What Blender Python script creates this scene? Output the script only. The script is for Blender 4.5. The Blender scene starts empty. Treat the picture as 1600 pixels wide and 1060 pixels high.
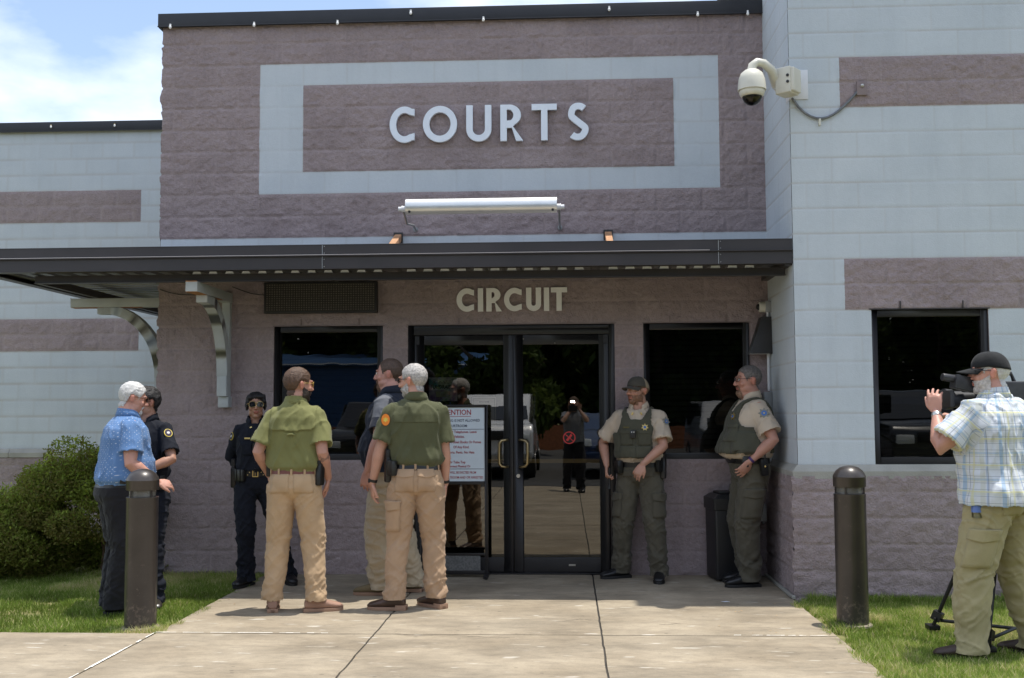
import bpy, bmesh, math, random
import numpy as np
from mathutils import Vector, Matrix
from mathutils.bvhtree import BVHTree
R = math.radians
S = bpy.context.scene
COL = S.collection
# ------------------------------------------------------------ camera, sky, sun, exposure
cd = bpy.data.cameras.new('camera'); cam = bpy.data.objects.new('camera', cd); COL.objects.link(cam)
_yaw, _pit, _rol = .0506, .0671, -.0051
_fw = Vector((-math.sin(_yaw)*math.cos(_pit), math.cos(_yaw)*math.cos(_pit), math.sin(_pit)))
_rt = Vector((math.cos(_yaw), math.sin(_yaw), 0)); _up = _rt.cross(_fw)
_r2 = _rt*math.cos(_rol)+_up*math.sin(_rol); _u2 = _up*math.cos(_rol)-_rt*math.sin(_rol)
_m = Matrix((_r2, _u2, -_fw)).transposed().to_4x4(); _m.translation = (2.8402, -9.7954, 1.4443)
cam.matrix_world = _m
cd.sensor_width = 36; cd.lens = 36*1700/1600; cd.clip_start = .02; cd.clip_end = 3000
S.camera = cam
SUNV = Vector((.18, .057, 1)).normalized()
W = bpy.data.worlds.new('World'); S.world = W; W.use_nodes = True
nt = W.node_tree; nt.nodes.clear()
out = nt.nodes.new('ShaderNodeOutputWorld'); bg = nt.nodes.new('ShaderNodeBackground')
sky = nt.nodes.new('ShaderNodeTexSky'); sky.sky_type = 'NISHITA'; sky.sun_disc = False
sky.sun_elevation = math.asin(SUNV.z); sky.sun_rotation = math.atan2(SUNV.x, SUNV.y)
sky.air_density = 1.0; sky.dust_density = 1.0; sky.ozone_density = 1.0
tc = nt.nodes.new('ShaderNodeTexCoord')
mp = nt.nodes.new('ShaderNodeMapping'); mp.inputs['Scale'].default_value = (1, 1, 2.2); mp.inputs['Location'].default_value = (.37, .2, .15)
nz = nt.nodes.new('ShaderNodeTexNoise'); nz.inputs['Scale'].default_value = 3.6; nz.inputs['Detail'].default_value = 9; nz.inputs['Roughness'].default_value = .52
cr = nt.nodes.new('ShaderNodeValToRGB'); cr.color_ramp.elements[0].color = (.08, .08, .08, 1); cr.color_ramp.elements[0].position = .43; cr.color_ramp.elements[1].position = .66
cm = nt.nodes.new('ShaderNodeMix'); cm.data_type = 'RGBA'; cm.inputs[7].default_value = (6.3, 6.6, 7.1, 1)
nt.links.new(tc.outputs['Generated'], mp.inputs[0]); nt.links.new(mp.outputs[0], nz.inputs['Vector']); nt.links.new(nz.outputs[0], cr.inputs[0])
nt.links.new(cr.outputs[0], cm.inputs[0]); nt.links.new(sky.outputs[0], cm.inputs[6]); nt.links.new(cm.outputs[2], bg.inputs[0]); nt.links.new(bg.outputs[0], out.inputs[0])
bg.inputs[1].default_value = .145
sl = bpy.data.lights.new('sun', 'SUN'); sun = bpy.data.objects.new('sun', sl); COL.objects.link(sun)
sl.energy = 3.3; sl.angle = R(.53); sl.color = (1, .955, .88)
sun.rotation_euler = SUNV.to_track_quat('Z', 'Y').to_euler(); sun.location = (3, -3, 12)
S.view_settings.view_transform = 'Standard'; S.view_settings.look = 'None'; S.view_settings.gamma = 1
S.view_settings.use_curve_mapping = False; S.view_settings.exposure = .58

# ------------------------------------------------------------ numpy noise
def _hash(i, j, k, s):
    n = (i*374761393 + j*668265263 + k*2147483647 + s*974711) & 0xffffffff
    n = ((n ^ (n >> 13))*1274126177) & 0xffffffff
    n = ((n ^ (n >> 16))*2246822519) & 0xffffffff
    return ((n ^ (n >> 15)) & 0xffffff)/float(0xffffff)
def vnoise(P, s=0):
    P = np.asarray(P, float); I = np.floor(P).astype(np.int64); F = P-I; F = F*F*F*(F*(F*6-15)+10); o = 0
    for a in (0, 1):
        for b in (0, 1):
            for c in (0, 1):
                w = (F[:, 0] if a else 1-F[:, 0])*(F[:, 1] if b else 1-F[:, 1])*(F[:, 2] if c else 1-F[:, 2])
                o = o+w*_hash(I[:, 0]+a, I[:, 1]+b, I[:, 2]+c, s)
    return o*2-1
def fbm(P, octs=4, s=0, g=.5):
    o = 0; a = 1; P = np.asarray(P, float)
    for k in range(octs):
        o = o+a*vnoise(P*2**k+17.3*k, s+k); a *= g
    return o
def sst(x, a, b):
    t = np.clip((x-a)/(b-a), 0, 1); return t*t*(3-2*t)

# ------------------------------------------------------------ objects
def tag(o, label=None, cat=None, group=None, kind=None):
    if label: o['label'] = label
    if cat: o['category'] = cat
    if group: o['group'] = group
    if kind: o['kind'] = kind
    return o
def empty(name, loc=(0, 0, 0), rz=0, label=None, cat=None, group=None):
    o = bpy.data.objects.new(name, None); COL.objects.link(o); o.location = loc; o.rotation_euler = (0, 0, rz); o.empty_display_size = .1
    return tag(o, label, cat, group)
def link(name, me, mats, parent=None, smooth=False):
    o = bpy.data.objects.new(name, me); COL.objects.link(o)
    if not me.materials:
        for m in (mats if isinstance(mats, (list, tuple)) else [mats]): me.materials.append(m)
    if parent: o.parent = parent
    if smooth: me.polygons.foreach_set('use_smooth', [True]*len(me.polygons))
    return o
def npmesh(name, V, F):
    me = bpy.data.meshes.new(name); V = np.asarray(V, np.float32); F = np.asarray(F, np.int32); n, k = F.shape
    me.vertices.add(len(V)); me.vertices.foreach_set('co', V.ravel())
    me.loops.add(n*k); me.loops.foreach_set('vertex_index', F.ravel())
    me.polygons.add(n); me.polygons.foreach_set('loop_start', np.arange(0, n*k, k, dtype=np.int32))
    me.update(calc_edges=True); return me
class MB:
    def __init__(s): s.v = []; s.f = []; s.m = []
    def add(s, V, F, m=0):
        b = len(s.v); s.v += [tuple(map(float, v)) for v in V]; s.f += [tuple(b+i for i in f) for f in F]; s.m += [m]*len(F); return s
    def box(s, a, b, m=0, M=None):
        (x0, y0, z0), (x1, y1, z1) = a, b
        V = [Vector(p) for p in [(x0, y0, z0), (x1, y0, z0), (x1, y1, z0), (x0, y1, z0), (x0, y0, z1), (x1, y0, z1), (x1, y1, z1), (x0, y1, z1)]]
        if M: V = [M @ v for v in V]
        return s.add(V, [(0, 3, 2, 1), (4, 5, 6, 7), (0, 1, 5, 4), (1, 2, 6, 5), (2, 3, 7, 6), (3, 0, 4, 7)], m)
    def cbox(s, c, d, m=0, M=None):
        return s.box([c[i]-d[i]/2 for i in range(3)], [c[i]+d[i]/2 for i in range(3)], m, M)
    def tube(s, pts, r, n=10, m=0, cap=True):
        pts = [Vector(p) for p in pts]; rs = r if isinstance(r, (list, tuple)) else [r]*len(pts); rings = []
        up = None
        for i, p in enumerate(pts):
            d = (pts[min(i+1, len(pts)-1)]-pts[max(i-1, 0)]).normalized()
            if up is None: up = d.orthogonal().normalized()
            up = (up-d*up.dot(d)).normalized(); sd = d.cross(up)
            rings.append([p+(up*math.cos(t)+sd*math.sin(t))*rs[i] for t in [2*math.pi*k/n for k in range(n)]])
        V = [v for r_ in rings for v in r_]; F = []
        for i in range(len(pts)-1):
            for k in range(n):
                F.append((i*n+k, i*n+(k+1) % n, (i+1)*n+(k+1) % n, (i+1)*n+k))
        if cap: F.append(tuple(range(n))[::-1]); F.append(tuple((len(pts)-1)*n+k for k in range(n)))
        return s.add(V, F, m)
    def cyl(s, c, r, z0, z1, n=24, m=0, r2=None):
        return s.tube([(c[0], c[1], z0), (c[0], c[1], z1)], [r, r if r2 is None else r2], n, m)
    def lathe(s, c, prof, n=32, m=0, M=None):
        V = []; F = []
        for (r, z) in prof:
            for k in range(n):
                t = 2*math.pi*k/n; p = Vector((r*math.cos(t), r*math.sin(t), z))
                if M: p = M @ p
                V.append(p+Vector(c))
        for i in range(len(prof)-1):
            for k in range(n): F.append((i*n+k, i*n+(k+1) % n, (i+1)*n+(k+1) % n, (i+1)*n+k))
        F.append(tuple(range(n))[::-1]); F.append(tuple((len(prof)-1)*n+k for k in range(n)))
        return s.add(V, F, m)
    def prism(s, poly, y0, y1, m=0, M=None):          # polygon in x,z pushed along y
        n = len(poly); V = [Vector((x, y0, z)) for x, z in poly]+[Vector((x, y1, z)) for x, z in poly]
        if M: V = [M @ v for v in V]
        F = [tuple(range(n)), tuple(range(2*n-1, n-1, -1))]+[(i, i+n, (i+1) % n+n, (i+1) % n) for i in range(n)]
        return s.add(V, F, m)
    def ball(s, c, r, n=16, m=0, M=None):
        V = []; F = []; h = n//2
        if not isinstance(r, (tuple, list)): r = (r, r, r)
        for i in range(h+1):
            a = math.pi*i/h
            for k in range(n):
                t = 2*math.pi*k/n; p = Vector((r[0]*math.sin(a)*math.cos(t), r[1]*math.sin(a)*math.sin(t), r[2]*math.cos(a)))
                V.append((M @ p if M else p)+Vector(c))
        for i in range(h):
            for k in range(n): F.append((i*n+k, (i+1)*n+k, (i+1)*n+(k+1) % n, i*n+(k+1) % n))
        return s.add(V, F, m)
    def build(s, name, mats, parent=None, smooth=False, bevel=0, seg=2, auto=None):
        me = bpy.data.meshes.new(name); me.from_pydata(s.v, [], s.f); me.polygons.foreach_set('material_index', s.m)
        bm = bmesh.new(); bm.from_mesh(me); bmesh.ops.remove_doubles(bm, verts=bm.verts, dist=1e-6); bmesh.ops.recalc_face_normals(bm, faces=bm.faces)
        if bevel:
            es = [e for e in bm.edges if len(e.link_faces) == 2 and e.calc_face_angle(0) > R(35)]
            bmesh.ops.bevel(bm, geom=es, offset=bevel, segments=seg, profile=.6, affect='EDGES', clamp_overlap=True)
        bm.to_mesh(me); bm.free()
        o = link(name, me, mats, parent, smooth or bevel > 0)
        if smooth or bevel > 0:
            try: me.set_sharp_from_angle(angle=R(auto or 38))
            except Exception: pass
        return o

# ------------------------------------------------------------ materials
def mat(name, col, rough=.6, metal=0, var=0, vs=6, bump=0, bs=60, col2=None, bd=.01, ior=1.5, coat=0, b2=0, b2s=300):
    m = bpy.data.materials.new(name); m.use_nodes = True; n = m.node_tree.nodes; L = m.node_tree.links
    b = n['Principled BSDF']; b.inputs['Base Color'].default_value = (*col, 1); b.inputs['Roughness'].default_value = rough; b.inputs['Metallic'].default_value = metal; b.inputs['IOR'].default_value = ior
    b.inputs['Coat Weight'].default_value = coat
    t = n.new('ShaderNodeTexCoord')
    if var or col2:
        z = n.new('ShaderNodeTexNoise'); z.inputs['Scale'].default_value = vs; z.inputs['Detail'].default_value = 7; L.new(t.outputs['Object'], z.inputs['Vector'])
        rp = n.new('ShaderNodeMapRange'); rp.inputs[1].default_value = .32; rp.inputs[2].default_value = .68; L.new(z.outputs[0], rp.inputs[0])
        mx = n.new('ShaderNodeMix'); mx.data_type = 'RGBA'
        c2 = col2 or tuple(min(1, c*(1+var)) for c in col); c1 = col if col2 else tuple(c*(1-var) for c in col)
        mx.inputs[6].default_value = (*c1, 1); mx.inputs[7].default_value = (*c2, 1); L.new(rp.outputs[0], mx.inputs[0]); L.new(mx.outputs[2], b.inputs['Base Color'])
    if bump:
        z2 = n.new('ShaderNodeTexNoise'); z2.inputs['Scale'].default_value = bs; z2.inputs['Detail'].default_value = 5; L.new(t.outputs['Object'], z2.inputs['Vector'])
        bp = n.new('ShaderNodeBump'); bp.inputs['Strength'].default_value = bump; bp.inputs['Distance'].default_value = bd
        L.new(z2.outputs[0], bp.inputs['Height'])
        last = bp
        if b2:
            z3 = n.new('ShaderNodeTexNoise'); z3.inputs['Scale'].default_value = b2s; z3.inputs['Detail'].default_value = 3; L.new(t.outputs['Object'], z3.inputs['Vector'])
            bq = n.new('ShaderNodeBump'); bq.inputs['Strength'].default_value = b2; bq.inputs['Distance'].default_value = .002; L.new(z3.outputs[0], bq.inputs['Height']); L.new(bp.outputs[0], bq.inputs['Normal']); last = bq
        L.new(last.outputs[0], b.inputs['Normal'])
    return m
def wallmat(name, c1, c2, jc, bump, bs):
    m = mat(name, c1, .85, col2=c2, vs=2.3, bump=bump, bs=bs, bd=.012, b2=.35, b2s=260); n = m.node_tree.nodes; L = m.node_tree.links; b = n['Principled BSDF']
    src = b.inputs['Base Color'].links[0].from_socket
    t = n.new('ShaderNodeTexCoord'); z = n.new('ShaderNodeTexNoise'); z.inputs['Scale'].default_value = 38; z.inputs['Detail'].default_value = 6; z.inputs['Roughness'].default_value = .7; L.new(t.outputs['Object'], z.inputs['Vector'])
    rr = n.new('ShaderNodeMapRange'); rr.inputs[1].default_value = .3; rr.inputs[2].default_value = .7; rr.inputs[3].default_value = .84 if bump > .5 else .97; rr.inputs[4].default_value = 1.10 if bump > .5 else 1.02; L.new(z.outputs[0], rr.inputs[0])
    mu = n.new('ShaderNodeMix'); mu.data_type = 'RGBA'; mu.blend_type = 'MULTIPLY'; mu.inputs[0].default_value = 1; L.new(src, mu.inputs[6]); L.new(rr.outputs[0], mu.inputs[7])
    a = n.new('ShaderNodeAttribute'); a.attribute_name = 'jt'
    # per-block tone
    a2 = n.new('ShaderNodeAttribute'); a2.attribute_name = 'tone'
    m3 = n.new('ShaderNodeMix'); m3.data_type = 'RGBA'; m3.blend_type = 'MULTIPLY'; m3.inputs[0].default_value = 1; L.new(mu.outputs[2], m3.inputs[6]); L.new(a2.outputs['Fac'], m3.inputs[7])
    z4 = n.new('ShaderNodeTexNoise'); z4.inputs['Scale'].default_value = 1.7; z4.inputs['Detail'].default_value = 4; L.new(t.outputs['Object'], z4.inputs['Vector'])
    r4 = n.new('ShaderNodeMapRange'); r4.inputs[1].default_value = .30; r4.inputs[2].default_value = .52; L.new(z4.outputs[0], r4.inputs[0])
    mm = n.new('ShaderNodeMath'); mm.operation = 'MULTIPLY'; L.new(a.outputs['Fac'], mm.inputs[0]); L.new(r4.outputs[0], mm.inputs[1])
    mx = n.new('ShaderNodeMix'); mx.data_type = 'RGBA'; L.new(mm.outputs[0], mx.inputs[0]); L.new(m3.outputs[2], mx.inputs[6]); mx.inputs[7].default_value = (*jc, 1)
    # weather streaks and grime (irregular vertical stains)
    mpn = n.new('ShaderNodeMapping'); mpn.inputs['Scale'].default_value = (5, 5, .5); L.new(t.outputs['Object'], mpn.inputs[0])
    z5 = n.new('ShaderNodeTexNoise'); z5.inputs['Scale'].default_value = 1.4; z5.inputs['Detail'].default_value = 6; L.new(mpn.outputs[0], z5.inputs['Vector'])
    r5 = n.new('ShaderNodeMapRange'); r5.inputs[1].default_value = .5; r5.inputs[2].default_value = .8; r5.inputs[3].default_value = 1; r5.inputs[4].default_value = .94 if bump < .5 else .9; L.new(z5.outputs[0], r5.inputs[0])
    m5 = n.new('ShaderNodeMix'); m5.data_type = 'RGBA'; m5.blend_type = 'MULTIPLY'; m5.inputs[0].default_value = 1; L.new(mx.outputs[2], m5.inputs[6]); L.new(r5.outputs[0], m5.inputs[7])
    L.new(m5.outputs[2], b.inputs['Base Color'])
    return m
SPLIT = wallmat('mauve_split_face_paint', (.318, .254, .254), (.37, .30, .30), (.40, .33, .325), .9, 70)
LIGHT = wallmat('pale_block_paint', (.54, .592, .632), (.59, .638, .675), (.45, .43, .40), .2, 90)
MAUVE = mat('mauve_smooth_paint', (.25, .2, .2), .8, var=.1, bump=.3, bs=90)
BRONZE = mat('dark_bronze_metal', (.040, .035, .034), .42, var=.15, vs=3, bump=.05, bs=8)
COPE = mat('dark_coping_metal', (.022, .022, .026), .4, var=.1)
FASC = mat('dark_brown_fascia_metal', (.042, .037, .038), .38, var=.18, vs=2, bump=.12, bs=3, bd=.01)
BLACKF = mat('black_anodised_frame', (.014, .013, .014), .38, var=.2)
GALV = mat('galvanised_deck', (.16, .165, .17), .4, .6, var=.2, vs=9)
SILL = mat('cast_stone', (.36, .35, .31), .85, var=.12, vs=5, bump=.4, bs=70, b2=.2)
BRKT = mat('grey_painted_steel', (.44, .47, .47), .5, var=.1, vs=6, bump=.1, bs=30)
RUST = mat('rusty_edge', (.35, .16, .06), .8, var=.3, vs=20)
WHITE = mat('white_letter_paint', (.82, .88, .97), .4, var=.04)
CREAM = mat('cream_letter_paint', (.95, .95, .93), .45, var=.06)
PLAST = mat('cream_plastic', (.66, .64, .55), .35, var=.06)
PLASTW = mat('white_enamel', (.72, .73, .75), .3, var=.05, vs=12)
BLACK = mat('black_plastic', (.012, .012, .013), .45, var=.2)
DKGREY = mat('dark_grey_paint', (.035, .033, .032), .5, var=.15)
GREYM = mat('grey_metal', (.30, .31, .31), .45, .3, var=.1)
STEEL = mat('bare_steel', (.55, .55, .53), .3, .9, var=.1)
BRASS = mat('antique_brass', (.42, .32, .17), .3, .9, var=.1)
WOOD = mat('cedar_wood', (.50, .27, .14), .7, var=.15, vs=14, bump=.3, bs=30)
ALU = mat('reflector_aluminium', (.78, .78, .76), .32, .75, var=.05)
RED = mat('red_vinyl', (.55, .03, .03), .5)
CORD = mat('grey_conduit', (.16, .17, .18), .45, .2, var=.2, vs=20)

def glassmat(name, ior, tint, wav=.010):
    m = bpy.data.materials.new(name); m.use_nodes = True; n = m.node_tree.nodes; L = m.node_tree.links; n.clear()
    o = n.new('ShaderNodeOutputMaterial'); fr = n.new('ShaderNodeFresnel'); fr.inputs[0].default_value = ior
    gl = n.new('ShaderNodeBsdfGlossy'); gl.inputs['Roughness'].default_value = .0; gl.inputs['Color'].default_value = (.95, .92, .85, 1)
    tr = n.new('ShaderNodeBsdfTransparent'); tr.inputs[0].default_value = (*tint, 1)
    mx = n.new('ShaderNodeMixShader'); L.new(fr.outputs[0], mx.inputs[0]); L.new(tr.outputs[0], mx.inputs[1]); L.new(gl.outputs[0], mx.inputs[2]); L.new(mx.outputs[0], o.inputs[0])
    t = n.new('ShaderNodeTexCoord'); z = n.new('ShaderNodeTexNoise'); z.inputs['Scale'].default_value = 2.2; z.inputs['Detail'].default_value = 2; L.new(t.outputs['Object'], z.inputs['Vector'])
    bp = n.new('ShaderNodeBump'); bp.inputs['Strength'].default_value = wav; bp.inputs['Distance'].default_value = .05; L.new(z.outputs[0], bp.inputs['Height']); L.new(bp.outputs[0], gl.inputs['Normal'])
    return m
GLASS = glassmat('tinted_reflective_glass', 1.75, (.25, .26, .25))
DGLASS = glassmat('tinted_door_glass', 2.15, (.42, .42, .38))
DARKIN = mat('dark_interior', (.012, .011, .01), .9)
BLIND = mat('blind_slats', (.025, .025, .025), .6)

# ------------------------------------------------------------ masonry walls as displaced block grids
u0_ = .2032
def block_wall(name, O, U, N, u0, u1, z0, z1, split, parent, holes=(), step=.0127, edge=None, seed=1, phase=0., amp=1., out=None):
    nu = int(round((u1-u0)/step)); nz_ = int(round((z1-z0)/step))
    us = u0+np.arange(nu+1)*(u1-u0)/nu; zs = z0+np.arange(nz_+1)*(z1-z0)/nz_
    UU, ZZ = np.meshgrid(us, zs); u = UU.ravel(); z = ZZ.ravel()
    row = np.floor(z/u0_+1e-4).astype(int); ph = phase+(row % 2)*u0_
    bc = (u-ph)/(2*u0_); bi = np.floor(bc+1e-4).astype(int)
    du = np.abs(bc-np.round(bc))*2*u0_; dz = np.abs(z/u0_-np.round(z/u0_))*u0_
    sp = split(u, z).astype(float)
    P = np.stack([u*13, z*16, np.full_like(u, seed*3.1)], 1)
    br = _hash(bi, row, bi*0+seed, 5)
    n1 = fbm(P+np.stack([br*40, br*13, br*0], 1), 4, seed, .55)
    n2 = fbm(np.stack([u*35, z*40, u*0+seed], 1), 3, seed+9, .6)
    e = np.minimum(sst(du, .003, .016), sst(dz, .003, .016))
    js = np.minimum(sst(du, .002, .0115), sst(dz, .002, .0115))
    d_s = (.005+.0056*n1*amp+.0042*n2)*e+.004*js+(br-.5)*.0015*js
    jr = np.where(dz < .008, sst(dz, .001, .011), np.maximum(sst(du, .001, .011), .45))
    d_f = .0028*jr+.0004*n2+(br-.5)*.0012
    d = np.where(sp > .5, d_s, d_f)
    if out is not None: d = d+out(u, z)
    Uv = np.array(U, float); Nv = np.array(N, float); Ov = np.array(O, float)
    sh = 0
    if edge is not None:
        for ue, sgn in edge:
            w = sst(-np.abs(u-ue), -.05, 0)
            sh = sh+sgn*w*(.014+.016*fbm(np.stack([z*11, z*0+ue, row*5.1], 1), 3, 77))*np.where(sp > .5, 1, 0)*sst(dz, .0, .02)
    V = Ov+np.outer(u+sh, Uv)+np.outer(d, Nv); V[:, 2] += z
    a = np.arange(nu); b = np.arange(nz_); A, B = np.meshgrid(a, b); i = (B*(nu+1)+A).ravel()
    F = np.stack([i, i+1, i+nu+2, i+nu+1], 1)
    cu = (us[:-1]+us[1:])/2; cz = (zs[:-1]+zs[1:])/2; CU, CZ = np.meshgrid(cu, cz); CU = CU.ravel(); CZ = CZ.ravel()
    keep = np.ones(len(F), bool)
    for (a0, a1, b0, b1) in holes: keep &= ~((CU > a0) & (CU < a1) & (CZ > b0) & (CZ < b1))
    if np.cross(Uv, (0, 0, 1)) @ Nv < 0: F = F[:, ::-1]
    mi = np.where(split(CU, CZ), 0, 1)[keep]
    me = npmesh(name, V, F[keep])
    me.polygons.foreach_set('material_index', mi.astype(np.int32))
    at = me.attributes.new('jt', 'FLOAT', 'POINT'); at.data.foreach_set('value', (np.where(sp > .5, .8, .7)*(1-np.minimum(sst(dz, .0, .010), np.where(sp > .5, sst(du, 0, .010), np.maximum(sst(du, 0, .009), .7))))).astype(np.float32))
    at = me.attributes.new('tone', 'FLOAT', 'POINT'); at.data.foreach_set('value', (np.where(sp > .5, .95+.08*br, .975+.035*br)).astype(np.float32))
    return link(name, me, [SPLIT, LIGHT], parent, True)

C0 = (-.9, 4.639)      # bay: left outer corner, right inner corner
DW = -1.12             # face of the right wing
LW = 3.5               # face of the left wing
court = empty('courthouse', (0, 0, 0), 0, 'single-storey courthouse of mauve split-face and pale painted blocks with a dark entrance canopy', 'building')
F0, F1 = .0163, 4.2367
def sp_entry(u, z):
    fr = (u > F0) & (u < F1) & (z > 17*u0_) & (z < 23*u0_) & ~((u > 2.07*u0_) & (u < 18.85*u0_) & (z > 18*u0_) & (z < 22*u0_))
    strip = (z > 13.6*u0_) & (z < 15*u0_)
    return ~(fr | strip)
WINS = [(.166, 1.171), (3.526, 4.47)]; DOOR = (1.396, 3.271)
hl = [(a, b, 1.016, 2.2352) for a, b in WINS]+[(DOOR[0], DOOR[1], -1, 2.2352)]
block_wall('entrance_wall', (0, 0, 0), (1, 0, 0), (0, -1, 0), C0[0], C0[1], -.06, 5.06, sp_entry, court, hl, edge=[(C0[0], -1)], phase=.01)
block_wall('bay_side_wall', (C0[0]-.004, 0, 0), (0, 1, 0), (-1, 0, 0), 0, LW, -.06, 5.06, lambda u, z: np.ones_like(u, bool), court, step=.0254)
# right wing: front and the return facing the entrance
BU = 24.75*u0_
def sp_wing(u, z):
    return (z < 4.55*u0_) | ((u > BU) & (((z > 11*u0_) & (z < 13*u0_)) | ((z > 19*u0_) & (z < 21*u0_))))
base_out = lambda u, z: np.where(z < 4.55*u0_, .045, 0.)
WW = (5.231, 6.142)
block_wall('right_wing_wall', (0, DW, 0), (1, 0, 0), (0, -1, 0), C0[1], 8.2, 4.5*u0_, 6.9, lambda u, z: sp_wing(u, z), court, [(WW[0], WW[1], 1.016, 2.2352)], phase=-.02+u0_*.5)
block_wall('right_wing_base', (0, DW-.045, 0), (1, 0, 0), (0, -1, 0), C0[1]-.047, 8.2, -.1, 4.6*u0_, lambda u, z: np.ones_like(u, bool), court, edge=[(C0[1]-.047, -1)], seed=3, phase=.05)
block_wall('wing_return_wall', (C0[1], 0, 0), (0, -1, 0), (-1, 0, 0), 0, -DW, 4.5*u0_, 6.9, lambda u, z: np.zeros_like(u, bool), court, phase=-DW-.5*u0_, seed=4)
block_wall('wing_return_base', (C0[1]-.047, 0, 0), (0, -1, 0), (-1, 0, 0), 0, -DW+.05, -.1, 4.6*u0_, lambda u, z: np.ones_like(u, bool), court, seed=5, phase=.1)
# left wing, set back
def sp_left(u, z):
    return (z < 4.55*u0_) | ((u < -2.51) & (((z > 11*u0_) & (z < 13*u0_)) | ((z > 19*u0_) & (z < 21*u0_))))
block_wall('left_wing_wall', (0, LW, 0), (1, 0, 0), (0, -1, 0), -7.5, C0[0], -.1, 5.05, sp_left, court, step=.0254, seed=7, phase=.04, out=lambda u, z: np.where(z < 4.55*u0_, .03, 0.))
# masonry cores, roofs and reveals
mb = MB()
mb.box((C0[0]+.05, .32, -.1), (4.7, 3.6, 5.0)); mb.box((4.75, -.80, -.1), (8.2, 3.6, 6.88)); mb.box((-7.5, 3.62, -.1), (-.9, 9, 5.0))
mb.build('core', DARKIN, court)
for a, b, zt, zb, y in [(WINS[0][0], WINS[0][1], 2.2352, 1.016, 0), (WINS[1][0], WINS[1][1], 2.2352, 1.016, 0), (DOOR[0], DOOR[1], 2.2352, 0, 0), (WW[0], WW[1], 2.2352, 1.016, DW)]:
    mb = MB(); mb.box((a-.06, y+.004, zb-.05), (a, y+.2, zt+.05)); mb.box((b, y+.004, zb-.05), (b+.06, y+.2, zt+.05)); mb.box((a, y+.004, zt), (b, y+.2, zt+.05))
    if zb > .5: mb.box((a, y+.004, zb-.05), (b, y+.2, zb))
    mb.build('reveal', MAUVE, court)
# stone sills: splayed course under the pale blocks
def sillcourse(name, pts, m=SILL):
    prof = [(.052, 4.5*u0_), (.052, 4.78*u0_), (.006, 5.03*u0_), (-.1, 5.03*u0_), (-.1, 4.5*u0_)]
    V = []; F = []
    for (x, y, nx, ny) in pts:
        for d_, z_ in prof: V.append((x+nx*d_, y+ny*d_, z_))
    k = len(prof)
    for i in range(len(pts)-1):
        for j in range(k): F.append((i*k+j, i*k+(j+1) % k, (i+1)*k+(j+1) % k, (i+1)*k+j))
    F += [tuple(range(k)), tuple(range(len(pts)*k-k, len(pts)*k))]
    b = MB(); b.add(V, F); return b.build(name, m, court)
sillcourse('stone_sill', [(C0[1], .02, -1, 0), (C0[1], DW, -1, -1), (5.9, DW, 0, -1)])
sillcourse('stone_sill', [(5.905, DW, 0, -1), (7.1, DW, 0, -1)]); sillcourse('stone_sill', [(7.105, DW, 0, -1), (8.2, DW, 0, -1)])
for k in range(6): sillcourse('stone_sill', [(-7.4+k*1.1, LW-.002, 0, -1), (-7.4+k*1.1+1.095, LW-.002, 0, -1)])
# window lintel slots, short expansion marks over the openings
for a, b, y in [(WINS[0][0], WINS[0][1], 0), (DOOR[0], DOOR[1], 0), (WINS[1][0], WINS[1][1], 0), (WW[0], WW[1], DW)]:
    mb = MB()
    mb.box((a-.01, y-.012, 2.2352), (b+.01, y+.02, 2.243))
    for q in (.25, .78): mb.box((a+(b-a)*q-.004, y-.021, 2.243), (a+(b-a)*q+.004, y+.0, 2.30))
    mb.build('lintel_flashing', MAUVE if y == 0 else BRONZE, court)
# parapet copings
mb = MB()
mb.box((C0[0]-.045, -.05, 5.045), (C0[1]-.003, -.02, 5.17)); mb.box((C0[0]-.045, -.02, 5.13), (C0[1]-.003, .35, 5.17)); mb.box((C0[0]-.045, -.02, 5.045), (C0[0]-.02, 3.6, 5.13))
mb.box((C0[0]-.047, -.058, 5.04), (C0[1]-.003, -.05, 5.052))
mb.build('coping', COPE, court, bevel=.003)
mb = MB(); mb.box((-7.5, LW-.05, 5.02), (C0[0]-.03, LW-.02, 5.14)); mb.box((-7.5, LW-.02, 5.1), (C0[0]-.03, LW+.3, 5.14)); mb.box((-7.5, LW-.056, 5.012), (C0[0]-.03, LW-.05, 5.024))
mb.build('coping', COPE, court, bevel=.003)
mb = MB(); mb.box((4.6, DW-.04, 6.88), (8.2, .4, 7.0)); mb.build('coping', COPE, court)
for k, (x, y, z) in enumerate([(-.82, -.062, 5.05), (-.03, -.062, 5.05), (.75, -.062, 5.05), (1.43, -.062, 5.13), (2.1, -.062, 5.05), (3.25, -.062, 5.12), (4.05, -.062, 5.05), (4.5, -.062, 5.05), (-3.65, LW-.06, 5.09), (-2.83, LW-.06, 5.09)]):
    t = empty('festoon_bulb', (x, y, z), 0); W_ = ['at the left corner of the entrance parapet', 'second along the entrance parapet', 'third along the entrance parapet', 'above the C and O of the wall lettering', 'above the middle of the wall lettering', 'above the S of the wall lettering', 'over the right end of the pale painted frame', 'beside the tall right wing', 'farther left on the lower left parapet', 'nearest the bay on the lower left parapet'][k]
    tag(t, 'tiny cream bulb clipped to dark coping, '+W_, 'light bulb', 'bulbs clipped along the coping')
    b = MB(); b.ball((0, -.008, -.018), (.013, .013, .017), 10); b.build('bulb', CREAM, t, True)
    b = MB(); b.cyl((0, -.006), .009, -.006, .012, 10); b.build('socket', BRASS if k > 7 else CREAM, t)

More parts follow.
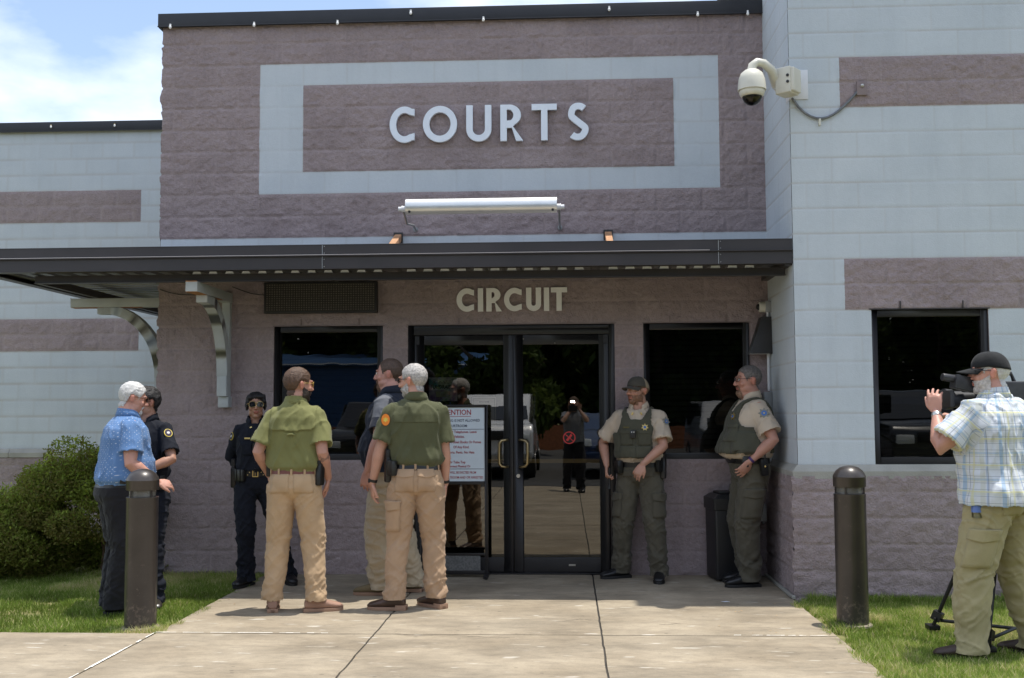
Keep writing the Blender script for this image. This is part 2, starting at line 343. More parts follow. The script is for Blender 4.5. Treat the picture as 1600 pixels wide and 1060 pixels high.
# ---- windows
def window(x0, x1, z0, z1, y, blinds=True):
    f = MB(); w = .055; yb = y+.035; yf = y+.02
    f.box((x0, yf, z0), (x0+w, yf+.1, z1)); f.box((x1-w, yf, z0), (x1, yf+.1, z1)); f.box((x0+w, yf, z1-w), (x1-w, yf+.1, z1)); f.box((x0+w, yf, z0), (x1-w, yf+.1, z0+w))
    s = MB(); s.box((x0+.006, yf-.014, z0-.012), (x1-.006, yf, z0+.008))
    win = f.build('window', BLACKF, court, bevel=.003)
    s.build('sill', BLACKF, win)
    g = MB(); g.box((x0+w, yf+.03, z0+w), (x1-w, yf+.04, z1-w)); gm = MB()
    V = [(x0+w-.003, yf+.035, z0+w-.003), (x1-w+.003, yf+.035, z0+w-.003), (x1-w+.003, yf+.035, z1-w+.003), (x0+w-.003, yf+.035, z1-w+.003)]
    gm.add(V, [(0, 1, 2, 3)]); gm.build('pane', GLASS, win)
    b = MB(); n = int((z1-z0)/.05)
    for k in range(n):
        z = z0+.03+k*.05
        b.add([(x0+w, yf+.075, z), (x1-w, yf+.075, z), (x1-w, yf+.098, z+.036), (x0+w, yf+.098, z+.036)], [(0, 1, 2, 3)])
    b.build('blinds', BLIND, win)
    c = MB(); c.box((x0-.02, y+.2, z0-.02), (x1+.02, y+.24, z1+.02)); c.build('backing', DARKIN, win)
window(*WINS[0], 1.016, 2.2352, 0); window(*WINS[1], 1.016, 2.2352, 0); window(*WW, 1.02, 2.2352, DW)

# ---- double door
f = MB(); X0, X1 = DOOR
f.box((X0, .01, 0), (X0+.055, .12, 2.2352)); f.box((X1-.055, .01, 0), (X1, .12, 2.2352)); f.box((X0+.055, .01, 2.145), (X1-.055, .12, 2.2352)); f.box((X0+.055, .006, 2.2), (X1-.055, .01, 2.226)); f.box((X0+.055, .0, 0.0), (X1-.055, .12, .015))
df = f.build('door_frame', BLACKF, court, bevel=.003)
for a, b, hx, sgn in [(X0+.06, 2.349, 2.275, 1), (2.354, X1-.06, 2.43, -1)]:
    d = MB(); w = .085
    d.box((a, .025, .02), (a+w, .075, 2.14)); d.box((b-w, .025, .02), (b, .075, 2.14)); d.box((a+w, .025, 2.055), (b-w, .075, 2.14)); d.box((a+w, .025, .02), (b-w, .075, .145))
    leaf = d.build('door', BLACKF, court, bevel=.003)
    g = MB(); g.add([(a+w-.003, .05, .142), (b-w+.003, .05, .142), (b-w+.003, .05, 2.058), (a+w-.003, .05, 2.058)], [(0, 1, 2, 3)]); g.build('pane', DGLASS, leaf)
    bar = MB(); bar.box((a+w, .085, .985), (b-w, .11, 1.02)); bar.build('push_bar', BRASS, leaf)
    h = MB(); hx2 = hx+sgn*-.0
    top, bot = 1.195, .955
    pts = [(hx, .02, top), (hx, -.03, top), (hx, -.048, top-.012), (hx-sgn*.035, -.055, top-.035)]
    pts = [(hx+sgn*.022, .022, top), (hx+sgn*.005, -.03, top), (hx-sgn*.03, -.045, top-.006), (hx-sgn*.048, -.048, top-.03), (hx-sgn*.05, -.048, (top+bot)/2), (hx-sgn*.048, -.048, bot+.03), (hx-sgn*.03, -.045, bot+.006), (hx+sgn*.005, -.03, bot), (hx+sgn*.022, .022, bot)]
    h.tube(pts, .0125, 10); h.build('handle', BRASS, leaf, True)
    hg = MB(); hg.box((a+.005, .012, 2.06), (a+.045, .025, 2.135)) if sgn > 0 else hg.box((b-.045, .012, 2.06), (b-.005, .025, 2.135)); hg.build('pivot_cover', BLACK, leaf)
    if sgn < 0:
        k = MB(); k.tube([(2.393, .026, .873), (2.393, .012, .873)], .017, 16); k.build('lock', STEEL, leaf, True)
        k = MB(); k.box((2.84, .021, .075), (2.90, .026, .09)); k.build('maker_plate', STEEL, leaf)
        k = MB(); k.ball((2.445, .024, 2.105), .006, 8); k.ball((2.73, .024, 2.065), .006, 8); k.build('screw', STEEL, leaf)
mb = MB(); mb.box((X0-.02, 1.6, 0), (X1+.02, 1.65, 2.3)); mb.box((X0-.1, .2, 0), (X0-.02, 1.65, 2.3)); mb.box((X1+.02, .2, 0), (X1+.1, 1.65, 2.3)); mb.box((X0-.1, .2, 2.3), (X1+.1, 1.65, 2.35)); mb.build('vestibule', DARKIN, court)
# carve the core where the vestibule stands: the core starts behind it
core = [o for o in court.children if o.name.startswith('core')][0]
bm = bmesh.new(); bm.from_mesh(core.data)
for v in bm.verts:
    if abs(v.co.y-.32) < 1e-3: v.co.y = 1.7
bm.to_mesh(core.data); bm.free()

# ---- canopy wrapping the bay
FY = DW+.004; FXR = C0[1]-.004; FXL = -2.06
can = MB()
def fascia_run(mb, a, b, n):      # a->b along the edge, n outward
    a = Vector(a); b = Vector(b); n = Vector(n)
    for z0, z1, o0, o1 in [(2.722, 2.811, -.02, 0), (2.612, 2.714, -.02, 0), (2.714, 2.722, -.02, .022), (2.805, 2.811, -.08, 0.003), (2.612, 2.618, -.09, -.02)]:
        P = [a+n*o0, b+n*o0, b+n*o1, a+n*o1]
        V = [(p.x, p.y, z0) for p in P]+[(p.x, p.y, z1) for p in P]
        mb.add(V, [(0, 3, 2, 1), (4, 5, 6, 7), (0, 1, 5, 4), (1, 2, 6, 5), (2, 3, 7, 6), (3, 0, 4, 7)])
fascia_run(can, (FXL, FY, 0), (FXR, FY, 0), (0, -1, 0)); fascia_run(can, (FXL, FY+.003, 0), (FXL, LW-.03, 0), (-1, 0, 0))
canopy = can.build('canopy', FASC, court)
# lip: bright drip edge
mb = MB(); mb.box((FXL, FY-.024, 2.7225), (3.98, FY-.0235+.012, 2.7265)); mb.build('drip_edge', mat('polished_lip', (.7, .62, .58), .35, .6), canopy)
for x in [.86, 4.05]:
    mb = MB(); mb.box((x, FY-.003, 2.614), (x+.004, FY-.001, 2.806))
    for z in (2.63, 2.69, 2.74, 2.795): mb.ball((x+.018, FY-.002, z), .005, 6)
    mb.build('joint_rivets', STEEL, canopy)
# corrugated deck: flutes run front to back over the entrance, side to side over the left part
dk = MB(); P_ = .15
def deck(x0, x1, y0, y1, along):
    n = int((x1-x0 if along == 'y' else y1-y0)/P_)+1
    prof = []
    for k in range(n): prof += [(k*P_, 0), (k*P_+.075, 0), (k*P_+.09, .032), (k*P_+.135, .032)]
    V = []; F = []
    for q, z in prof:
        if along == 'y':
            q = min(x0+q, x1); V += [(q, y0, 2.648+z), (q, y1, 2.648+z)]
        else:
            q = min(y0+q, y1); V += [(x0, q, 2.648+z), (x1, q, 2.648+z)]
    for i in range(len(prof)-1): F.append((2*i, 2*i+1, 2*i+3, 2*i+2))
    dk.add(V, F)
deck(FXL+.08, FXR-.01, FY+.03, -.03, 'y'); deck(FXL+.03, C0[0]-.05, -.028, LW-.05, 'x')
dko = dk.build('deck', GALV, canopy)
LITGAP = mat('pale_light_gap_colour', (.75, .78, .82), .5)  # pale added pieces; their colour stands for light through the deck flutes
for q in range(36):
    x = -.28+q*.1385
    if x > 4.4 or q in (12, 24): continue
    mb = MB(); mb.prism([(x, 2.607), (x+.075, 2.607), (x+.055, 2.645), (x+.018, 2.645)] if x < 1.5 else [(x, 2.607), (x+.078, 2.607), (x+.07, 2.645), (x+.012, 2.645)], -.912, -.905); mb.build('light_gap_piece', LITGAP, canopy)
sol = dko.modifiers.new('t', 'SOLIDIFY'); sol.thickness = .002
tp = MB(); tp.box((FXL+.02, FY+.025, 2.69), (FXR-.005, -.02, 2.70)); tp.box((FXL+.02, -.0195, 2.69), (C0[0]-.05, LW-.03, 2.70)); tp.build('roof_sheet', FASC, canopy)
bmz = MB(); bmz.box((-1.62, -.92, 2.54), (FXR-.02, -.88, 2.605)); bmz.box((-1.62, -.94, 2.54), (FXR-.02, -.92, 2.546)); bmz.box((-1.62, -.878, 2.54), (-1.58, LW-.1, 2.605)); bmz.build('beam', BRONZE, canopy)
sb = MB(); sb.box((FXR-.06, FY+.02, 2.60), (FXR, -.05, 2.646)); sb.build('edge_channel', FASC, canopy)

def bracket(M):     # profile in local x (out from wall) / z, thickness y
    b = MB(); w = .048
    def pr(poly, t, o=0): b.prism(poly, -t, t, o, M)
    out_ = []; inn = []
    for k in range(13):
        a = R(90*k/12)
        out_.append((.13+.64*(1-math.cos(a)) if False else .745-.615*math.cos(a)*1.0, 0))
    # arch rib: outer (lower) curve from (.75,2.40) to (.10,1.78)
    lo = []; hi = []
    for k in range(15):
        a = R(90*k/14)
        lo.append((.70-.60*math.sin(a)+.0, 1.82+.575*math.cos(a)))
        hi.append((.58-.57*math.sin(a), 1.80+.69*math.cos(a)))
    lo = [(x, z) for x, z in lo]; hi = [(x, z) for x, z in hi]
    rib = [(.72, 2.395), (.72, 2.45), (.50, 2.50)]
    A = []; B = []
    for k in range(15):
        t = k/14; a = R(90*t)
        # rib follows a quarter ellipse centred out and below; it is concave outward
        cx, cz = .66, 1.78
        A.append((cx-.50*math.sin(a), cz+.61*math.cos(a)))
        B.append((cx-.60*math.sin(a), cz+.70*math.cos(a)))
    for k in range(14): b.prism([A[k], A[k+1], B[k+1], B[k]], -w, w, 0, M)
    b.prism([(.66, 2.39), (.72, 2.39), (.72, 2.455), (.66, 2.455)], -w, w, 0, M)
    b.prism([(.055, 1.78), (.16, 1.78), (.16, 1.60), (.055, 1.60)], -w+.004, w-.004, 0, M)
    # arm and post
    b.prism([(.02, 2.455), (.98, 2.455), (.98, 2.54), (.02, 2.54)], -w-.002, w+.002, 0, M)
    b.prism([(.0, 1.50), (.11, 1.50), (.11, 1.598), (.0, 1.598)], -w+.001, w-.001, 0, M)
    b.prism([(.0, 1.5985), (.06, 1.5985), (.06, 2.454), (.0, 2.454)], -w+.012, w-.012, 0, M)
    o = b.build('bracket', BRKT, court, bevel=.004)
    r = MB(); r.prism([(.978, 2.536), (.983, 2.536), (.983, 2.5435), (.978, 2.5435)], -w, w, 0, M); r.prism([(.30, 2.4515), (.975, 2.4515), (.975, 2.4545), (.30, 2.4545)], -w, w, 0, M); r.build('rust_stain', RUST, o)
bracket(Matrix(((0, 1, 0, -.262), (-1, 0, 0, -.005), (0, 0, 1, 0), (0, 0, 0, 1))))
bracket(Matrix(((-1, 0, 0, C0[0]+.02), (0, 1, 0, -0+.3), (0, 0, 1, 0), (0, 0, 0, 1))))
# cedar braces over the canopy
for x, l in ((1.31, 'left'), (3.22, 'right')):
    t = empty('wood_brace', (x, -.01, 3.05), 0, 'cedar stub above canopy, '+('below the tube light' if l == 'left' else 'right of the tube light'), 'wood brace', 'cedar stubs above the canopy')
    b = MB(); M = Matrix.Rotation(R(22), 4, 'X') @ Matrix.Rotation(R(0), 4, 'Z'); b.box((-.03, -.6, -.04), (.03, 0, .02), 0, M); b.build('timber', WOOD, t, bevel=.003)
    b = MB(); b.box((-.042, -.012, -.06), (.042, .006, .035)); b.build('stub_shadow_box', DKGREY, t)  # added dark box; its colour stands for the stub's shadow on the wall

# ---- ground
def concmat():
    m = mat('weathered_concrete', (.29, .236, .163), .9, col2=(.395, .332, .240), vs=1.6, bump=.25, bs=120, bd=.003, b2=.2, b2s=500); n = m.node_tree.nodes; L = m.node_tree.links; b = n['Principled BSDF']
    src = b.inputs['Base Color'].links[0].from_socket; t = n.new('ShaderNodeTexCoord')
    def stain(scale, lo, hi, v0, v1, sc=(1, 1, 1), det=8, rough=.6):
        nonlocal src
        mp = n.new('ShaderNodeMapping'); mp.inputs['Scale'].default_value = sc; L.new(t.outputs['Object'], mp.inputs[0])
        z = n.new('ShaderNodeTexNoise'); z.inputs['Scale'].default_value = scale; z.inputs['Detail'].default_value = det; z.inputs['Roughness'].default_value = rough; L.new(mp.outputs[0], z.inputs['Vector'])
        r = n.new('ShaderNodeMapRange'); r.inputs[1].default_value = lo; r.inputs[2].default_value = hi; r.inputs[3].default_value = v0; r.inputs[4].default_value = v1; L.new(z.outputs[0], r.inputs[0])
        x = n.new('ShaderNodeMix'); x.data_type = 'RGBA'; x.blend_type = 'MULTIPLY'; x.inputs[0].default_value = 1; L.new(src, x.inputs[6]); L.new(r.outputs[0], x.inputs[7]); src = x.outputs[2]
    stain(1.3, .40, .66, 1.04, .74, (1, 2.2, 1)); stain(4.5, .45, .62, 1, .84, (1, 2.4, 1)); stain(14, .48, .6, 1, .90, (1, 2, 1)); stain(60, .3, .7, .9, 1.08, (1, 1, 1), 4, .8); stain(130, .62, .68, 1, .72, (1, 1, 1), 2)
    v = n.new('ShaderNodeTexVoronoi'); v.inputs['Scale'].default_value = 5.5; L.new(t.outputs['Object'], v.inputs['Vector'])
    r = n.new('ShaderNodeMapRange'); r.inputs[1].default_value = .05; r.inputs[2].default_value = .09; r.inputs[3].default_value = .72; r.inputs[4].default_value = 1; L.new(v.outputs['Distance'], r.inputs[0])
    x = n.new('ShaderNodeMix'); x.data_type = 'RGBA'; x.blend_type = 'MULTIPLY'; x.inputs[0].default_value = 1; L.new(src, x.inputs[6]); L.new(r.outputs[0], x.inputs[7]); src = x.outputs[2]
    # pale scuffs / lime marks
    mp = n.new('ShaderNodeMapping'); mp.inputs['Scale'].default_value = (1.5, 6, 1); mp.inputs['Rotation'].default_value = (0, 0, R(-28)); L.new(t.outputs['Object'], mp.inputs[0])
    z = n.new('ShaderNodeTexNoise'); z.inputs['Scale'].default_value = 2.6; z.inputs['Detail'].default_value = 6; L.new(mp.outputs[0], z.inputs['Vector'])
    r = n.new('ShaderNodeMapRange'); r.inputs[1].default_value = .64; r.inputs[2].default_value = .70; r.inputs[4].default_value = .5; L.new(z.outputs[0], r.inputs[0])
    x = n.new('ShaderNodeMix'); x.data_type = 'RGBA'; L.new(r.outputs[0], x.inputs[0]); L.new(src, x.inputs[6]); x.inputs[7].default_value = (.70, .66, .58, 1); src = x.outputs[2]
    L.new(src, b.inputs['Base Color']); return m
CONC = concmat()
SOIL = mat('turf_base', (.13, .15, .04), .95, col2=(.24, .21, .09), vs=5, bump=.8, bs=40)
ASPH = mat('asphalt', (.055, .054, .052), .9, var=.25, vs=3, bump=.5, bs=150)
JOINT = mat('joint_filler', (.045, .04, .033), .95, var=.3)
g = MB(); g.add([(-400, -400, -.035), (400, -400, -.035), (400, 400, -.035), (-400, 400, -.035)], [(0, 1, 2, 3)]); tag(g.build('ground', SOIL), kind='structure')
g = MB(); g.add([(-200, -60, .0), (200, -60, .0), (200, -11.4, .0), (-200, -11.4, .0)], [(0, 1, 2, 3)]); tag(g.build('parking_lot', ASPH), kind='structure')
# the walkway: slabs with open joints over dark filler
g = MB(); xs = [.10, 1.56, 3.05, 4.565]; ys = [.12, -2.6, -4.1, -5.6, -7.1, -8.6, -10.1, -11.4]
gp = .0065
rng = random.Random(4)
def slab(x0, y1, x1, y0, z=0):
    nx = max(2, int((x1-x0)/.06)); ny = max(2, int((y1-y0)/.06)); V = []
    e = lambda a, b, s: .0035*float(vnoise(np.array([[a*9, b*9, s]]))[0])
    for j in range(ny+1):
        for i in range(nx+1):
            x = x0+gp+(x1-x0-2*gp)*i/nx; y = y0+gp+(y1-y0-2*gp)*j/ny
            if i in (0, nx): x += e(x, y, 3.)
            if j in (0, ny): y += e(x, y, 5.)
            V.append((x, y, z+(-.004 if i in (0, nx) or j in (0, ny) else 0)))
    k = nx+1; F = [(j*k+i, j*k+i+1, (j+1)*k+i+1, (j+1)*k+i) for j in range(ny) for i in range(nx)]
    ring = [i for i in range(k)]+[j*k+nx for j in range(1, ny+1)]+[ny*k+i for i in range(nx-1, -1, -1)]+[j*k for j in range(ny-1, 0, -1)]
    b0 = len(V); V += [(V[i][0], V[i][1], z-.1) for i in ring]; n = len(ring)
    F += [(ring[q], b0+q, b0+(q+1) % n, ring[(q+1) % n]) for q in range(n)]
    g.add(V, F)
for j in range(len(ys)-1):
    for i in range(3): slab(xs[i], ys[j], xs[i+1], ys[j+1])
for k in range(9):
    for j in (1, 2): slab(.10-1.5*(k+1), ys[j], .10-1.5*k, ys[j+1])
g.box((.0, -11.62, -.1), (4.7, -11.42, -.002))
tag(g.build('walkway', CONC, smooth=True, auto=30), kind='structure')
g = MB(); g.box((.11, -11.4, -.06), (4.55, .1, -.012)); g.box((-13, -5.59, -.061), (.12, -2.61, -.0125)); tag(g.build('joint_filler', JOINT), kind='structure')
# caulk in the lateral joint and the diagonal end of the sidewalk, with a strip along the return wall
g = MB(); rr = random.Random(8)
def caulk(p, q, w, n=26, keep=.7):
    p = Vector(p); q = Vector(q); d = (q-p); nn = Vector((-d.y, d.x, 0)).normalized()
    for i in range(n):
        if rr.random() > keep: continue
        a = p+d*(i/n); b = p+d*((i+1)/n); w1 = w*(.5+rr.random()); V = [a-nn*w1, b-nn*w1*.8, b+nn*w1, a+nn*w1*.7]
        g.add([(v.x, v.y, .0025) for v in V], [(0, 1, 2, 3)])
caulk((.1, -2.6, 0), (1.3, -2.6, 0), .006); caulk((3.9, -2.6, 0), (4.5, -2.6, 0), .006); caulk((.1, -2.62, 0), (.1, -5.6, 0), .007, 40, .8)
CAULK = mat('old_caulk', (.7, .68, .62), .8, var=.2, vs=30)
tag(g.build('joint_caulk', CAULK), kind='structure')
g = MB(); g.box((C0[1]-.085, DW-.1, 0.001), (C0[1]-.062, -.02, .02)); tag(g.build('expansion_strip', SILL), kind='structure')
# hairline cracks and scraps
g = MB(); rr = random.Random(3)
def crack(x, y, n, s, ang):
    for _ in range(n):
        l = s*(.5+rr.random()); a = ang+rr.uniform(-.8, .8); x2 = x+l*math.cos(a); y2 = y+l*math.sin(a); w = .0012+rr.random()*.002
        g.add([(x, y-w, .0016), (x2, y2-w, .0016), (x2, y2+w, .0016), (x, y+w, .0016)], [(0, 1, 2, 3)]); x, y = x2, y2
crack(2.75, -2.18, 9, .03, .3); crack(2.95, -2.1, 5, .03, -.6); crack(3.45, -2.25, 5, .03, 0); crack(4.05, -.85, 9, .02, 0); crack(1.7, -2.6, 30, .03, 0)
tag(g.build('crack', JOINT), kind='structure')
rr = random.Random(5)
LEAF = mat('dry_leaf', (.36, .24, .12), .8, var=.3); b = MB()
for k in range(70):
    x, y = rr.choice([(rr.uniform(.2, 4.4), rr.uniform(-3.6, -.2)), (4.5+rr.uniform(-.5, .02), rr.uniform(-2.9, -1.3)), (.12+rr.uniform(-.02, .2), rr.uniform(-2.6, -1))]); s = rr.uniform(.003, .011); a = rr.random()*6
    b.add([(x+s*math.cos(a+q), y+s*math.sin(a+q)*(.5 if q % 2 else 1), .004+.003*rr.random()) for q in (0, 1.6, 3.1, 4.7)], [(0, 1, 2, 3)])
tag(b.build('leaf_litter', LEAF), 'scattered dry leaf scraps and grit on the pavement', 'debris', kind='stuff')
b = MB(); b.add([(3.985, -1.36, .003), (4.035, -1.345, .004), (4.06, -1.37, .003), (4.01, -1.385, .004)], [(0, 1, 2, 3)]); tag(b.build('paper_scrap', WHITE), 'tiny white paper scrap on sunny concrete in front of the standing deputy', 'litter')

# ---- grass blades
def grassmat():
    m = mat('grass_blade', (.12, .19, .03), .55); n = m.node_tree.nodes; L = m.node_tree.links; b = n['Principled BSDF']
    a = n.new('ShaderNodeAttribute'); a.attribute_name = 'tint'; r = n.new('ShaderNodeValToRGB'); e = r.color_ramp.elements
    e[0].position = 0; e[0].color = (.13, .18, .03, 1); e[1].position = 1; e[1].color = (.70, .60, .34, 1)
    x = e.new(.45); x.color = (.25, .37, .06, 1); x = e.new(.75); x.color = (.44, .50, .13, 1)
    L.new(a.outputs['Fac'], r.inputs[0]); L.new(r.outputs[0], b.inputs['Base Color']); b.inputs['Specular IOR Level'].default_value = .3
    tr = n.new('ShaderNodeBsdfTranslucent'); L.new(r.outputs[0], tr.inputs[0]); mx = n.new('ShaderNodeMixShader'); mx.inputs[0].default_value = .45
    o = n['Material Output']; L.new(b.outputs[0], mx.inputs[1]); L.new(tr.outputs[0], mx.inputs[2]); L.new(mx.outputs[0], o.inputs[0]); return m
GRASS = grassmat()
def grass(name, label, regions, seed):
    rs = np.random.RandomState(seed); Vs = []; Fs = []; T = []; nb = 0
    for (x0, x1, y0, y1, dens, hmul, keepf) in regions:
        n = int((x1-x0)*(y1-y0)*dens); x = rs.uniform(x0, x1, n); y = rs.uniform(y0, y1, n); pn = fbm(np.stack([x*1.6, y*1.6, x*0], 1), 3, seed)
        pn2 = fbm(np.stack([x*5, y*5, x*0+4], 1), 2, seed+3)
        k = keepf(x, y) & (rs.rand(n) < .9+.55*pn+.2*pn2); x, y, pn, pn2 = x[k], y[k], pn[k], pn2[k]; n = len(x)
        h = (.018+.028*rs.rand(n)**1.5)*(1+.35*pn+.3*pn2)*hmul; w = .0017+.0016*rs.rand(n); a = rs.rand(n)*6.283; bend = rs.rand(n)*1.1*h; ba = rs.rand(n)*6.283
        z0 = np.full(n, -.034); dx = np.cos(a)*w; dy = np.sin(a)*w
        mid = np.stack([x+bend*.35*np.cos(ba), y+bend*.35*np.sin(ba), z0+h*.6], 1); tip = np.stack([x+bend*np.cos(ba), y+bend*np.sin(ba), z0+h*(1.0-.15*rs.rand(n))+.012], 1)
        P0 = np.stack([x-dx, y-dy, z0], 1); P1 = np.stack([x+dx, y+dy, z0], 1); M0 = mid-np.stack([dx*.8, dy*.8, 0*dx], 1); M1 = mid+np.stack([dx*.8, dy*.8, 0*dx], 1)
        V = np.stack([P0, P1, M1, M0, tip], 1).reshape(-1, 3); i = np.arange(n)*5+nb
        Fs.append(np.concatenate([np.stack([i, i+1, i+2], 1), np.stack([i, i+2, i+3], 1), np.stack([i+3, i+2, i+4], 1)])); Vs.append(V); nb += len(V)
        t = np.clip(.40+.17*rs.randn(n)+.38*pn+.2*pn2+(rs.rand(n) < .15)*.5, 0, 1); T.append(np.repeat(t, 5))
    me = npmesh(name, np.concatenate(Vs), np.concatenate(Fs)); at = me.attributes.new('tint', 'FLOAT', 'POINT'); at.data.foreach_set('value', np.concatenate(T).astype(np.float32))
    return tag(link(name, me, GRASS, None, True), label, 'grass', kind='stuff')
allk = lambda x, y: np.ones_like(x, bool)
grass('lawn', 'short green grass between shrub, walkway and lower left pavement', [(-3.6, .125, -2.63, .0, 17000, 1., lambda x, y: (x < .09+.06*vnoise(np.stack([y*14, y*0, y*0], 1)))), (-3.6, .15, -.12, .0, 12000, 1.5, allk), (-7, -.9, 0, 3.45, 2200, 1.3, allk), (.02, .17, -2.6, -.3, 16000, 1.25, lambda x, y: vnoise(np.stack([x*9, y*7, y*0], 1)) > .25)], 11)
grass('lawn', 'sunlit yellow-green grass at lower right around the tripod and right bollard', [(4.55, 6.7, -4.4, -1.16, 17000, 1., lambda x, y: (x > 4.60+.06*vnoise(np.stack([y*14, y*0, y*0], 1)))), (4.6, 6.9, -1.3, -1.17, 26000, 2.2, lambda x, y: x > 4.68), (4.51, 4.68, -4.4, -1.2, 16000, 1.35, lambda x, y: vnoise(np.stack([x*9, y*6, y*0+2], 1)) > .2), (4.62, 4.95, -2.45, -1.95, 14000, 1.9, lambda x, y: np.abs(np.hypot(x-4.76, y+2.2)-.15) < .04)], 12)
# ============================================================ things fixed to the building
def curve_letter(name, outlines, ext, m, parent, loc, bev=.0):
    cu = bpy.data.curves.new(name, 'CURVE'); cu.dimensions = '2D'; cu.fill_mode = 'BOTH'; cu.extrude = ext
    for ol in outlines:
        sp = cu.splines.new('POLY'); sp.points.add(len(ol)-1); sp.use_cyclic_u = True
        for i, (x, y) in enumerate(ol): sp.points[i].co = (x, y, 0, 1)
    tmp = bpy.data.objects.new('tmp', cu); COL.objects.link(tmp); dg = bpy.context.evaluated_depsgraph_get(); dg.update()
    me = bpy.data.meshes.new_from_object(tmp.evaluated_get(dg)); bpy.data.objects.remove(tmp); bpy.data.curves.remove(cu)
    me.transform(Matrix.Rotation(R(90), 4, 'X')); me.materials.clear(); me.materials.append(m)
    bm = bmesh.new(); bm.from_mesh(me); bmesh.ops.remove_doubles(bm, verts=bm.verts, dist=1e-5); bmesh.ops.recalc_face_normals(bm, faces=bm.faces); bm.to_mesh(me); bm.free()
    o = bpy.data.objects.new(name, me); COL.objects.link(o); o.parent = parent; o.location = loc; return o
def arc(cx, cy, rx, ry, a0, a1, n=20): return [(cx+rx*math.cos(R(a0+(a1-a0)*k/n)), cy+ry*math.sin(R(a0+(a1-a0)*k/n))) for k in range(n+1)]
def glyph(ch, w, t):     # unit height 1
    if ch == 'C': return [arc(w*.62, .5, w*.62, .5, 48, 312, 30)[::1]+arc(w*.62, .5, w*.62-t, .5-t, 305, 55, 30)]
    if ch == 'c2': return [[(w, .5+.43)]+arc(w*.60, .5, w*.60, .5, 60, 300, 30)+[(w, .07), (w, .07+t*1.1)]+arc(w*.60, .5, w*.60-t, .5-t, 300, 60, 30)+[(w, .93-t*1.1)]]
    if ch == 'O': return [arc(w/2, .5, w/2, .5, 0, 352, 44), arc(w/2, .5, w/2-t, .5-t, 0, 352, 44)]
    if ch == 'U': r = w/2; return [[(0, 1), (0, r)]+arc(r, r, r, r, 180, 360, 20)+[(w, 1), (w-t, 1)]+arc(r, r, r-t, r-t, 360, 180, 20)+[(t, 1)]]
    if ch == 'I': return [[(0, 0), (t, 0), (t, 1), (0, 1)]]
    if ch == 'T': a = (w-t)/2; return [[(a, 0), (a+t, 0), (a+t, 1-t*.95), (w, 1-t*.95), (w, 1), (0, 1), (0, 1-t*.95), (a, 1-t*.95)]]
    if ch == 'R':
        rr = .29; cx = w-rr-.06
        return [[(0, 0), (t, 0), (t, .36), (t+.14, .36), (w-t*.95, 0), (w+.03, 0), (w-.25, .40)]+arc(cx, 1-rr-.0, rr+.03, rr, -62, 90, 16)+[(0, 1)], [(t, .56)]+[(cx*.75, .56)]+arc(cx-.02, 1-rr-.0, rr-t+.02, rr-t*.75, -65, 90, 12)+[(t, 1-t*.8)]]
    if ch == 'S':
        P = arc(w*.52, .745, w*.40, .185, 38, 150, 10)+arc(w*.50, .71, w*.38, .17, 175, 215, 4)+[(w*.34, .56), (w*.62, .43)]+arc(w*.50, .29, w*.41, .19, 30, -20, 6)[1:]+arc(w*.48, .255, w*.40, .185, -35, -142, 10)
        P = [Vector((x, y)) for x, y in P]; L_ = []; R_ = []
        for _ in range(2): P = [P[0]]+[(P[i-1]+2*P[i]+P[i+1])/4 for i in range(1, len(P)-1)]+[P[-1]]
        for i, p in enumerate(P):
            d = (P[min(i+1, len(P)-1)]-P[max(i-1, 0)]).normalized(); nn = Vector((-d.y, d.x))*t/2; L_.append(tuple(p+nn)); R_.append(tuple(p-nn))
        return [L_+R_[::-1]]
def lettering(name, label, word, pos, z, h, t, m, ext, y):
    root = empty(name, (pos[0][0], y, z), 0, label, 'lettering')
    for ch, (x, w) in zip(word, pos):
        g = glyph('c2' if ch == 'C' else ch, w/h, t)
        o = curve_letter('letter', [[(a*h, b*h) for a, b in ol] for ol in g], ext, m, root, (x-pos[0][0], 0, 0))
    return root
# COURTS, standing off the wall
k = .963/4.21/167.5       # metres per zoom step on this wall
def cx(px): return (px-125)*k*1.0+1.236
lettering('wall_lettering', 'large pale blue-white raised letters reading COURTS inside the painted frame', 'COURTS', [(cx(125), (292-125)*k), (cx(349), (578-349)*k), (cx(640), (808-640)*k), (cx(868), (1013-868)*k), (cx(1077), (1245-1077)*k), (cx(1325), (1445-1325)*k)], 3.905, .335, .175, WHITE, .02, -.045)
k = 1/4.706/170.
def cx2(px): return (px-720)*k+1.845
lettering('door_lettering', 'cream raised letters reading CIRCUIT on mauve wall above the double doors', 'CIRCUIT', [(cx2(720), 127*k), (cx2(875), 38*k), (cx2(936), 108*k), (cx2(1064), 128*k), (cx2(1224), 108*k), (cx2(1352), 38*k), (cx2(1403), 117*k)], 2.352, .212, .225, CREAM, .008, -.032)

